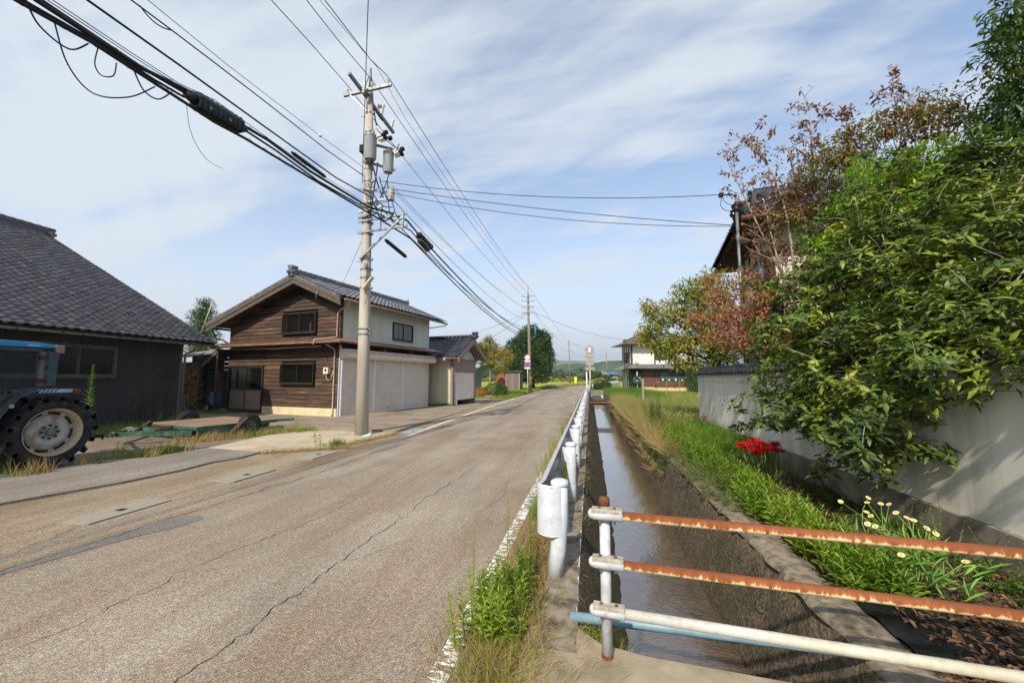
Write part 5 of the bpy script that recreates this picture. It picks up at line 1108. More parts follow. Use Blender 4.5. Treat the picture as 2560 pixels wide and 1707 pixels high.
for (a, c, s, l) in (((-6.0, 42.4, 6.9), (-5.8, 124, 8.2), 1.6, 'cable sagging from the second pole to the third pole, upper'), ((-6.2, 42.4, 6.2), (-6, 124, 6.6), 1.7, 'cable sagging from the second pole to the third pole, lowest'), ((-5.8, 42.4, 10.6), (-4, 124, 12), 1.3, 'top conductor from the second pole to the third pole, right'), ((-7.0, 42.4, 10.6), (-6.6, 124, 12), 1.3, 'top conductor from the second pole to the third pole, left'),
                     ((-5.9, 42.4, 8.75), (-6, 124, 10.1), 1.4, 'middle wire from the second pole to the third pole'), ((-5.6, 42.4, 8.6), (6.3, 50.5, 6.1), .7, 'long wire slanting from the second pole to the far house on the right'),
                     ((-4, 124, 12), (8.9, 215, 14.2), 1.5, 'right conductor between the third and fourth poles'), ((-6, 124, 10), (8.9, 215, 13), 2, 'lower conductor between the third and fourth poles'), ((-6, 124, 8), (-1.2, 262, 10), 2, 'thick cable running on from the third pole'),
                     ((-6.6, 42.6, 8.7), (-26, 49, 5.4), .8, 'faint wire slanting left from the second pole, upper'), ((-6.6, 42.6, 8.6), (-22, 56, 4), .6, 'faint wire slanting left from the second pole, lower')):
    wire(sag(a, c, s, 20), .022 if a[1] > 100 else .016, l)

# ================================================================ road signs
m_red = M('sign_red', '#c21f2e', rough=.4); m_blue = M('sign_blue', '#1f56a8', rough=.4); m_swhite = M('sign_white', '#e6e6e6', rough=.4)
sg = empty('road_sign', (-6.5, 42.1, 0), 'white post with round 40 speed limit sign above a round blue no parking sign', 'road sign')
b = MB(); b.tube([(-6.5, 42.15, 0), (-6.53, 42.15, 4.1)], .035, 10); b.build('post', m_whitegal, sg)
def disc(parent, c, r, m, name, y, n=32, ri=0):
    b = MB(); 
    if ri:
        A = [b.pt((c[0] + r * cos(2 * pi * k / n), y, c[1] + r * sin(2 * pi * k / n))) for k in range(n)]; B = [b.pt((c[0] + ri * cos(2 * pi * k / n), y, c[1] + ri * sin(2 * pi * k / n))) for k in range(n)]
        for k in range(n): b.face((A[k], A[(k + 1) % n], B[(k + 1) % n], B[k]))
    else: b.extrude([(c[0] + r * cos(2 * pi * k / n), y, c[1] + r * sin(2 * pi * k / n)) for k in range(n)], (0, .006, 0))
    return b.build(name, m, parent)
cx_ = -6.53
p40 = disc(sg, (cx_, 3.80), .30, m_swhite, 'speed_sign', 42.08); disc(p40, (cx_, 3.80), .285, m_red, 'ring', 42.074, ri=.215)
b = MB(); y = 42.072; x0 = cx_ - .13; z0 = 3.70       # the digits 4 and 0 as strokes
b.beam((x0 + .085, y, z0), (x0 + .085, y, z0 + .21), .004, .028, (1, 0, 0)); b.beam((x0 - .01, y, z0 + .065), (x0 + .115, y, z0 + .065), .004, .026); b.beam((x0 - .002, y, z0 + .065), (x0 + .075, y, z0 + .21), .004, .026, (0, 0, 1))
n = 18; ox, oz = x0 + .205, z0 + .105
for k in range(n):
    a0, a1 = 2 * pi * k / n, 2 * pi * (k + 1) / n; b.quad((ox + .062 * cos(a0), y, oz + .108 * sin(a0)), (ox + .062 * cos(a1), y, oz + .108 * sin(a1)), (ox + .036 * cos(a1), y, oz + .08 * sin(a1)), (ox + .036 * cos(a0), y, oz + .08 * sin(a0)))
b.build('numerals', m_blue, p40)
pn = disc(sg, (cx_, 3.03), .30, m_swhite, 'parking_sign', 42.08); disc(pn, (cx_, 3.03), .285, m_red, 'ring', 42.074, ri=.225); disc(pn, (cx_, 3.03), .225, m_blue, 'blue_field', 42.072, 32)
b = MB(); b.beam((cx_ - .16, 42.064, 3.03 + .16), (cx_ + .16, 42.064, 3.03 - .16), .004, .05); b.build('slash', m_red, pn)
for z in (3.42, 2.66):
    b = MB(); b.box(cx_ - .3, cx_ + .3, 42.08, 42.09, z - .08, z + .08); pl = b.build('sub_plate', m_swhite, sg); b = MB(); b.box(cx_ - .2, cx_ + .2, 42.076, 42.079, z - .022, z + .022); b.build('plate_bar', m_red if z > 3 else m_dark, pl)
m_signback = M('sign_back_grey', '#8f8f88', '#82827b', scale=4, rough=.5, metal=.2)
m_rustpost = M('flaking_white_post', '#d6d2cb', '#cfcac2', scale=2, rough=.6, c3='#8a3f1d', c3scale=2.5, c3amt=1.0, contrast=(.4, .5))
s2 = empty('road_sign', (0.0, 27.0, 0), 'pair of round signs seen from behind on a rust flaked post by the canal', 'road sign')
b = MB(); b.tube([(.02, 27.05, 0), (-.01, 27.05, 3.75)], .04, 10); b.build('post', m_rustpost, s2)
for z in (3.47, 2.67): disc(s2, (-.0, z), .30, m_signback, 'sign_back', 26.99); b = MB(); b.box(-.22, .22, 26.95, 26.98, z + .12, z + .14); b.box(-.22, .22, 26.95, 26.98, z - .14, z - .12); b.build('back_rail', m_whitegal, s2)
b = MB(); b.box(-.3, .3, 26.98, 27.0, 2.97, 3.11); b.build('sub_plate', m_signback, s2); b = MB(); b.box(-.31, .31, 26.98, 27.0, 2.12, 2.32); b.build('sub_plate', m_signback, s2)
b = MB(); b.box(-.06, .06, 26.94, 26.97, 3.3, 3.62); b.build('back_bracket', m_whitegal, s2)
b = MB(); b.tube([(-.2, 26.0, 0), (-.21, 26.0, 2.0)], .045, 10); o = b.build('marker_post', m_rustpost); tag(o, 'short rust streaked white post beside the taller sign post', 'post')
b = MB(); b.box(3.36, 3.50, 27.7, 27.84, -.1, 1.55); b.lathe((3.43, 27.77, 1.55), [(.07, 0), (0, .03)], n=8); o = b.build('boundary_post', M('grey_post_concrete', '#8d8a78', '#7a7766', rough=.9)); tag(o, 'square grey concrete post standing alone in the tall grass', 'post')

# ================================================================ tractor
m_trg = M('tractor_grey_metal', '#4a4d50', '#3c3f42', scale=6, rough=.5, c3='#3c3b38', c3amt=.5)
m_trb = M('tractor_blue_paint', '#1d86c4', '#1978b4', scale=3, rough=.35, coat=.3, c3='#4a90b8', c3amt=.3)
m_tyre = M('tyre_rubber', '#28282a', '#1d1d1f', scale=8, rough=.85, c3='#4a4640', c3scale=5, c3amt=.6)
m_rim = M('rusty_white_rim', '#a8a9a4', '#94958f', scale=7, rough=.55, c3='#7a4426', c3scale=5, c3amt=.7)
m_rimc = M('cream_rim_edge', '#b8a88c', '#a2937a', scale=9, rough=.6, c3='#7a4426', c3amt=.5)
m_tglass = glass_mat('cab_glass', '#3a4244', .03, .32)
tr = empty('tractor', (-9.9, 4.6, 0), 'old farm tractor with blue cab roof and big lugged rear tyre by the barn', 'tractor')
def lug_wheel(parent, cx, cy, R, w, side=1, lugs=17, rr=.40):
    """axle along X; side=+1 means the dish faces +X"""
    z = R + .02
    t = bpy.data.objects.new('wheel', None)
    b = MB(); b.lathe((cx, cy, z), [(rr, -w * .38), (rr + .10, -w / 2), (R * .86, -w * .46), (R * .90, -w * .3), (R * .91, 0), (R * .90, w * .3), (R * .86, w * .46), (rr + .10, w / 2), (rr, w * .38)], (1, 0, 0), 48, ref=(0, 1, 0)); wh = b.build('wheel', m_tyre, parent)
    b = MB()
    for k in range(lugs):
        for s in (-1, 1):
            a = 2 * pi * (k + (.5 if s > 0 else 0)) / lugs; pts = []
            for (u, da) in ((0.02, 0.0), (w * .53, -.16)):
                for (dr) in (R * .89, R * 1.0):
                    for dd in (-.042, .042): pts.append((cx + s * u, cy + dr * (1 if u < .1 else .975) * cos(a + s * 0 + da * 1 + dd / R), z + dr * (1 if u < .1 else .975) * sin(a + da * 1 + dd / R)))
            i = [b.pt(p) for p in pts]
            for q in ((0, 1, 3, 2), (4, 6, 7, 5), (2, 3, 7, 6), (0, 2, 6, 4), (1, 5, 7, 3)): b.face([i[x] for x in q])
            # shoulder of the lug running down the side wall
            ps = []
            for dr in (R * .99, R * .76):
                for dx in (w * .53, w * .47 if dr < R * .9 else w * .40):
                    for dd in (-.040, .040): ps.append((cx + s * dx, cy + dr * cos(a - .16 + dd / R - (.04 if dr < R * .9 else 0)), z + dr * sin(a - .16 + dd / R - (.04 if dr < R * .9 else 0))))
            i = [b.pt(p) for p in ps]
            for q in ((0, 1, 5, 4), (0, 4, 6, 2), (1, 3, 7, 5), (4, 5, 7, 6)): b.face([i[x] for x in q])
    b.build('tread', m_tyre, wh)
    f = side
    b = MB(); b.lathe((cx, cy, z), [(rr * .985, w * .40 * f), (rr * 1.03, w * .46 * f), (rr * 1.03, w * .42 * f), (rr * .96, w * .36 * f), (rr * .90, w * .10 * f), (rr * .88, -w * .3 * f)], (1, 0, 0), 40, ref=(0, 1, 0)); b.build('rim', m_rimc, wh)
    b = MB(); b.lathe((cx, cy, z), [(rr * .78, w * .06 * f), (rr * .74, w * .14 * f), (rr * .55, w * .22 * f), (rr * .42, w * .24 * f), (rr * .36, w * .16 * f), (rr * .2, w * .16 * f), (0, w * .16 * f)], (1, 0, 0), 40, ref=(0, 1, 0))
    for k in range(8):
        a = 2 * pi * k / 8 + .2; hw_ = .13
        b.poly([(cx + w * .07 * f, cy + rr * .70 * cos(a - hw_), z + rr * .70 * sin(a - hw_)), (cx + w * .07 * f, cy + rr * .70 * cos(a + hw_), z + rr * .70 * sin(a + hw_)), (cx + w * .09 * f, cy + rr * .92 * cos(a + hw_ * .9), z + rr * .92 * sin(a + hw_ * .9)), (cx + w * .09 * f, cy + rr * .92 * cos(a - hw_ * .9), z + rr * .92 * sin(a - hw_ * .9))])
    b.build('rim_disc', m_rim, wh)
    b = MB(); b.lathe((cx, cy, z), [(rr * .93, w * .03 * f), (rr * .7, w * .02 * f)], (1, 0, 0), 32); b.build('rusty_ring', M('dark_rust', '#4a2818', '#2f1d14', scale=12, rough=.9), wh)
    b = MB(); b.lathe((cx, cy, z), [(rr * .16, w * .16 * f), (rr * .16, w * .30 * f), (rr * .12, w * .33 * f), (0, w * .34 * f)], (1, 0, 0), 16); b.build('hub', M('hub_slate', '#4c5a62', '#5c6a70', rough=.6), wh)
    b = MB()
    for k in range(8): a = 2 * pi * k / 8; q = (cx + w * .17 * f, cy + rr * .28 * cos(a), z + rr * .28 * sin(a)); b.lathe(q, [(.022, 0), (.022, .02), (.012, .03), (0, .03)], (f, 0, 0), 6)
    b.build('wheel_nuts', m_rustd, wh)
    return wh
lug_wheel(tr, -9.50, 5.48, .63, .40, 1); lug_wheel(tr, -10.75, 5.48, .63, .40, -1)
lug_wheel(tr, -9.62, 3.15, .40, .24, 1, 14, .22); lug_wheel(tr, -10.62, 3.15, .40, .24, -1, 14, .22)
b = MB(); b.box(-10.5, -9.75, 4.2, 5.9, .45, .95); b.box(-10.35, -9.9, 2.7, 4.3, .42, .8); b.cyl((-10.7, 5.48, .65), (-9.55, 5.48, .65), .09, 12); b.cyl((-10.6, 3.15, .42), (-9.6, 3.15, .42), .05, 10); b.build('chassis', M('greasy_dark_casting', '#2a2a2a', '#3a3632', rough=.8), tr)
b = MB(); b.extrude([(-10.42, 2.4, .75), (-9.83, 2.4, .75), (-9.83, 2.4, 1.15), (-9.95, 2.4, 1.27), (-10.3, 2.4, 1.27), (-10.42, 2.4, 1.15)], (0, 1.65, .06)); b.build('hood', m_trb, tr, bevel=.03)
b = MB(); b.box(-10.36, -9.89, 2.37, 2.4, .8, 1.15); b.build('grille', m_dark, tr)
for x in (-10.36, -10.0): b = MB(); b.box(x, x + .12, 2.355, 2.37, 1.02, 1.12); b.build('headlight', m_ins, tr)
b = MB(); b.cyl((-10.42, 3.3, 1.2), (-10.42, 3.3, 1.95), .03, 8); b.build('exhaust', m_rust, tr)
# fenders
fp = [(5.80, 1.36), (5.62, 1.405), (5.18, 1.40), (5.02, 1.32), (4.90, 1.15), (4.78, .95), (4.70, .70)]
for x0, x1 in ((-9.72, -9.30), (-10.95, -10.53)):
    b = MB(); b.extrude([(x0, y, z) for y, z in fp] + [(x0, y - .02, z - .035) for y, z in fp[::-1]], (x1 - x0, 0, 0)); b.build('fender', m_trg, tr)
b = MB(); b.box(-9.31, -9.292, 5.20, 5.66, 1.345, 1.405); b.build('fender_stripe', M('silver_blue_sticker', '#93a8bc', '#6f9ac8', scale=3, rough=.4), tr)
b = MB()
for k in range(5): y = 5.18 + k * .055; b.poly([(-9.290, y, 1.35), (-9.290, y + .02, 1.35), (-9.290, y + .06, 1.402), (-9.290, y + .04, 1.402)])
b.build('sticker_slashes', m_dark, tr)
b = MB(); b.box(-9.4, -9.29, 5.68, 5.78, 1.33, 1.405); b.build('tail_lamp', M('red_lamp', '#7a2822', rough=.3), tr)
b = MB(); b.box(-9.305, -9.285, 4.87, 4.92, 1.11, 1.17); b.build('side_lamp', M('pale_lamp', '#9a8d80', rough=.3), tr)
# cab: posts, panels, glazed sides, roof
CX0, CX1 = -10.62, -9.48
cab = bpy.data.objects.new('cab', None); COL.objects.link(cab); cab.parent = tr; cab.location = Vector((-10.05, 4.6, 1.0)) - wloc(tr)
b = MB()
for x in (CX0, CX1):
    b.beam((x, 5.36, 1.38), (x, 5.32, 2.10), .05, .06); b.beam((x, 4.28, .95), (x, 4.28, 2.10), .05, .05); b.beam((x, 3.62, .95), (x + (.08 if x < -10 else -.08), 3.8, 2.10), .045, .045)
    b.beam((x, 3.62, 2.09), (x, 5.36, 2.09), .05, .05); b.beam((x, 4.9, 1.36), (x, 5.36, 1.42), .05, .05); b.beam((x, 3.62, .95), (x, 4.6, .95), .05, .06); b.beam((x, 4.6, .95), (x, 4.95, 1.38), .05, .05)
for y in (3.8, 5.34): b.beam((CX0, y, 2.09), (CX1, y, 2.09), .05, .05)
b.beam((CX0, 5.36, 1.42), (CX1, 5.36, 1.42), .05, .05); b.build('cab_frame', m_trg, cab)
b = MB(); b.quad((CX1 + .006, 4.3, .98), (CX1 + .006, 4.6, .98), (CX1 + .006, 4.95, 1.42), (CX1 + .006, 4.3, 1.42)); b.quad((CX1 + .006, 4.3, 1.42), (CX1 + .006, 5.32, 1.44), (CX1 + .006, 5.30, 2.07), (CX1 + .006, 4.3, 2.07)); b.build('door_pane', m_tglass, cab)
b = MB(); b.quad((CX0, 4.3, 1.42), (CX0, 5.32, 1.44), (CX0, 5.30, 2.07), (CX0, 4.3, 2.07)); b.quad((CX0 + .05, 5.36, 1.45), (CX1 - .05, 5.36, 1.45), (CX1 - .05, 5.34, 2.07), (CX0 + .05, 5.34, 2.07)); b.quad((CX0 + .05, 3.64, 1.0), (CX1 - .05, 3.64, 1.0), (CX1 - .1, 3.82, 2.07), (CX0 + .1, 3.82, 2.07)); b.build('rear_pane', m_tglass, cab)
b = MB(); b.box(CX1 - .02, CX1 + .05, 5.26, 5.32, 1.46, 2.07); b.build('door_post', M('pale_cab_metal', '#5f6163', '#505254', rough=.4), cab)
for z in (1.52, 1.92): b = MB(); b.box(CX1 + .03, CX1 + .07, 5.24, 5.36, z, z + .07); b.build('hinge', m_rustd, cab)
b = MB(); b.box(CX1 + .05, CX1 + .075, 5.33, 5.36, 1.75, 1.8); b.build('latch', m_dark, cab)
b = MB(); pr_ = [(3.45, 2.135), (3.6, 2.18), (4.4, 2.225), (5.2, 2.215), (5.42, 2.185), (5.44, 2.135), (3.45, 2.115)]
b.extrude([(CX0 - .06, y, z) for y, z in pr_], (CX1 - CX0 + .14, 0, 0)); rf = b.build('cab_roof', m_trb, cab, bevel=.02)
# maker's lettering, built from strokes: I S E K I
GL = {'I': [((.5, 0), (.5, 1))], 'S': [((1, 1), (0, 1)), ((0, 1), (0, .5)), ((0, .5), (1, .5)), ((1, .5), (1, 0)), ((1, 0), (0, 0))],
      'E': [((0, 0), (0, 1)), ((0, 1), (1, 1)), ((0, .5), (.9, .5)), ((0, 0), (1, 0))], 'K': [((0, 0), (0, 1)), ((0, .45), (1, 1)), ((.3, .6), (1, 0))]}
b = MB(); y = 5.06; 
for ch in 'ISEKI':
    w_ = .012 if ch == 'I' else .034
    for (a, c) in GL[ch]:
        p = Vector((CX1 + .084, y + (a[0] * .034 if ch != 'I' else .006), 2.150 + a[1] * .026)); q = Vector((CX1 + .084, y + (c[0] * .034 if ch != 'I' else .006), 2.150 + c[1] * .026)); b.beam(p, q, .003, .008, (1, 0, 0))
    y += .018 if ch == 'I' else .042
b.build('lettering', m_swhite, rf)
b = MB(); b.box(CX1 - .02, CX1 + .08, 5.44, 5.56, 2.05, 2.19); b.build('work_lamp', M('lamp_chrome', '#7e776d', rough=.35, c3='#7a4a30', c3amt=.6), cab, bevel=.01)
b = MB(); b.quad((CX1 + .03, 5.36, 1.46), (CX1 + .03, 5.50, 1.46), (CX1 + .03, 5.52, 2.04), (CX1 + .03, 5.36, 2.08)); b.quad((CX1 + .035, 5.38, 2.06), (CX1 + .02, 5.52, 2.04), (CX1 + .02, 5.50, 1.46), (CX1 + .035, 5.38, 1.46)); b.build('rear_quarter_pane', glass_mat('rear_tinted_glass', '#4b6068', .05, .6), cab)
b = MB(); b.box(-10.25, -9.85, 4.85, 4.97, 1.25, 1.75); b.box(-10.27, -9.83, 4.5, 4.95, 1.15, 1.28); b.build('seat', M('grey_vinyl_seat', '#5f5f60', '#3a3a3b', rough=.6), cab, bevel=.03)
b = MB(); b.box(-9.82, -9.74, 4.6, 4.95, 1.3, 1.36); b.box(-10.1, -9.98, 4.86, 4.9, 1.55, 1.62); b.build('armrest', M('faded_red_vinyl', '#7a2f2c', rough=.6), cab)
b = MB(); b.tube([(-10.05 + .17 * cos(a), 4.12 + .06 * sin(a), 1.5 + .15 * sin(a)) for a in np.linspace(0, 2 * pi, 20)], .014, 6); b.cyl((-10.05, 4.12, 1.5), (-10.05, 3.95, 1.1), .02, 6); b.build('steering_wheel', m_dark, cab)
b = MB(); b.beam((-10.05, 5.9, .6), (-10.05, 6.25, .42), .08, .08); b.beam((-9.75, 5.8, .9), (-9.75, 6.15, .62), .05, .07); b.beam((-10.35, 5.8, .9), (-10.35, 6.15, .62), .05, .07); b.tube([(-9.72, 5.9, 1.0), (-9.62, 6.05, .95), (-9.6, 6.15, .9)], .03, 6); b.build('hitch', m_rust, tr)

# ================================================================ green flat trailer
m_green = M('faded_green_paint', '#2d5546', '#24483b', scale=5, rough=.6, c3='#6b7f6a', c3scale=3, c3amt=.5)
m_deck = M('brown_stained_deck', '#8a7059', '#76604d', scale=1.6, rough=.8, c3='#a58a6e', c3scale=2, c3amt=.5)
HT = frame((-12.46, 9.22, 0), (.979, -.2), (.2, .979))
tl = empty('flat_trailer', (-11.2, 9.4, 0), 'low green flatbed trailer with brown deck parked in the weeds behind the tractor', 'trailer')
b = MB(HT); b.box(0, 2.48, 0, 2.25, .245, .325); b.build('bed_frame', m_green, tl, bevel=.004)
b = MB(HT); b.box(.05, 2.43, .06, 2.2, .326, .334); b.build('deck', m_deck, tl)
b = MB(HT); b.box(0.3, 2.35, .3, 2.1, .12, .243); b.build('under_frame', M('dark_green_frame', '#24453a', rough=.7), tl)
b = MB(HT); b.beam((2.5, .0, .19), (2.5, 1.5, .19), .04, .13); b.beam((2.42, -.06, .19), (1.32, -1.2, .24), .06, .11); b.beam((.1, -.06, .19), (1.28, -1.2, .24), .06, .11); b.beam((.3, -.1, .19), (2.4, -.1, .19), .06, .11); b.build('tongue_frame', m_green, tl)
b = MB(HT); b.beam((2.3, 2.1, .29), (2.62, 2.75, .29), .05, .07); b.build('side_bar', m_green, tl)
ta = HT(1.3, -1.15, .26)
b = MB(); b.tube([ta, (-10.3, 7.05, .36), (-10.12, 6.75, .38)], [.035, .032, .03], 10); b.build('wooden_drawbar', M('pale_drawbar_wood', '#a08a68', '#7d6a50', scale=8, rough=.8), tl)
b = MB(); b.tube([(-10.36, 7.15, .35)] + [(-10.36 + k * .035 + .03 * cos(k * 2.5), 7.15 - k * .06, .36 + .035 * sin(k * 2.5)) for k in range(8)], .02, 6); b.tube([(-10.15, 6.8, .38), (-10.05, 6.4, .42)], .035, 8); b.build('drawbar_coupling', m_dark, tl)
b = MB(HT); b.cyl((.9, -.35, .36), (1.9, -.25, .33), .035, 8); b.cyl((1.1, -.4, .38), (1.15, -.35, .46), .06, 8); b.cyl((1.2, -.28, .3), (2.0, -.2, .3), .02, 6); b.cyl((1.25, -.42, .33), (1.9, -.32, .3), .012, 6); b.build('rusty_jack', m_rustd, tl)
b = MB(); c = HT(1.08, -.72, .3)
for k in range(26): a = random.uniform(0, 6.28); b.tube([c, c + Vector((random.gauss(0, .05), random.gauss(0, .03), random.uniform(-.02, .06))), c + Vector((random.gauss(0, .10), random.gauss(0, .06), random.uniform(-.12, .05)))], .006, 4)
b.build('frayed_rope', M('frayed_rope_grey', '#9a958c', rough=.9), tl)
for lx, nm in ((2.68, 1), (-.2, -1)):
    wc = HT(lx, 1.25, .29); ax = (.979, -.2, 0)
    b = MB(); b.lathe(wc, [(.15, -.09), (.24, -.10), (.285, -.07), (.29, 0), (.285, .07), (.24, .10), (.15, .09)], ax, 32); wh = b.build('wheel', m_tyre, tl)
    b = MB(); n = 26
    e1 = Vector((0, 0, 1)); e2 = Vector(ax).cross(e1)
    for k in range(n):
        for s in (-1, 1):
            a = 2 * pi * (k + .5 * (s > 0)) / n; q = wc + (e1 * cos(a) + e2 * sin(a)) * .288 + Vector(ax) * s * .045; tt = (-e1 * sin(a) + e2 * cos(a))
            b.beam(q - tt * .02, q + tt * .02, .075, .024, tuple((e1 * cos(a) + e2 * sin(a))))
    b.build('tread', m_tyre, wh)
    b = MB(); b.lathe(wc, [(.15, .08), (.14, .02), (.06, .02), (.05, .07), (.03, .10), (0, .10)], ax, 20); b.build('rim', M('dark_grey_rim', '#55534e', '#6d6a62', rough=.6), wh)
o = MB(HT).beam((2.55, .75, .05), (2.95, 1.0, .52), .05, .07).build('leaning_stake', M('rotten_brown_stake', '#5c4436', '#43322a', scale=9, rough=.9)); tag(o, 'broken reddish wooden stake leaning on the trailer side', 'stake')
b = MB(); b.lathe((-15.5, 13.1, .16), [(.11, -.12), (.2, -.12), (.26, -.05), (.26, .05), (.2, .12), (.11, .12)], (.3, -.9, .15), 20)
for k in range(18): a = 2 * pi * k / 18; b.beam((-15.5 + .24 * cos(a), 13.1 + .1 * sin(a), .2 + .22 * sin(a)), (-15.5 + .28 * cos(a), 13.05 + .1 * sin(a), .2 + .27 * sin(a)), .12, .03)
o = b.build('old_tyre', m_tyre); tag(o, 'small lugged old tyre lying at the corner of the dark barn', 'tyre')
b = MB(); b.cyl((-14.9, 11.6, 0), (-14.9, 11.6, .38), .07, 10); o = b.build('green_stub_post', m_green); tag(o, 'short green pipe stub standing in the weeds behind the trailer', 'pipe')
# ================================================================ plaster garden wall
m_plaster = M('grey_white_plaster', '#dcd8cc', '#cdc8bb', scale=5, rough=.9, bump=.0012, bscale=40, c3='#9b968a', c3scale=2.2, c3amt=.5, stretch=(1, 1, .10), detail=9)
m_wfound = M('wall_foundation_concrete', '#8a8476', '#746d5c', scale=3, rough=.95, bump=.002, c3='#45422f', c3scale=1.5, c3amt=.7)
gw = empty('garden_wall', (3.5, 6, 0), 'long pale plaster garden wall with black tile coping under the evergreen tree', 'wall')
Y0, Y1 = -3.0, 13.75
b = MB(); b.box(3.40, 3.62, Y0, Y1, .33, 1.49); b.box(3.395, 3.625, Y0, Y1 + .005, 1.50, 1.70); b.box(3.42, 3.60, Y0, Y1 - .01, 1.485, 1.505); b.build('plaster', m_plaster, gw)
b = MB(); b.box(3.34, 3.66, Y0, Y1 + .04, -.4, .33); b.build('foundation', m_wfound, gw)
b = MB(); b.extrude([(3.30, Y0, 1.70), (3.72, Y0, 1.70), (3.70, Y0, 1.74), (3.53, Y0, 1.84), (3.49, Y0, 1.84), (3.32, Y0, 1.74)], (0, Y1 - Y0 + .06, 0)); b.build('coping_bed', m_kawara, gw)
# one coping tile: sloping S tile with a round end disc
def coping_mesh():
    b = MB(); n = 6
    for s in (-1, 1):
        R0 = []; R1 = []
        for k in range(n + 1):
            y = -.1 + .2 * k / n; zz = .03 * sin(pi * k / n)
            R0.append(b.pt((s * .02, y, .17 + zz))); R1.append(b.pt((s * .24, y, .045 + zz)))
        for k in range(n): b.face((R0[k], R0[k + 1], R1[k + 1], R1[k]), True)
        b.lathe((s * .215, 0, .045), [(.045, -.02), (.05, .02), (.04, .036), (0, .04)], (s, 0, -.1), 10)
    b.tube([(0, -.1, .185), (0, .105, .185)], [.055, .048], 8)
    me = bpy.data.meshes.new('coping_tile'); me.from_pydata(b.v, [], b.f); me.materials.append(m_kawarab); return me
cme = coping_mesh(); y = Y1
while y > Y0:
    o = bpy.data.objects.new('coping_tile', cme); COL.objects.link(o); o.parent = gw; o.location = Vector((3.51, y, 1.705 + random.gauss(0, .002))) - Vector((3.5, 6, 0)); o.rotation_euler = (0, 0, random.gauss(0, .012)); y -= .205
# ================================================================ tiled house behind the wall
HR = frame((5.33, 12.75, 0), (.987, -.16), (.16, .987))
hr = empty('tiled_house', (5.33, 12.75, 0), 'large old house with glossy black tiled roof behind the trees on the right', 'building')
m_rplaster = M('house_plaster', '#c9c6bc', '#bdbab0', scale=1.5, rough=.9)
m_blacktile = M('glossy_black_tile', '#26262a', '#1b1b1f', scale=5, rough=.22, rand=.4, island='both', spec=.9)
b = MB(HR); b.box(0, 11, 0, 4.4, 0, 6.15); b.build('wall', m_rplaster, hr)
for x in (0, 1.9, 3.8, 5.7, 7.6, 9.5): MB(HR).box(x - .06, x + .08, -.04, .0, 2.9, 6.1).build('timber_post', m_woodr, hr)
for y in (0.0, 1.0, 1.9, 2.8, 3.7): MB(HR).box(-.04, 0, y, y + .1, 0, 6.0).build('timber_post', m_brown, hr)
for z in (3.9, 5.2): MB(HR).box(-.05, 11, -.05, -.005, z, z + .12).build('timber_beam', m_woodr, hr)
window(hr, HR, 2.2, 3.7, 4.05, 5.15, y=-.0); window(hr, HR, 6.0, 7.5, 4.05, 5.15, y=-.0)
window(hr, HR, .3, 3.9, .6, 2.6, y=-.05, n=4, axis='y'); window(hr, HR, .3, 3.9, 3.9, 5.4, y=-.05, n=4, axis='y', gm=m_glb)
b = MB(HR); b.box(-.02, 11, -.06, .0, 0, 2.8); b.build('lower_boards', M('red_brown_boards', '#7a4a34', '#5e3828', scale=5, rough=.8, stretch=(1, 1, 8)), hr)
# main roof: a skirt on the left, gable above it, wide front slope
ov = .92; ez = 6.12; rs = .52
b = MB(HR); ridgey = 2.2; rz_ = ez + rs * (ridgey + ov)
b.poly([(-ov, -ov, ez), (11.8, -ov, ez), (11.8, ridgey, rz_), (.3, ridgey, rz_), (.0, -.05, ez + rs * (ov - .05))]); b.poly([(-ov, 4.4 + ov, ez), (11.8, 4.4 + ov, ez), (11.8, ridgey, rz_), (.3, ridgey, rz_)])
b.poly([(-ov, -ov, ez), (-ov, 4.4 + ov, ez), (.1, 4.35, ez + .48), (.1, -.05, ez + .48)]); b.poly([(.1, .1, ez + .4), (.1, 4.3, ez + .4), (.3, ridgey, rz_)])
b.poly([(-ov, -ov, ez - .07), (11.8, -ov, ez - .07), (11.8, 4.4 + ov, ez - .07), (-ov, 4.4 + ov, ez - .07)]); b.build('roof_deck', m_woodr, hr)
for k in range(16):
    y = -ov + .2 + k * .37; b = MB(HR); b.beam((-ov + .03, y, ez - .10), (0, y, ez + .02), .06, .08); b.build('rafter', m_woodr, hr)
for k in range(24):
    x = -ov + .2 + k * .45; b = MB(HR); b.beam((x, -ov + .03, ez - .10), (x, 0, ez + .02), .06, .08); b.build('rafter', m_woodr, hr)
r0 = HR(0, 0, 0); Ar = (HR(1, 0, 0) - r0).normalized(); Sr = (HR(0, 1, rs) - r0).normalized()
tile_roof(hr, HR(-ov - .05, -ov - .06, ez + .04), Ar, Sr, 46, 14, m_blacktile, ok=lambda a, s: a > s * .42 - .05, nobj=260)
Ar2 = (HR(0, 1, 0) - r0).normalized(); Sr2 = (HR(1, 0, .5) - r0).normalized()
tile_roof(hr, HR(-ov - .06, -ov, ez + .04), Ar2, Sr2, 22, 5, m_blacktile, ok=lambda a, s: a > s and a < 6.0 - s, nobj=0)
ridge(hr, HR(-ov, -ov, ez + .1), HR(.15, -.05, ez + .62), m_blacktile, 3, .26, 'corner_ridge')
ridge(hr, HR(.15, -.0, ez + .66), HR(.3, ridgey, rz_ + .12), m_blacktile, 3, .26, 'corner_ridge', cap=True)
ridge(hr, HR(.1, ridgey, rz_ + .08), HR(11.8, ridgey, rz_ + .08), m_blacktile, 6, .34)
b = MB(HR); b.tube([(-ov, -ov - .12, ez - .03), (11.8, -ov - .12, ez - .05)], .07, 10); b.build('gutter', M('reddish_brown_gutter', '#7d5243', '#6c4638', rough=.35), hr)
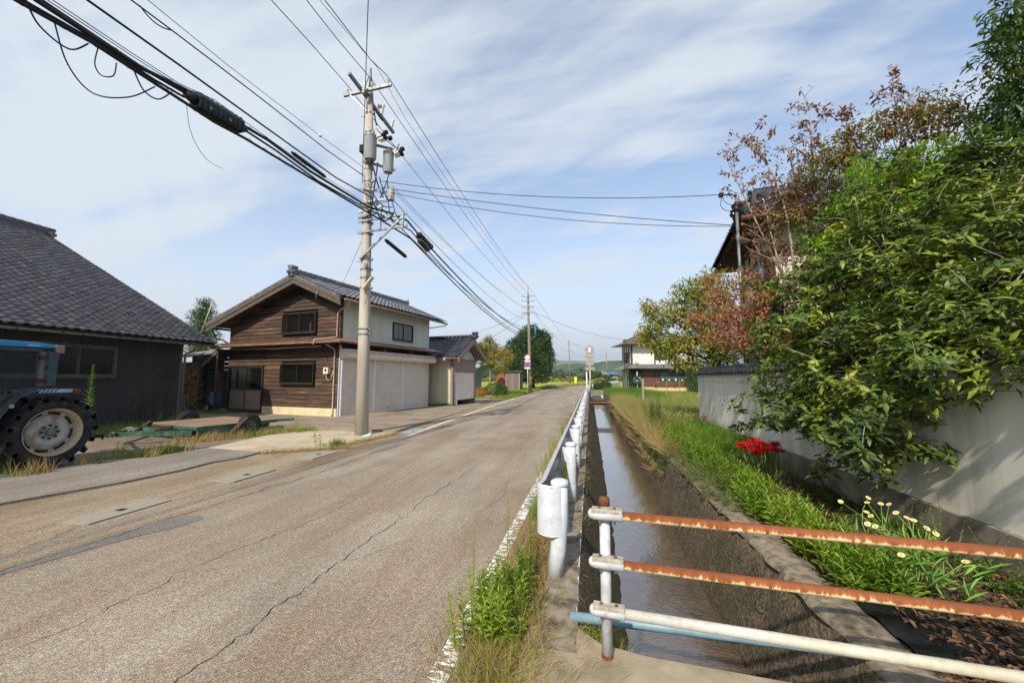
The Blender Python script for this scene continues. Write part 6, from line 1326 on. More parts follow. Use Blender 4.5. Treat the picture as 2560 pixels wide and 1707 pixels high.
b = MB(HR); b.box(1.6, 1.85, -ov - .22, -ov - .02, ez - .12, ez + .08); b.tube([(1.7, -ov - .1, ez - .1), (1.7, -.6, ez - .5), (1.6, -.1, ez - .8), (1.6, -.1, 3.2)], .045, 8); b.build('downpipe', m_pipe, hr)
# lower pent roof
b = MB(HR); b.poly([(-.9, -1.0, 2.75), (11, -1.0, 2.75), (11, 0, 3.25), (0, 0, 3.25)]); b.poly([(-.9, -1.0, 2.75), (-.9, 5, 2.75), (0, 4.4, 3.25), (0, 0, 3.25)]); b.build('pent_roof', m_blacktile, hr)
ridge(hr, HR(-.95, -1.05, 2.80), HR(0, 0, 3.32), m_blacktile, 2, .2, 'corner_ridge')
b = MB(HR); b.box(-.2, .02, -.1, .1, 3.32, 3.9); b.build('blue_grey_panel', M('pale_blue_panel', '#8b9aa6', rough=.5), hr)

# ================================================================ far house with white upper storey
Rv = Vector((.9815, .1915, 0)); Fv = Vector((-.1915, .9815, 0))
def dep(d, xs): return Vector((0, 0, 0)) + Fv * d * 1.0 + Rv * (d * (xs - 1280) / 995.56) 
c0 = dep(50, 1579)
HF = frame(c0, Rv, Fv)
hf = empty('old_house', c0, 'two storey old house with white upper wall and dark slatted ground floor beyond the grass', 'building')
m_slat = M('brown_lattice_boards', '#6b4a38', '#54392b', scale=2, rough=.85, bump=.004, stretch=(1, 1, 6), rand=.2)
b = MB(HF); b.box(0, 7.5, 0, 4, 0, 5.9); b.build('wall', M('white_lime_plaster', '#d8d5cb', '#ccc9bf', rough=.9), hf)
b = MB(HF); b.box(-.02, 17, -.02, .1, 0, .5); b.build('foundation', M('cream_house_base', '#cbb68a', '#bfa97c', rough=.9), hf)
b = MB(HF); b.box(7.5, 17, .6, 5, .4, 2.7); b.build('wing_wall', m_slat, hf)
z = .52
while z < 2.75: MB(HF).box(0.0, 17, -.07 + .01, -.02, z, z + .16).build('board', m_slat, hf); z += .175
for x in (0, 2.9, 5.3, 7.9, 10.8, 13.4): MB(HF).box(x - .07, x + .07, -.09, -.01, .4, 5.7 if x < 7.5 else 2.7).build('timber_post', m_woodr, hf)
for y in (0, 1.0, 2.0, 3.0, 3.9): MB(HF).box(-.06, 0, y, y + .14, 0, 5.7).build('timber_post', m_woodr, hf)
window(hf, HF, 3.0, 5.1, 3.95, 4.95, y=-.02, n=2); window(hf, HF, 3.4, 9.4, 1.25, 2.45, y=-.12, n=4, gm=glass_mat('green_dusty_glass', '#43524c', .1, .95))
window(hf, HF, .8, 1.8, 3.6, 4.9, y=-.0, n=2, axis='y', gm=m_glb); window(hf, HF, 2.3, 3.3, 3.6, 4.9, y=-.0, n=2, axis='y', gm=m_glb)
for k in range(7): MB(HF).box(3.7 + k * .8, 3.85 + k * .8, -.2, -.13, 1.28, 1.28 + random.uniform(.1, .3)).build('sill_bottle', m_swhite, hf)
b = MB(HF); 
for x in (3.9, 5.6, 6.9, 8.4, 11.0, 12.6): b.beam((x, -.8, 0), (x + random.uniform(-.2, .2), -.8, 2.0 if x > 9 else 1.5), .04, .04)
b.beam((2.5, -.8, 1.15), (11.2, -.8, 1.2), .04, .04); b.beam((.8, -.55, 2.62), (11.5, -.55, 2.62), .05, .03); b.build('bamboo_rack', M('bamboo', '#a08f6c', rough=.7), hf)
def hip(bb, x0, x1, y0, y1, z0, rs_, ridge_in):
    ym = (y0 + y1) / 2; zr = z0 + (ym - y0) * rs_; bb.poly([(x0, y0, z0), (x1, y0, z0), (x1 - ridge_in, ym, zr), (x0 + ridge_in, ym, zr)]); bb.poly([(x0, y1, z0), (x1, y1, z0), (x1 - ridge_in, ym, zr), (x0 + ridge_in, ym, zr)])
    bb.poly([(x0, y0, z0), (x0, y1, z0), (x0 + ridge_in, ym, zr)]); bb.poly([(x1, y0, z0), (x1, y1, z0), (x1 - ridge_in, ym, zr)]); bb.poly([(x0, y0, z0 - .12), (x1, y0, z0 - .12), (x1, y1, z0 - .12), (x0, y1, z0 - .12)])
    for (p, q) in (((x0, y0), (x1, y0)), ((x0, y0), (x0, y1)), ((x1, y0), (x1, y1))): bb.poly([(*p, z0), (*q, z0), (*q, z0 - .12), (*p, z0 - .12)])
b = MB(HF); hip(b, -1.1, 8.6, -1.1, 5.1, 5.95, .38, 2.2); b.build('roof', m_kawara, hf)
f0 = HF(0, 0, 0)
tile_roof(hf, HF(-1.1, -1.1, 6.0), Rv, (HF(0, 1, .38) - f0), 34, 13, m_kawara, ok=lambda a, s: a > s * .72 and a < 9.6 - s * .72, pa=.285, ps=.25, nobj=0)
# upper gable facing us above the skirt, with curved bargeboard
b = MB(HF); gx, gzv = 2.3, 7.5
b.poly([(.4, .9, 6.45), (gx, .9, gzv - .2), (4.2, .9, 6.45)]); b.build('gable_wall', m_greyw, hf)
b = MB(HF); 
for s in (-1, 1):
    pts = [(gx + s * 2.3, 6.5), (gx + s * 1.5, 6.76), (gx + s * .75, 7.1), (gx, gzv)]
    for (xa, za), (xb, zb) in zip(pts, pts[1:]):
        b.poly([(xa, .5, za), (xb, .5, zb), (xb, 4.6, zb), (xa, 4.6, za)]); b.poly([(xa, .5, za), (xb, .5, zb), (xb, .5, zb - .2), (xa, .5, za - .17)])
b.build('gable_roof', M('grey_brown_bargeboard', '#6b6058', '#5a5049', rough=.8), hf)
ridge(hf, HF(gx, .4, gzv + .02), HF(gx, 4.6, gzv + .02), m_kawara, 4, .3)
for s in ((-1.1, -1.1, 6.0, 1.1, 1.1, 6.85), (8.6, -1.1, 6.0, 6.4, 1.1, 6.85)): ridge(hf, HF(*s[:3]), HF(*s[3:]), m_kawara, 2, .22, 'corner_ridge')
b = MB(HF); b.tube([(-1.15, -1.2, 5.85), (8.6, -1.2, 5.85)], .07, 8); b.tube([(-1.2, -1.2, 5.85), (-1.2, 5, 5.85)], .07, 8); b.tube([(.1, -.9, 5.8), (.05, -.12, 5.4), (.05, -.12, .2)], .05, 8); b.build('gutter', m_pipe, hf)
b = MB(HF); b.poly([(-1.1, -1.2, 2.72), (8.9, -1.2, 2.72), (7.9, 0, 3.3), (0, 0, 3.3)]); b.poly([(-1.1, -1.2, 2.72), (-1.1, 5.0, 2.72), (0, 4, 3.3), (0, 0, 3.3)]); b.poly([(8.4, -.8, 2.6), (17.5, -.8, 2.6), (17.5, 2.8, 3.6), (8.4, 2.8, 3.6)]); b.build('pent_roof', m_kawara, hf)
tile_roof(hf, HF(-1.1, -1.2, 2.78), Rv, (HF(0, 1, .48) - f0), 35, 5, m_kawara, ok=lambda a, s: a > s * .8, pa=.285, ps=.25, nobj=0)
ridge(hf, HF(-1.1, -1.2, 2.78), HF(0, 0, 3.38), m_kawara, 2, .22, 'corner_ridge')
mr_ = dep(49, 1592)
t = empty('convex_mirror', (mr_.x, mr_.y, 0), 'round convex mirror stored low against the dark wall of the far house', 'mirror')
b = MB(); b.lathe((mr_.x, mr_.y, 1.35), [(.0, .08), (.3, .05), (.55, 0), (.55, -.05), (0, -.06)], (-.19, -.98, 0), 24); b.build('face', M('mirror_face', '#9aa1a8', rough=.12, metal=.9), t)
b = MB(); b.cyl((mr_.x, mr_.y + .1, 0), (mr_.x, mr_.y + .1, 2.4), .04, 8); b.build('post', m_whitegal, t)
# ================================================================ distant buildings
def small_house(o, w, d, h, rh, wallm, roofm, label, win=2, name='distant_house'):
    o = Vector(o); X = frame(o, Rv, Fv); t = empty(name, o, label, 'building')
    b = MB(X); b.extrude([(0, 0, 0), (w * .45, 0, 0), (w * .45, 0, h), (w * .225, 0, h + rh), (0, 0, h)], (0, d, 0)); b.box(w * .45, w, d * .2, d, 0, h); b.build('wall', wallm, t)
    b = MB(X); e = .5; b.extrude([(-e, -e, h - e * .4), (w * .225, -e, h + rh + .15), (w * .45 + e, -e, h - e * .4), (w * .45 + e, -e, h - e * .4 + .25), (w * .225, -e, h + rh + .4), (-e, -e, h - e * .4 + .25)], (0, d + 2 * e, 0))
    b.poly([(w * .3, -.2, h - .1), (w + e, -.2, h - .1), (w + e, d * .6, h + rh * .8), (w * .3, d * .6, h + rh * .8)]); b.poly([(w * .3, d + e, h - .1), (w + e, d + e, h - .1), (w + e, d * .6, h + rh * .8), (w * .3, d * .6, h + rh * .8)]); b.build('roof', roofm, t)
    for k in range(win):
        x = w * .17 + k * w * .42; b = MB(X); y = -.06 if x < w * .45 else d * .2 - .06; b.box(x, x + w * .13, y, y + .05, h * .55, h * .8); f = b.build('window', m_brown, t); b = MB(X); b.box(x + .08, x + w * .13 - .08, y - .02, y - .005, h * .57, h * .78); b.build('pane', m_gl, f)
    return t
m_far = M('far_cream_wall', '#c9b591', '#bda985', rough=.9); m_bluer = M('blue_metal_roof', '#2f5f8c', '#3b6f9c', rough=.4); m_darkr = M('far_dark_roof', '#33363c', '#3b3e44', rough=.4)
small_house(dep(225, 1504), 9, 8, 3.9, 1.5, m_far, m_bluer, 'distant cream house with a blue metal roof at the end of the road')
small_house(dep(250, 1449), 14, 8, 3.0, 1.8, M('far_brown_wall', '#6f6456', rough=.9), m_darkr, 'distant low dark roofed house half hidden by shrubs behind the round signs')
# grey plank hut and blue sheet covered arch
ht = empty('plank_hut', (-9.7, 50.5, 0), 'weathered grey plank hut with a flat tin roof behind the clipped bush', 'shed')
m_hut = M('weathered_plank', '#7b706a', '#675d58', scale=4, rough=.9, rand=.25, stretch=(6, 6, .6))
MB().box(-10.56, -8.84, 50.06, 52.6, 0, 2.34).build('body', m_backing, ht)
x = -10.6
while x < -8.85: MB().box(x, x + .175, 50.0, 50.05, .02 + random.uniform(0, .04), 2.33).build('plank', m_hut, ht); x += .183
y = 50.02
while y < 52.5: MB().box(-8.84, -8.79, y, y + .175, .02, 2.33).build('plank', m_hut, ht); y += .183
MB().box(-8.86, -8.76, 49.97, 50.06, 0, 2.35).build('corner_post', M('pale_corner_wood', '#a08f7e', rough=.8), ht)
b = MB(); b.box(-11.0, -8.3, 49.7, 52.9, 2.46, 2.50); b.box(-10.9, -8.5, 49.8, 49.9, 2.38, 2.46); b.build('roof', M('rusty_tin_roof', '#8d8378', '#7c6f62', rough=.7), ht)
tp = empty('arched_shelter', (-13.3, 57, 0), 'round topped shelter under blue sheet with a red brown arched opening', 'shelter')
b = MB(); n = 12; cxs = -14.2; R = 2.9; top = 3.6
pts = [(cxs + R * cos(pi * k / n), (top if 0 < k < n else 0) * sin(pi * k / n) ** .7) for k in range(n + 1)]
for (xa, za), (xb, zb) in zip(pts, pts[1:]): b.quad((xa, 56, za), (xb, 56, zb), (xb, 62, zb), (xa, 62, za))
b.build('blue_sheet', M('pale_blue_sheet', '#6f93a8', '#86a6b6', scale=2, rough=.6), tp)
b = MB(); pts = [(-12.35 + .95 * cos(pi * k / n), 2.5 * sin(pi * k / n) ** .8) for k in range(n + 1)]; b.poly([(x, 55.6, z) for x, z in pts]); b.extrude([(x, 55.5, z) for x, z in pts], (0, .08, 0), caps=False); b.build('arch_panel', M('red_brown_arch', '#9a5238', '#7a3d29', rough=.8), tp)
b = MB(); pts = [(-12.35 + .8 * cos(pi * k / n), 1.7 * sin(pi * k / n) ** .8) for k in range(n + 1)]; b.poly([(x, 55.56, z) for x, z in pts]); b.build('arch_opening', M('dark_red_inside', '#3c1a12', rough=.9), tp)
b = MB(); b.lathe((-8.0, 31.5, 0), [(0, 0), (.45, 0), (.5, .08), (.3, .2), (0, .22)], n=9); o = b.build('garden_stone', m_conc); tag(o, 'low grey garden stone in front of the clipped bush', 'stone')
sheet('gravel_strip', [(-9.4, 26.5), (-7.4, 26.5), (-7.6, 31.5), (-9.6, 33.5)], -.012, M('pinkish_gravel', '#a89888', '#8c7d6e', scale=30, rough=.95))
# ================================================================ foliage helpers
def sph(n):
    v = rng.normal(size=(n, 3)); return norm(v)
def crown_pts(ells, n, shell=.45):
    """points in a union of ellipsoids (cx,cy,cz,rx,ry,rz), mostly near the skin"""
    E = np.array(ells, float); w = (E[:, 3] * E[:, 4] * E[:, 5]) ** .67; idx = rng.choice(len(E), n, p=w / w.sum()); d = sph(n)
    r = 1 - shell * rng.random(n) ** 1.5
    lump = 1 + .12 * np.sin(d[:, 0] * 7 + idx) * np.cos(d[:, 2] * 6 + idx * 2)
    P = E[idx, :3] + d * E[idx, 3:] * (r * lump)[:, None]
    return P, d
def leaf_cluster(P, out, per, spread, L, W, T=LEAF, TF=LEAF_F, droop=.25, upn=.9, lj=.25):
    """tufts of leaves at points P turned outwards (out)"""
    n = len(P); PP = np.repeat(P, per, 0); O = np.repeat(out, per, 0); m = n * per
    d = norm(O * .75 + rng.normal(size=(m, 3)) * .75 + np.array([0, 0, -droop])); nn = norm(rng.normal(size=(m, 3)) * .45 + np.array([0, 0, upn]) + O * .3)
    Q = PP + rng.normal(size=(m, 3)) * spread; l = L * (1 + lj * rng.normal(size=m)).clip(.5, 1.6)
    return place(T, TF, Q, d, nn, l, l * W / L)
def limb(b, p0, p1, r0, r1, bend=.12, n=6):
    p0 = Vector(p0); p1 = Vector(p1); L = (p1 - p0).length; off = Vector((random.gauss(0, 1), random.gauss(0, 1), random.gauss(0, .6))) * L * bend
    pts = [p0.lerp(p1, k / n) + off * sin(pi * k / n) for k in range(n + 1)]
    b.tube(pts, [r0 + (r1 - r0) * k / n for k in range(n + 1)], 7); return pts
def twigs(b, starts, ends, r=.008):
    for p, q in zip(starts, ends): limb(b, p, q, r, r * .35, .08, 3)
ARC = np.array([(0, 0, 0), (-.40, .25, .03), (0, .27, .06), (.40, .25, .03), (-.46, .6, -.01), (0, .62, .03), (.46, .6, -.01), (0, 1, -.24)], float)
def whorls(P, out, per, L, W, up=.9, jit=.16, T=ARC, TF=LEAF_F, spread=.015, lift=.25):
    """rosettes of arching leaves round each twig tip"""
    n = len(P); A = norm(out * .45 + np.array([0, 0, up]) + rng.normal(size=(n, 3)) * .28); e1 = norm(np.cross(A, rng.normal(size=(n, 3)))); e2 = np.cross(A, e1)
    ang = (np.arange(per) * 2 * pi / per)[None] + rng.random((n, 1)) * 6.28 + rng.normal(size=(n, per)) * .3; R = e1[:, None] * np.cos(ang)[..., None] + e2[:, None] * np.sin(ang)[..., None]
    lf = lift + .25 * rng.normal(size=(n, per, 1)); D = norm(R + A[:, None] * lf + rng.normal(size=(n, per, 3)) * jit); N_ = norm(A[:, None] - R * lf + rng.normal(size=(n, per, 3)) * jit)
    Q = (P[:, None] + A[:, None] * (rng.random((n, per, 1)) * .04 - .02) + rng.normal(size=(n, per, 3)) * spread).reshape(-1, 3); l = L * (1 + .32 * rng.normal(size=n * per)).clip(.4, 1.6)
    return place(T, TF, Q, D.reshape(-1, 3), N_.reshape(-1, 3), l, l * W / L)
def make_tree(name, base, label, ells, ntuft, per, L, W, mat, barkm, r0=.15, fork=.35, spread=.04, T=LEAF, TF=LEAF_F, shell=.45, droop=.25, cat='tree', group=None, ntwig=0, trunkto=None, upn=.9, subtw=0, whorl=False):
    base = Vector(base); t = empty(name, base, label, cat, group); E = np.array(ells, float); c = E[:, :3].mean(0)
    b = MB(); top = Vector(trunkto) if trunkto else Vector((base.x * .4 + c[0] * .6, base.y * .4 + c[1] * .6, base.z + (c[2] - base.z) * .75))
    tp_ = limb(b, base, top, r0, r0 * .5, .04, 6)
    for e in E:
        s = tp_[random.choice((3, 4, 5, 6))]; lp = limb(b, s, Vector(e[:3]), r0 * .35, r0 * .10, .10, 5)
        for k in range(subtw):
            d = sph(1)[0]; q = Vector(e[:3]) + Vector(d * e[3:] * random.uniform(.7, 1.0)); limb(b, lp[-2], q, r0 * .10, .006, .15, 4)
    b.build('trunk', barkm, t)
    P, d = crown_pts(ells, ntuft, shell); V, F = whorls(P, d, per, L, W, spread=spread) if whorl else leaf_cluster(P, d, per, spread, L, W, T, TF, droop, upn)
    np_mesh('crown', V, F, mat, t)
    return t
m_bark = M('grey_bark', '#8a8072', '#5f574c', scale=12, rough=.9, bump=.004, stretch=(1, 1, .4))
m_barkp = M('pale_twig_bark', '#a3988a', '#7d7264', scale=14, rough=.85)
m_barkd = M('dark_bark', '#4a4036', '#332c25', scale=12, rough=.95)
m_ever = foliage('glossy_evergreen_leaf', ['#28370f', '#3f561a', '#5c7224', '#7c8d30', '#a8ab46'], rough=.5, transl=.3, spec=.5)
m_everd = foliage('deep_green_leaf', ['#22350f', '#324b16', '#45601c', '#607a28'], rough=.4, transl=.25)
m_red = foliage('autumn_red_brown_leaf', ['#4f2f22', '#6f4230', '#86543a', '#7c6232', '#5c6228'], rough=.55, transl=.35, big=1.0)
m_aut = foliage('olive_and_red_leaf', ['#5a3020', '#7a4a2e', '#7a6a2e', '#5f7028', '#87963a'], rough=.5, transl=.35, big=1.6)
m_map = foliage('pinkish_maple_leaf', ['#6f4130', '#955e45', '#aa744e', '#94803c', '#667430'], rough=.55, transl=.4, big=1.1)
m_yelg = foliage('yellow_green_leaf', ['#40581a', '#62781e', '#8a942c', '#a8923a', '#b07c44'], rough=.45, transl=.4, big=.8)
m_lime = foliage('lime_leaf', ['#5d8a1c', '#7aa524', '#9fbd36'], rough=.45, transl=.45)
m_round = foliage('dense_round_tree_leaf', ['#1d3013', '#2a4419', '#3b5a20', '#4f6f2a'], rough=.5, transl=.2, big=.5)
m_kaki = foliage('yellowing_leaf', ['#4f5a20', '#6f7428', '#95902f', '#a38a33', '#8a6a2c'], rough=.5, transl=.35, big=.7)
m_shrub = foliage('shrub_leaf', ['#2c3f16', '#3d5a1c', '#54702a'], rough=.5, transl=.25)
m_shrubr = foliage('reddening_shrub_leaf', ['#5a6a22', '#8a7a2c', '#a5662c', '#94482c'], rough=.5, transl=.3, big=2)
# ---------------------------------------------------------------- the evergreen leaning over the wall
EV = [(3.0, 7.0, 1.55, .50, .5, .48), (3.08, 7.2, 2.15, .50, .5, .46), (3.55, 7.2, 2.9, .62, .6, .55), (3.0, 6.45, 1.18, .42, .4, .36), (4.0, 7.0, 3.45, .7, .7, .55), (3.35, 6.3, 2.35, .65, .7, .65),
      (3.75, 6.0, 2.95, .75, .7, .6), (3.15, 5.7, 1.70, .60, .6, .52), (2.86, 5.0, 0.98, .26, .28, .28), (2.90, 5.7, 1.12, .36, .4, .32), (4.1, 6.2, 3.45, .75, .7, .55), (3.5, 5.2, 2.15, .65, .7, .62), (3.95, 5.2, 2.75, .7, .7, .6),
      (3.05, 4.9, 1.38, .40, .4, .34), (3.3, 4.6, 1.72, .48, .5, .45), (3.72, 4.4, 2.15, .60, .6, .55), (4.2, 4.9, 2.95, .7, .7, .55), (4.5, 5.8, 3.5, .7, .7, .5), (4.9, 5.6, 3.55, .6, .6, .45), (3.75, 3.9, 1.75, .45, .5, .42),
      (4.4, 4.0, 2.4, .7, .7, .6), (4.9, 4.4, 3.0, .7, .7, .6), (4.6, 7.3, 3.9, .6, .6, .4), (5.2, 6.6, 4.0, .7, .7, .5), (2.75, 6.9, 1.0, .25, .25, .22), (4.3, 3.3, 1.9, .6, .6, .5), (5.3, 5.0, 3.4, .7, .7, .6), (4.4, 5.4, 2.0, 1.0, 1.1, .9), (3.5, 4.1, 1.72, .35, .4, .28), (3.55, 3.6, 1.72, .35, .4, .28), (3.7, 3.2, 1.8, .4, .4, .35), (3.9, 7.2, 3.95, .5, .5, .35), (4.45, 6.9, 4.15, .55, .5, .4), (4.95, 6.6, 4.4, .55, .5, .4), (5.2, 6.2, 4.3, .5, .5, .4), (2.93, 4.95, .72, .2, .2, .24), (2.9, 5.3, .95, .22, .25, .22)]
ev = make_tree('evergreen_tree', (4.6, 5.6, 0), 'dense glossy evergreen tree spilling over the plaster wall on the right', EV, 7000, 7, .098, .034, m_ever, m_barkp, r0=.11, whorl=True, spread=.012, shell=.40, droop=.12, upn=1.0, subtw=5)
# sprays of twigs reaching out of the crown, each with its rosettes
b = MB(); PT = []; OT = []
for k in range(170):
    e = EV[random.randrange(len(EV))]; d = Vector(sph(1)[0]); d = Vector((d.x - .05, d.y - .45, d.z * .7 + .15)).normalized(); c = Vector(e[:3])
    s = c + Vector((d.x * e[3], d.y * e[4], d.z * e[5])) * .6; l = random.uniform(.25, .55); pts = limb(b, s, s + d * (max(e[3:]) * .4 + l), .006, .002, .12, 5)
    for q in pts[2:]:
        for z in range(3): PT.append(q + Vector((random.gauss(0, .045), random.gauss(0, .045), random.gauss(0, .03)))); OT.append(d)
b.build('twigs', m_barkp, ev)['kind'] = 'stuff'
V, F = whorls(np.array(PT), np.array(OT), 6, .095, .032, spread=.012); np_mesh('crown', V, F, m_ever, ev)
# nearest leaves as objects of their own
me_leaf = bpy.data.meshes.new('leaf'); TT = ARC * np.array([.036, .10, .10]); me_leaf.from_pydata(TT.tolist(), [], LEAF_F.tolist()); me_leaf.materials.append(m_ever)
cand, dd = crown_pts(EV, 6000, .04); keep = [(np.linalg.norm(p - np.array([0, 0, 1.6])), i) for i, p in enumerate(cand) if dd[i][0] < .1 and dd[i][1] < .3]
keep.sort()
for _, i in keep[:260]:
    o = bpy.data.objects.new('leaf', me_leaf); COL.objects.link(o); o.parent = ev; o.location = Vector(cand[i]) - Vector((4.6, 5.6, 0))
    q = Vector(dd[i]) * .8 + Vector((random.gauss(0, .5), random.gauss(0, .5), random.gauss(-.1, .3))); o.rotation_euler = q.to_track_quat('Y', 'Z').to_euler()
    s = random.uniform(.8, 1.15); o.scale = (s, s, s)
# long bare pale shoots arching through the crown
b = MB()
for k in range(70):
    s = Vector(EV[random.choice((2, 4, 5, 6, 10, 12, 15, 16, 17, 18, 20, 21, 22, 23))][:3]); d = Vector((random.uniform(-.7, .6), random.uniform(-.9, -.2), random.uniform(0, .8))).normalized(); limb(b, s, s + d * random.uniform(.5, .9), .007, .003, .2, 6)
b.build('branches', m_barkp, ev)
# darker upright tree at the frame's edge
make_tree('bay_tree', (6.9, 5.9, 0), 'tall dark green tree with narrow drooping leaves at the right edge', [(5.62, 6, 5.85, .42, .45, .55), (5.55, 6.0, 5.05, .45, .5, .45), (6.1, 6.2, 5.4, .6, .6, .7), (5.75, 6.2, 6.6, .30, .35, .35), (5.3, 6.1, 4.45, .5, .5, .35), (6.1, 6.0, 4.4, .7, .7, .6), (6.3, 6.3, 6.4, .5, .5, .6)], 1500, 6, .105, .032, m_everd, m_bark, r0=.1, spread=.04, shell=.6, droop=.65, subtw=3)
# lime green saplings between
make_tree('maple_sapling', (4.9, 7.6, 0), 'lime green young leaves standing out on top of the dark evergreen', [(4.1, 7.0, 4.3, .4, .3, .3), (4.6, 6.9, 4.65, .5, .35, .3), (5.0, 6.7, 4.85, .45, .35, .25), (3.6, 6.6, 3.55, .35, .3, .2), (4.3, 6.2, 3.9, .4, .3, .2), (4.35, 7.1, 4.9, .25, .25, .3), (4.9, 6.4, 4.4, .4, .3, .2)], 460, 6, .08, .032, m_lime, m_barkp, r0=.05, spread=.04, shell=.8, droop=.5, subtw=4)
# sparse dogwoods with dull red leaves
def sparse_tree(name, base, label, stems, ntuft, per, L, W, mat, bark, r0=.05, tall=.0):
    base = Vector(base); t = empty(name, base, label, 'tree'); b = MB(); tips = []
    for e in stems:
        e = Vector(e); mid = base.lerp(e, .45) + Vector((random.gauss(0, .1), random.gauss(0, .1), .2)); limb(b, base, mid, r0, r0 * .6, .03, 5); main = limb(b, mid, e, r0 * .6, .008, .05, 8)
        for k in range(3, 9):
            for q in range(3):
                s = main[min(k, 8)]; d = ((e - mid).normalized() * .8 + Vector((random.gauss(0, .7), random.gauss(0, .7), random.gauss(.15, .35)))).normalized(); l = random.uniform(.35, .8) * (1.1 - k * .06)
                pts = limb(b, s, s + d * l, .010, .004, .08, 4); tips += pts[1:]
                for z in range(2): u = (d + Vector((random.gauss(0, .6), random.gauss(0, .6), random.gauss(.1, .4)))).normalized(); pp = limb(b, pts[2], pts[2] + u * l * .55, .006, .003, .06, 3); tips += pp[1:]
    b.build('branches', bark, t); T_ = np.array(tips); idx = rng.integers(0, len(T_), ntuft); P = T_[idx] + rng.normal(size=(ntuft, 3)) * .02
    V, F = leaf_cluster(P, sph(ntuft), per, .03, L, W, LEAF, LEAF_F, .6, .6); np_mesh('crown', V, F, mat, t); return t
sparse_tree('dogwood_tree', (5.0, 9.2, .2), 'sparse reddish leaved tree with bare twigs standing up over the black roof', [(3.15, 9.4, 6.5), (3.55, 9.2, 6.85), (4.2, 9, 6.4), (4.5, 8.7, 7.05), (4.9, 9, 6.3), (3.8, 9.3, 5.5)], 900, 3, .085, .036, m_red, m_barkp)
sparse_tree('dogwood_tree', (6.2, 8.6, .2), 'second sparse reddish tree further right above the evergreen', [(4.9, 8.3, 6.5), (5.5, 8.0, 6.75), (5.8, 8, 6.2), (6.3, 8.2, 6.1), (5.0, 8.4, 5.6)], 1100, 3, .085, .036, m_red, m_barkp)
make_tree('autumn_tree', (5.6, 9.4, 0), 'loose olive and dull red foliage filling the gap between the evergreen and the black roof', [(4.65, 8.4, 5.75, .5, .5, .35), (4.95, 8.2, 6.0, .5, .5, .35), (5.35, 8.0, 6.15, .5, .5, .3), (5.75, 7.8, 6.2, .5, .5, .3), (4.4, 8.8, 5.6, .45, .5, .3), (6.0, 7.4, 5.9, .5, .5, .35), (4.2, 9.0, 5.0, .5, .5, .4), (5.0, 8.0, 5.3, .7, .5, .4)], 1050, 5, .075, .032, m_aut, m_barkp, r0=.07, spread=.07, shell=.95, droop=.5, subtw=6)
make_tree('maple_tree', (4.9, 10.2, 0), 'rust and pink leaved maple reaching over the wall in front of the tiled house', [(3.2, 10.6, 3.65, .55, .6, .30), (3.9, 10.4, 3.95, .7, .6, .35), (3.3, 10.2, 3.05, .7, .7, .35), (4.1, 10.0, 3.2, .8, .6, .5), (3.5, 10.0, 2.45, .75, .7, .35), (4.2, 9.6, 2.4, .7, .6, .5), (2.95, 10.6, 2.6, .4, .4, .22), (4.4, 10.2, 4.6, .6, .5, .3), (3.1, 11.0, 4.15, .3, .3, .12), (4.7, 9.6, 3.8, .7, .6, .6), (2.75, 10.9, 3.1, .4, .4, .2), (3.55, 9.6, 2.6, .6, .5, .45), (3.9, 9.5, 3.4, .6, .5, .4)], 2500, 6, .065, .036, m_map, m_barkp, r0=.09, spread=.05, shell=.9, droop=.35, subtw=6)
make_tree('cherry_tree', (5.2, 15.2, 0), 'yellow green cherry tree with orange tinged leaves at the far end of the garden wall', [(3.1, 15, 4.0, .8, .8, .55), (2.4, 15.2, 3.55, .6, .7, .45), (3.6, 14.8, 4.6, .7, .7, .5), (4.2, 15, 3.9, .9, .9, .8), (2.7, 15, 2.75, .7, .8, .45), (3.7, 14.9, 3.0, .9, .8, .6), (1.95, 15.1, 3.1, .35, .5, .25), (3.3, 15.2, 2.2, .6, .7, .3), (4.4, 14.9, 2.6, .8, .8, .7), (2.15, 15.0, 4.15, .35, .4, .3), (4.3, 15.0, 5.0, .6, .6, .5)], 2100, 6, .115, .05, m_yelg, m_barkd, r0=.12, spread=.07, shell=.8, droop=.5, subtw=4)
# ---------------------------------------------------------------- trees beyond
make_tree('round_tree', (-8.0, 57.5, 0), 'big dense round dark green tree behind the second utility pole', [(-8.2, 57, 5.4, 2.9, 2.8, 3.1), (-8.4, 57, 7.2, 1.9, 2, 1.9), (-6.9, 56.5, 6.9, 1.5, 1.6, 1.5), (-6.5, 56.5, 4.3, 1.6, 1.7, 2.1), (-9.9, 56.5, 4.6, 1.5, 1.6, 2.0), (-9.6, 56, 2.8, 2.4, 2, 1.8), (-10.8, 56.5, 5.0, 1.5, 1.5, 2.2), (-7.1, 56, 2.5, 1.7, 1.6, 1.5), (-8.1, 57.0, 8.5, .9, .9, .8), (-9.8, 57, 6.6, 1.2, 1.2, 1.1)], 11000, 4, .24, .11, m_round, m_barkd, r0=.3, spread=.16, shell=.3, T=DIA, TF=DIA_F, upn=.6)
make_tree('persimmon_tree', (-9.0, 36, 0), 'yellowing persimmon tree with forked trunk beside the garage', [(-9.4, 36, 4.5, 1.0, .9, .75), (-8.4, 36, 4.0, 1.0, .9, .7), (-7.6, 36, 3.5, .8, .8, .6), (-9.0, 36, 3.3, .9, .9, .6), (-9.9, 36.3, 3.6, .8, .8, .7), (-8.0, 35.8, 2.6, .7, .7, .45), (-9.2, 36, 5.2, .5, .5, .35), (-10.1, 36, 4.5, .5, .6, .45)], 1500, 5, .15, .075, m_kaki, m_bark, r0=.16, spread=.09, shell=.8, T=LEAF, TF=LEAF_F, droop=.7, subtw=3)
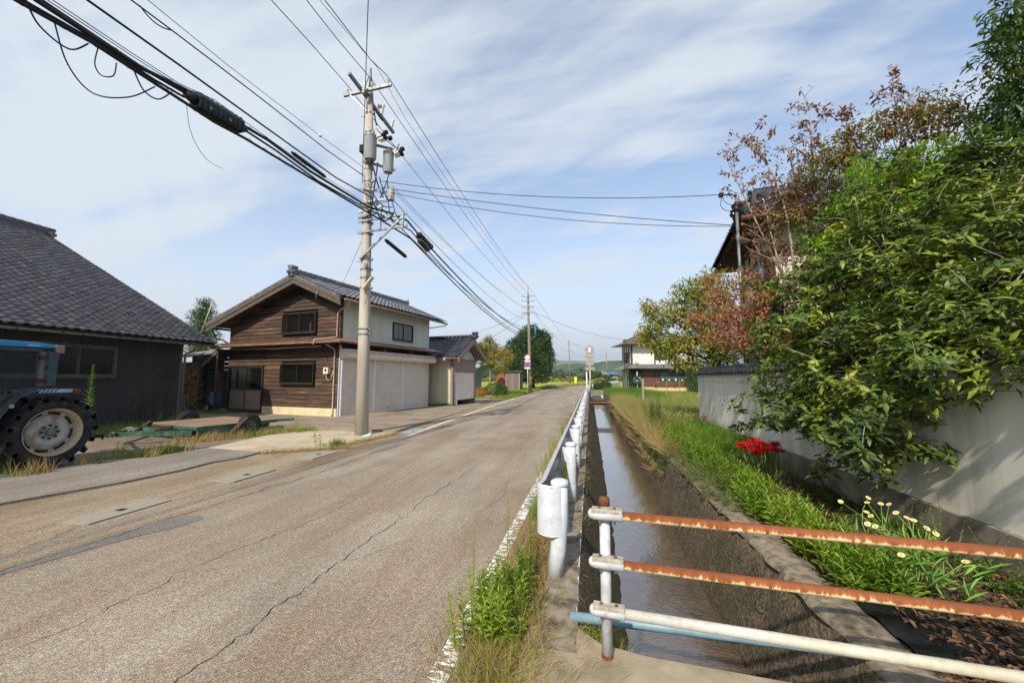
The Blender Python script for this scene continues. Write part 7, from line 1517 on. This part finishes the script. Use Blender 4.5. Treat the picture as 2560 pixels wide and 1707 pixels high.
b_ = make_tree('clipped_bush', (-7.9, 33.0, 0), 'rounded dark green clipped bush in front of the plank hut', [(-7.9, 33, .62, .95, .85, .60), (-7.35, 33.2, .55, .55, .6, .5)], 1900, 4, .07, .035, m_shrub, m_barkd, r0=.05, spread=.03, shell=.2, T=DIA, TF=DIA_F, cat='bush')
make_tree('reddening_bush', (-9.0, 32.6, 0), 'low bush turning orange and yellow beside the garage post', [(-9.0, 32.6, .45, .7, .7, .45), (-8.6, 32.2, .32, .5, .5, .3)], 900, 4, .07, .035, m_shrubr, m_barkd, r0=.04, spread=.03, shell=.4, T=DIA, TF=DIA_F, cat='bush')
make_tree('conifer', (-34.5, 30, 0), 'feathery young conifer rising between the two shed roofs', [(-34.5, 30, 8.2, .7, .7, .6), (-34.6, 30, 7.3, 1.2, 1.1, .6), (-34.5, 30, 6.4, 1.35, 1.2, .6), (-34.5, 30, 5.4, 1.5, 1.3, .7), (-34.5, 30, 4.2, 1.6, 1.4, .8)], 2400, 4, .26, .05, m_shrub, m_barkd, r0=.15, spread=.08, shell=.9, T=DIA, TF=DIA_F, droop=-.3)
b = MB(); b.cyl((-33.7, 29.0, 5.3), (-32.6, 29.0, 8.3), .04, 6); o = b.build('slanting_pole', M('weathered_bamboo', '#b5aea4', rough=.7)); tag(o, 'pale slanting pole beside the feathery conifer', 'pole')
make_tree('roadside_shrub', (2.3, 60, 0), 'leafy green shrub with reddish top beside the far guard rail', [(2.1, 60, .6, .9, .8, .6), (.9, 60, .45, .9, .8, .5)], 1500, 4, .16, .07, m_shrub, m_barkd, r0=.05, spread=.08, shell=.5, T=DIA, TF=DIA_F, cat='shrub')
make_tree('conical_shrub', (5.6, 52.2, 0), 'dark upright shrub at the left corner of the far house', [(5.45, 52.0, 1.2, .8, .7, 1.2), (5.7, 52.2, 2.5, .75, .7, 1.1), (5.3, 52, 2.0, .6, .6, .9)], 1700, 4, .15, .05, m_round, m_barkd, r0=.07, spread=.06, shell=.4, T=DIA, TF=DIA_F, cat='shrub')
hx = dep(47, 1735)
make_tree('hedge_bush', (hx.x, hx.y, 0), 'dark bush between the far house and the garden wall end', [(hx.x, hx.y, 1.0, 1.2, 1, 1.0), (hx.x + .3, hx.y, 2.0, 1.2, 1, 1.0)], 1500, 4, .16, .06, m_round, m_barkd, r0=.05, spread=.07, shell=.4, T=DIA, TF=DIA_F, cat='bush')
# far shrub belts and woods
def belt(name, label, pts, n, size, mat, hgt, width):
    P = []; pts = np.array(pts, float); seg = np.linalg.norm(np.diff(pts, axis=0), axis=1); cum = np.concatenate([[0], np.cumsum(seg)])
    s = rng.random(n) * cum[-1]; x = np.interp(s, cum, pts[:, 0]); y = np.interp(s, cum, pts[:, 1]) + rng.normal(size=n) * width
    hh = hgt * (.55 + .3 * np.sin(s / hgt * .9) + .25 * np.sin(s / hgt * .37 + 2) + .12 * np.sin(s / hgt * 3.1)); z = hh * rng.random(n) ** .6
    P = np.stack([x, y, z], 1); d = sph(n); V, F = place(DIA, DIA_F, P, d, norm(rng.normal(size=(n, 3)) + [0, 0, .8]), size, size * .7); o = np_mesh(name, V, F, mat); tag(o, label, 'vegetation', kind='stuff'); return o
belt('far_scrub', 'low green scrub and bushes along the far edge of the rice field', [(-60, 190), (-20, 192), (0, 200), (9, 215)], 9000, 1.1, m_shrub, 4.2, 3)
belt('far_scrub', 'bushes and small trees around the distant dark roofed house', [(1.5, 215), (12, 222), (22, 240), (34, 250)], 7000, 1.0, m_round, 3.4, 5)
belt('far_woods', 'wooded belt at the foot of the hills', [(-300, 420), (-60, 400), (60, 420), (260, 480), (500, 500)], 16000, 4.2, m_round, 13, 14)
belt('reed_belt', 'yellow green tall weeds along the rice field edge', [(-70, 176), (-10, 178), (6, 182)], 8000, .9, m_kaki, 1.7, 1.2)
# ================================================================ grasses and weeds
def clumpy(area, k, r=.12):
    def f(n):
        c = area(k); i = rng.integers(0, k, n); w = rng.random(k)[i] ** 1.2; return c[i] + rng.normal(size=(n, 2)) * r * (.3 + w)[:, None]
    return f
def blades(n, area, h, w, mat, name, label, z=-.02, lean=.35, patch=None, hvar=.4, stiff=.3, kind='stuff', fn=None):
    """area: function(n)->xy array"""
    XY = area(n); m = len(XY); P = np.column_stack([XY, np.full(m, z)]); hh = h * (1 + hvar * rng.normal(size=m)).clip(.3, 2)
    if patch is not None: hh *= patch(XY)
    D = norm(np.column_stack([rng.normal(size=(m, 2)) * lean, np.ones(m)])); N_ = norm(np.column_stack([rng.normal(size=(m, 2)), np.full(m, .1)]))
    V, F = place(BLADE, BLADE_F, P, D, N_, hh, w); o = np_mesh(name, V, F, mat); tag(o, label, 'grass', kind=kind); return o
def rect(x0, x1, y0, y1, pw=1.0):
    return lambda n: np.column_stack([x0 + (x1 - x0) * rng.random(n), y0 + (y1 - y0) * rng.random(n) ** pw])
m_gr = foliage('field_grass', ['#50661e', '#6b8228', '#869a32', '#9a9c46'], rough=.6, transl=.4, big=.35)
m_gr2 = foliage('fresh_grass', ['#3f5f1a', '#557a20', '#6f9428'], rough=.55, transl=.4, big=.6)
m_dry = foliage('dry_grass', ['#8a7a4a', '#a08c58', '#b09a68', '#7a7a38'], rough=.8, transl=.35, big=.8)
m_seed = foliage('seeding_grass', ['#76803a', '#8c8c4c', '#a09660', '#6f8234'], rough=.7, transl=.4, big=.5)
m_rod = foliage('goldenrod_leaf', ['#4c6c1a', '#6b8c24', '#93a836', '#b3b448'], rough=.5, transl=.45, big=1.2)
m_rod2 = foliage('deep_weed_leaf', ['#34501a', '#46661e', '#5c7a28'], rough=.5, transl=.4, big=1.2)
m_wormw = foliage('grey_green_feathery_leaf', ['#5f6b38', '#74804a', '#8a8f5a'], rough=.7, transl=.3, big=1)
pn_ = lambda XY: .65 + .35 * np.sin(XY[:, 0] * .9 + 1.3 * np.sin(XY[:, 1] * .23)) * np.cos(XY[:, 1] * .31 + XY[:, 0] * .2)
blades(34000, rect(1.75, 11, 12, 48, 1.15), .34, .013, m_gr, 'grass', 'yellow green grass plot between the canal and the far house', patch=pn_)
blades(16000, rect(2.4, 9, 14, 34, 1.0), .42, .010, m_seed, 'grass', 'seeding grass heads over the grass plot', patch=pn_)
blades(15000, rect(2.0, 3.5, 8.4, 14, 1.0), .34, .011, m_gr2, 'grass', 'fresh green grass at the foot of the garden wall')
blades(14000, rect(1.5, 2.7, 11.5, 30, 1.1), .50, .008, m_seed, 'dry_grass', 'feathery straw coloured grass hanging over the canal bank', lean=.5)
blades(5000, rect(1.5, 1.9, 9, 26, 1.0), .45, .010, m_dry, 'dry_grass', 'brown dead grass drooping down the canal wall', lean=1.4, z=-.05)
blades(12000, rect(1.5, 5.5, 30, 47, 1), .5, .02, m_gr2, 'grass', 'taller green grass near the concrete bridge')
blades(15000, lambda n: np.column_stack([np.interp(y := 30 + 36 * rng.random(n), [30, 43, 54, 66], [-6.3, -6.6, -6.8, -6.2]) - rng.random(n) ** 1.5 * 3, y]), .22, .022, m_gr, 'grass', 'grass verge on the left of the road beyond the garage')
blades(9000, lambda n: np.column_stack([np.interp(y := 62 + 60 * rng.random(n), [62, 66, 82, 97, 122], [-6.2, -5.8, -3.3, -.8, 3.1]) - rng.random(n) * 1.4, y]), .4, .06, m_seed, 'grass', 'straw coloured verge between the rice field and the road bend')
blades(16000, lambda n: np.column_stack([-45 + 52 * rng.random(n), 72 + 100 * rng.random(n)]), .7, .07, m_gr, 'rice_plants', 'ripening rice plants standing in the field', fn=None) if False else None
blades(1500, clumpy(rect(-9.55, -8.9, 3.2, 7.6), 26, .11), .14, .008, m_gr, 'grass', 'thin grass growing out of the joint under the tractor')
blades(420, clumpy(rect(-9.3, -8.7, 5.0, 7.6), 9, .07), .24, .009, m_dry, 'dry_grass', 'dry stems in front of the tractor wheel')
blades(1500, clumpy(lambda n: (lambda t: np.column_stack([-10.0 + 1.4 * t + rng.normal(size=n) * .16, 8.2 + 2.8 * t + rng.normal(size=n) * .12]))(rng.random(n)), 22, .12), .19, .008, m_dry, 'dry_grass', 'dead weeds along the near side of the trailer')
blades(1100, lambda n: (lambda t: np.column_stack([-9.8 + 1.5 * t + rng.normal(size=n) * .25, 9.4 + 1.7 * t + rng.normal(size=n) * .2]))(rng.random(n)), .19, .009, m_gr2, 'grass', 'green weeds around the trailer wheel')
blades(1600, lambda n: np.column_stack([-14.9 + .5 * rng.random(n) ** 2 + .9 * rng.random(n), 9.2 + 3.4 * rng.random(n)]), .22, .009, m_gr, 'grass', 'weeds along the foot of the dark barn wall')
blades(1500, lambda n: (lambda t: np.column_stack([-6.9 + 1.5 * t + rng.normal(size=n) * .05, 7.5 + 1.0 * t + rng.normal(size=n) * .06]))(rng.random(n)), .10, .006, m_dry, 'dry_grass', 'thin dead weeds along the front edge of the bright concrete pad')
blades(420, lambda n: np.column_stack([-5.85 + rng.normal(size=n) * .07, 8.55 + rng.normal(size=n) * .10]), .17, .008, m_gr2, 'grass_tuft', 'bright green grass tuft at the near corner of the concrete pad')
blades(1600, lambda n: (lambda t: np.column_stack([-5.8 + .3 * t + rng.normal(size=n) * .06, 8.6 + 2.3 * t]))(rng.random(n)), .09, .007, m_dry, 'dry_grass', 'dry fringe between the concrete pad and the road')
blades(2200, rect(-21, -15.8, 14.8, 17.2), .14, .012, m_gr2, 'grass', 'grass in the gap in front of the firewood shed')
blades(900, lambda n: (lambda t: np.column_stack([-9.3 + 1.5 * t, 21.9 + .55 * t + rng.normal(size=n) * .04]))(rng.random(n)), .16, .012, m_gr2, 'grass', 'grass growing along the base of the garage side wall')
# verge beside the guard rail
blades(5200, lambda n: np.column_stack([-.58 + .16 * rng.normal(size=n).clip(-1.2, 1.3), 2.0 + 2.6 * rng.random(n)]), .10, .004, m_dry, 'dry_grass', 'matted dry grass on the verge beside the rail end', lean=1.3)
blades(4200, lambda n: np.column_stack([-.5 + .22 * rng.normal(size=n), 1.85 + .95 * rng.random(n)]), .13, .0035, m_dry, 'dry_grass', 'tangle of straw on the corner of the slab', lean=2.6)
blades(500, lambda n: np.column_stack([-.55 + .14 * rng.normal(size=n), 1.9 + 1.2 * rng.random(n)]), .16, .004, m_gr, 'grass', 'thin green blades at the corner of the slab', lean=.5)
blades(9000, lambda n: np.column_stack([-.55 + .07 * rng.normal(size=n), 4.6 + 30 * rng.random(n) ** 1.5]), .18, .007, m_gr, 'grass', 'grass growing up behind the guard rail')
blades(260, lambda n: np.column_stack([-.12 + .04 * rng.normal(size=n), 2.9 + 9 * rng.random(n)]), .13, .003, m_dry, 'dry_grass', 'straggling straw at the kerb edge above the canal', lean=1.1, z=.0)
blades(800, lambda n: np.column_stack([.04 + .05 * rng.normal(size=n), 2.70 + .10 * rng.random(n)]), .22, .006, m_gr, 'grass', 'grass rising behind the fence post from the canal corner', z=-.28)
# upright leafy weeds: a stem with leaves all round
def leafy_weeds(XY, h, nleaf, L, W, mat, name, label, z=-.02, lean=.12, up=.55, head=False, stemm=None, hv=.18, cat='weeds', kind='stuff'):
    m = len(XY); P0 = np.column_stack([XY, np.full(m, z)]); H = h * (1 + hv * rng.normal(size=m)).clip(.5, 1.6); D = norm(np.column_stack([rng.normal(size=(m, 2)) * lean, np.ones(m)]))
    t = (np.arange(nleaf) + .5) / nleaf; tt = .12 + .88 * t
    P = P0[:, None] + D[:, None] * (H[:, None] * tt)[..., None]; ang = (np.arange(nleaf) * 2.4)[None] + rng.random((m, 1)) * 6.28 + rng.normal(size=(m, nleaf)) * .3
    out = np.stack([np.cos(ang), np.sin(ang), np.zeros_like(ang)], -1); dirs = norm(out + D[:, None] * (up + 1.1 * tt[None, :, None] ** 3)); nn = norm(D[:, None] * 1.0 - out * .4 + rng.normal(size=out.shape) * .15)
    sc = (1.0 - .55 * tt ** 2)[None] * (.8 + .4 * rng.random((m, nleaf))); l = (L * sc).ravel()
    a = place(LEAF, LEAF_F, P.reshape(-1, 3), dirs.reshape(-1, 3), nn.reshape(-1, 3), l, l * W / L)
    s = place(BLADE * np.array([1, 1, .0]), BLADE_F, P0, D, norm(rng.normal(size=(m, 3))), H, np.full(m, .008)); s2 = place(BLADE * np.array([1, 1, .0]), BLADE_F, P0, D, norm(np.cross(D, rng.normal(size=(m, 3)))), H, np.full(m, .008))
    V, F = merge([a, s, s2]); o = np_mesh(name, V, F, mat); tag(o, label, cat, kind=kind); return o
def strip(n, x0, x1, y0, y1, pw=1.0): return rect(x0, x1, y0, y1, pw)(n)
leafy_weeds(strip(270, 1.80, 2.24, 3.35, 8.4, .95), .36, 24, .125, .026, m_rod, 'goldenrod_shoots', 'dense bright green lance leaved shoots lining the right bank of the canal', lean=.2)
leafy_weeds(strip(120, 2.2, 2.6, 6.6, 9.0), .28, 22, .08, .018, m_rod2, 'weed_shoots', 'darker green shoots behind the bright ones toward the garden wall', lean=.25)
leafy_weeds(strip(220, 1.75, 2.6, 8.4, 11.6), .45, 26, .10, .018, m_rod, 'goldenrod_shoots', 'bright green shoots further along the bank around the small red lilies', lean=.2)
leafy_weeds(strip(40, 1.75, 2.1, 12.0, 13.6), .8, 30, .12, .022, m_rod2, 'tall_weeds', 'tall dark green weeds in front of the concrete post', lean=.1)
leafy_weeds(strip(170, 1.50, 1.95, 5.4, 9.2), .34, 26, .085, .008, m_wormw, 'wormwood', 'grey green feathery weeds hanging over the eroded canal edge', lean=1.0)
leafy_weeds(strip(140, 2.2, 3.2, 6.8, 11), .38, 28, .07, .007, m_wormw, 'wormwood', 'feathery grey green weeds between lilies and wall', lean=.5)
V0 = strip(34, -.80, -.46, 2.35, 3.2)
leafy_weeds(V0, .30, 26, .075, .021, m_rod, 'verge_weeds', 'lush light green weeds sprouting beside the white edge line', lean=.12, hv=.25)
leafy_weeds(strip(14, -.62, -.45, 3.0, 3.6), .24, 20, .05, .012, m_rod2, 'verge_weeds', 'smaller green weeds at the foot of the rail end', lean=.2)
for (x, y, h, l) in ((-.80, 2.72, .60, 'left of two tall slender weed spires beside the white edge line'), (-.64, 3.05, .72, 'tallest slender weed spire in front of the rail end'), (-.56, 3.75, .60, 'slender yellow green weed spire just behind the rail end')):
    leafy_weeds(np.array([[x, y]]), h, 90, .045, .009, m_rod, 'weed_spire', l, lean=.03, up=.4, hv=0, cat='weed', kind='thing')
leafy_weeds(strip(70, -.66, -.48, 5.2, 9.5, 1.3), .55, 40, .07, .012, foliage('yellowing_goldenrod', ['#7f8a24', '#a39c2c', '#b8a634'], rough=.6, transl=.4), 'goldenrod_shoots', 'yellowing goldenrod standing between the road line and the guard rail', lean=.12)
leafy_weeds(strip(50, -.66, -.46, 9, 22), .5, 26, .09, .018, m_rod, 'goldenrod_shoots', 'green shoots along the road side of the guard rail further off', lean=.12)
for (x, y, h, n, l) in ((-7.55, 8.75, .0, 0, ''), (-8.72, 10.75, .50, 34, 'upright leafy weed on the kerb between the trailer and the pole'), (-12.6, 8.2, .0, 0, '')):
    if n: leafy_weeds(np.array([[x, y]]), h, n, .09, .02, m_rod, 'weed_spire', l, lean=.03, hv=0, cat='weed', kind='thing')
leafy_weeds(np.array([[-6.35, 8.5], [-6.28, 8.56]]), .34, 9, .11, .075, m_rod, 'broadleaf_sapling', 'small broad leaved seedling on the bright concrete pad', lean=.08, hv=.1, cat='weed', kind='thing')
leafy_weeds(np.array([[-10.2, 7.15], [-10.14, 7.2], [-10.26, 7.12]]), .25, 18, .10, .014, m_rod, 'grass_clump', 'bright green leafy clump by the wooden drawbar', lean=.3, hv=.1, cat='weed', kind='thing')
leafy_weeds(np.array([[-10.9, 6.9]]), 1.9, 90, .16, .03, m_rod, 'tall_weed', 'tall ferny green weed growing up behind the tractor in front of the barn window', lean=.02, hv=0, cat='weed', kind='thing')
leafy_weeds(np.array([[-10.75, 10.9], [-10.6, 10.85]]), .42, 16, .10, .03, m_rod, 'broadleaf_weed', 'light green weed beyond the trailer wheel', lean=.2, hv=0, cat='weed', kind='thing')
leafy_weeds(np.array([[-15.0, 12.2], [-14.9, 12.3]]), .5, 14, .16, .03, m_rod, 'grass_clump', 'bright green clump beside the old tyre', lean=.1, hv=0, cat='weed', kind='thing')
leafy_weeds(strip(22, -14.8, -14.2, 9.8, 12.2), 1.0, 30, .05, .016, M('dead_weed_brown', '#6b5a48', '#54463a', rough=.9), 'dead_weeds', 'tall dead brown weeds against the barn corner', lean=.25, up=.9)
leafy_weeds(np.vstack([strip(50, 2.4, 3.3, 2.9, 6.5), strip(110, 2.95, 3.32, 3.0, 6.8)]), .16, 16, .055, .024, m_rod2, 'ground_weeds', 'low dark weeds among the leaf litter by the garden wall', lean=.6)
leafy_weeds(strip(60, 3.05, 3.3, 3.4, 12), .40, 20, .05, .010, m_wormw, 'thin_weeds', 'thin weeds standing against the garden wall base', lean=.2)
leafy_weeds(strip(190, 1.38, 1.50, 8.8, 27), .30, 20, .10, .018, m_dry, 'dead_weeds', 'brown trailing growth covering the right canal wall toward the rusty planks', lean=1.2, z=-.5)
leafy_weeds(strip(60, 1.45, 1.55, 8.6, 20), .30, 20, .09, .016, m_rod2, 'wall_weeds', 'green weeds rooted in the right canal wall', lean=1.2, z=-.3)
leafy_weeds(strip(60, 1.55, 1.66, 9, 24), .4, 18, .09, .02, m_dry, 'dead_weeds', 'brown leafy growth on the canal edge beyond the broken concrete', lean=.9, z=-.12)
leafy_weeds(np.array([[1.46, 4.0], [1.44, 4.06]]), .12, 10, .05, .02, m_rod, 'wall_weed', 'small green weed growing from the right canal wall', z=-.45, lean=.8, hv=0, cat='weed', kind='thing')
# leaf litter
n = 8500; P = np.column_stack([1.75 + 1.6 * rng.random(n), 2.2 + 4.6 * rng.random(n) ** 1.2, -.012 + .02 * rng.random(n)]); V, F = place(LEAF, LEAF_F, P, norm(np.column_stack([rng.normal(size=(n, 2)), rng.normal(size=n) * .15])), norm(rng.normal(size=(n, 3)) * .35 + [0, 0, 1]), .05, .020)
tag(np_mesh('leaf_litter', V, F, foliage('dead_leaf', ['#2e231b', '#4a3628', '#6e4e38', '#97704e'], rough=.8, transl=.1, big=9)), 'brown dead leaves scattered along the foot of the garden wall', 'leaf litter', kind='stuff')
# black weed sheet, crumpled
b = MB(); nx, ny = 16, 12; I = {}
for i in range(nx + 1):
    for j in range(ny + 1):
        x = 1.80 + .95 * i / nx; y = 2.78 + .62 * j / ny - .25 * i / nx; I[i, j] = b.pt((x, y, .012 + .035 * abs(sin(i * 1.1 + j * .7)) + .02 * random.random()))
for i in range(nx):
    for j in range(ny): b.face((I[i, j], I[i + 1, j], I[i + 1, j + 1], I[i, j + 1]), True)
o = b.build('weed_sheet', M('black_sheeting', '#1d1e22', '#121316', rough=.35)); tag(o, 'crumpled black plastic weed sheet half under dead leaves', 'plastic sheet')
n = 500; P = np.column_stack([1.95 + .8 * rng.random(n), 2.6 + .65 * rng.random(n), .05 + .02 * rng.random(n)]); V, F = place(LEAF, LEAF_F, P, norm(np.column_stack([rng.normal(size=(n, 2)), rng.normal(size=n) * .2])), norm(rng.normal(size=(n, 3)) * .3 + [0, 0, 1]), .055, .022)
tag(np_mesh('leaf_litter', V, F, bpy.data.materials['dead_leaf']), 'brown dead leaves lying on the black plastic sheet', 'leaf litter', kind='stuff')
# ================================================================ flowers
m_lily = foliage('spider_lily_red', ['#b80a14', '#d6141e', '#ea2a34'], rough=.5, transl=.35, big=8)
m_lilyf = foliage('faded_lily', ['#a8443a', '#b8584a', '#8a3a34'], rough=.6, transl=.3, big=8)
m_stem = M('lily_stem', '#5f7a34', '#7a8a44', scale=6, rough=.6)
def lily_head(c, r, n=26):
    th = rng.random(n) * 6.28; el = rng.random(n) * .9 - .1; d = np.stack([np.cos(th) * np.cos(el), np.sin(th) * np.cos(el), np.sin(el)], 1)
    T = np.array([(-.5, 0, 0), (.5, 0, 0), (-.5, .5, .10), (.5, .5, .10), (-.3, .85, .02), (.3, .85, .02), (0, .95, -.18)]); TF = np.array([(0, 1, 3), (0, 3, 2), (2, 3, 5), (2, 5, 4), (4, 5, 6)])
    a = place(T, TF, np.repeat([c], n, 0), d, norm(d * .3 + [0, 0, 1]), r, r * .16); k = 22; th = rng.random(k) * 6.28; d2 = norm(np.stack([np.cos(th), np.sin(th), .25 + .3 * rng.random(k)], 1)); s = place(BLADE, BLADE_F, np.repeat([c], k, 0), d2, norm(-d2 * .2 + [0, 0, 1]), r * 1.45, r * .025); return merge([a, s])
cl = empty('spider_lilies', (2.72, 7.0, 0), 'large clump of vivid red spider lilies beside the garden wall', 'flowers')
for k in range(34):
    x, y, z = 2.60 + random.uniform(-.28, .24), 7.0 + random.gauss(0, .14), random.uniform(.44, .60); b = MB(); b.tube([(x * .6 + 2.74 * .4, y * .6 + 7.0 * .4, -.02), (x, y, z)], [.006, .005], 5); st = b.build('flower_stem', m_stem, cl)
    V, F = lily_head(np.array([x, y, z]), .095, 36); np_mesh('flower', V, F, m_lily, st)
for (x, y, z, l, n_) in ((1.55, 10.4, .36, 'faded pink red lily low on the bank, left of the three', 2), (2.05, 11.5, .42, 'faded pink red lily furthest back of the three on the bank', 2), (2.12, 10.8, .38, 'faded pink red lily right of the three on the bank', 2), (1.62, 8.95, .12, 'drooping pink lilies at the broken canal edge', 4), (3.15, 12.3, .45, 'orange red lily clump near the far end of the garden wall', 4)):
    t = empty('spider_lily', (x, y, 0), l, 'flower', None)
    for k in range(n_):
        xx, yy = x + random.uniform(-.1, .1), y + random.uniform(-.1, .1); b = MB(); b.tube([(xx, yy, -.02), (xx, yy, z)], .006, 5); st = b.build('flower_stem', m_stem, t); V, F = lily_head(np.array([xx, yy, z + random.uniform(-.03, .05)]), .07); np_mesh('flower', V, F, m_lilyf if y < 12 else m_lily, st)
m_pet = M('cream_petal', '#ddd6a4', '#d6cb88', rough=.6, transl=.2); m_cen = M('yellow_centre', '#c9a52e', rough=.7)
ds = empty('wild_lettuce', (2.35, 3.7, 0), 'sprawling pale leaved plant with small cream yellow flowers behind the rusty rails', 'plant')
b = MB(); heads = []
for (x, y, z) in ((2.50, 4.35, .50), (2.46, 4.3, .47), (2.58, 4.32, .46), (2.62, 4.28, .47), (2.42, 4.25, .40), (2.47, 4.28, .36), (2.12, 3.72, .46), (2.16, 3.7, .45), (2.18, 3.66, .44), (2.4, 3.85, .52), (2.44, 3.8, .50), (2.47, 3.78, .49), (2.5, 3.7, .46), (2.52, 3.65, .44), (2.13, 3.4, .36), (2.36, 3.2, .42), (2.3, 4.4, .44)):
    limb(b, (2.35, 3.65, -.02), (x, y, z), .006, .003, .10, 5); heads.append((x, y, z))
b.build('stems', m_stem, ds)
for (x, y, z) in heads:
    b = MB(); ax = Vector((random.gauss(-.2, .3), random.gauss(-.5, .3), 1)).normalized(); e1 = ax.orthogonal().normalized(); e2 = ax.cross(e1); c = Vector((x, y, z)); n = 14
    for k in range(n):
        a = 2 * pi * k / n; u = e1 * cos(a) + e2 * sin(a); s = ax.cross(u) * .0042; b.poly([c + u * .004 - s, c + u * .004 + s, c + u * .021 + s * 1.2 + ax * .003, c + u * .021 - s * 1.2 + ax * .003])
    f = b.build('flower', m_pet, ds); b = MB(); b.lathe(c, [(.009, 0), (.008, .005), (0, .007)], tuple(ax), 8); b.build('flower_centre', m_cen, f)
n = 200; P = np.column_stack([2.35 + rng.normal(size=n) * .13, 3.62 + rng.normal(size=n) * .22, .04 + .34 * rng.random(n)]); D = norm(np.column_stack([rng.normal(size=(n, 2)) * .8, .3 + rng.random(n)])); V, F = place(LEAF, LEAF_F, P, D, norm(rng.normal(size=(n, 3)) + [0, 0, .6]), .15, .018); np_mesh('foliage', V, F, foliage('pale_lettuce_leaf', ['#5f8a34', '#7aa548', '#93b85a'], rough=.55, transl=.4), ds)
n = 90; P = np.column_stack([2.3 + rng.random(n) * 1.05, 11 + rng.random(n) * 5, .28 + .25 * rng.random(n)]); V, F = place(DIA, DIA_F, P, norm(rng.normal(size=(n, 3)) + [0, 0, .3]), norm(rng.normal(size=(n, 3)) + [0, -.5, .8]), .035, .03)
tag(np_mesh('wild_flowers', V, F, m_pet), 'scattered tiny cream flowers in the grass before the wall end', 'flowers', kind='stuff')
# ================================================================ haze
hb = MB(); hb.box(-4500, 4700, -450, 6500, -2.2, 320); hz_ = hb.build('haze', [], org=(0, 0, 0)); hz_['kind'] = 'stuff'
mh = bpy.data.materials.new('haze_air'); mh.use_nodes = True; nt = mh.node_tree; nt.nodes.clear(); o_ = nt.nodes.new('ShaderNodeOutputMaterial'); pv = nt.nodes.new('ShaderNodeVolumePrincipled')
pv.inputs['Color'].default_value = (.80, .88, 1, 1); pv.inputs['Density'].default_value = .00026; pv.inputs['Anisotropy'].default_value = .2; nt.links.new(pv.outputs[0], o_.inputs['Volume']); hz_.data.materials.append(mh)
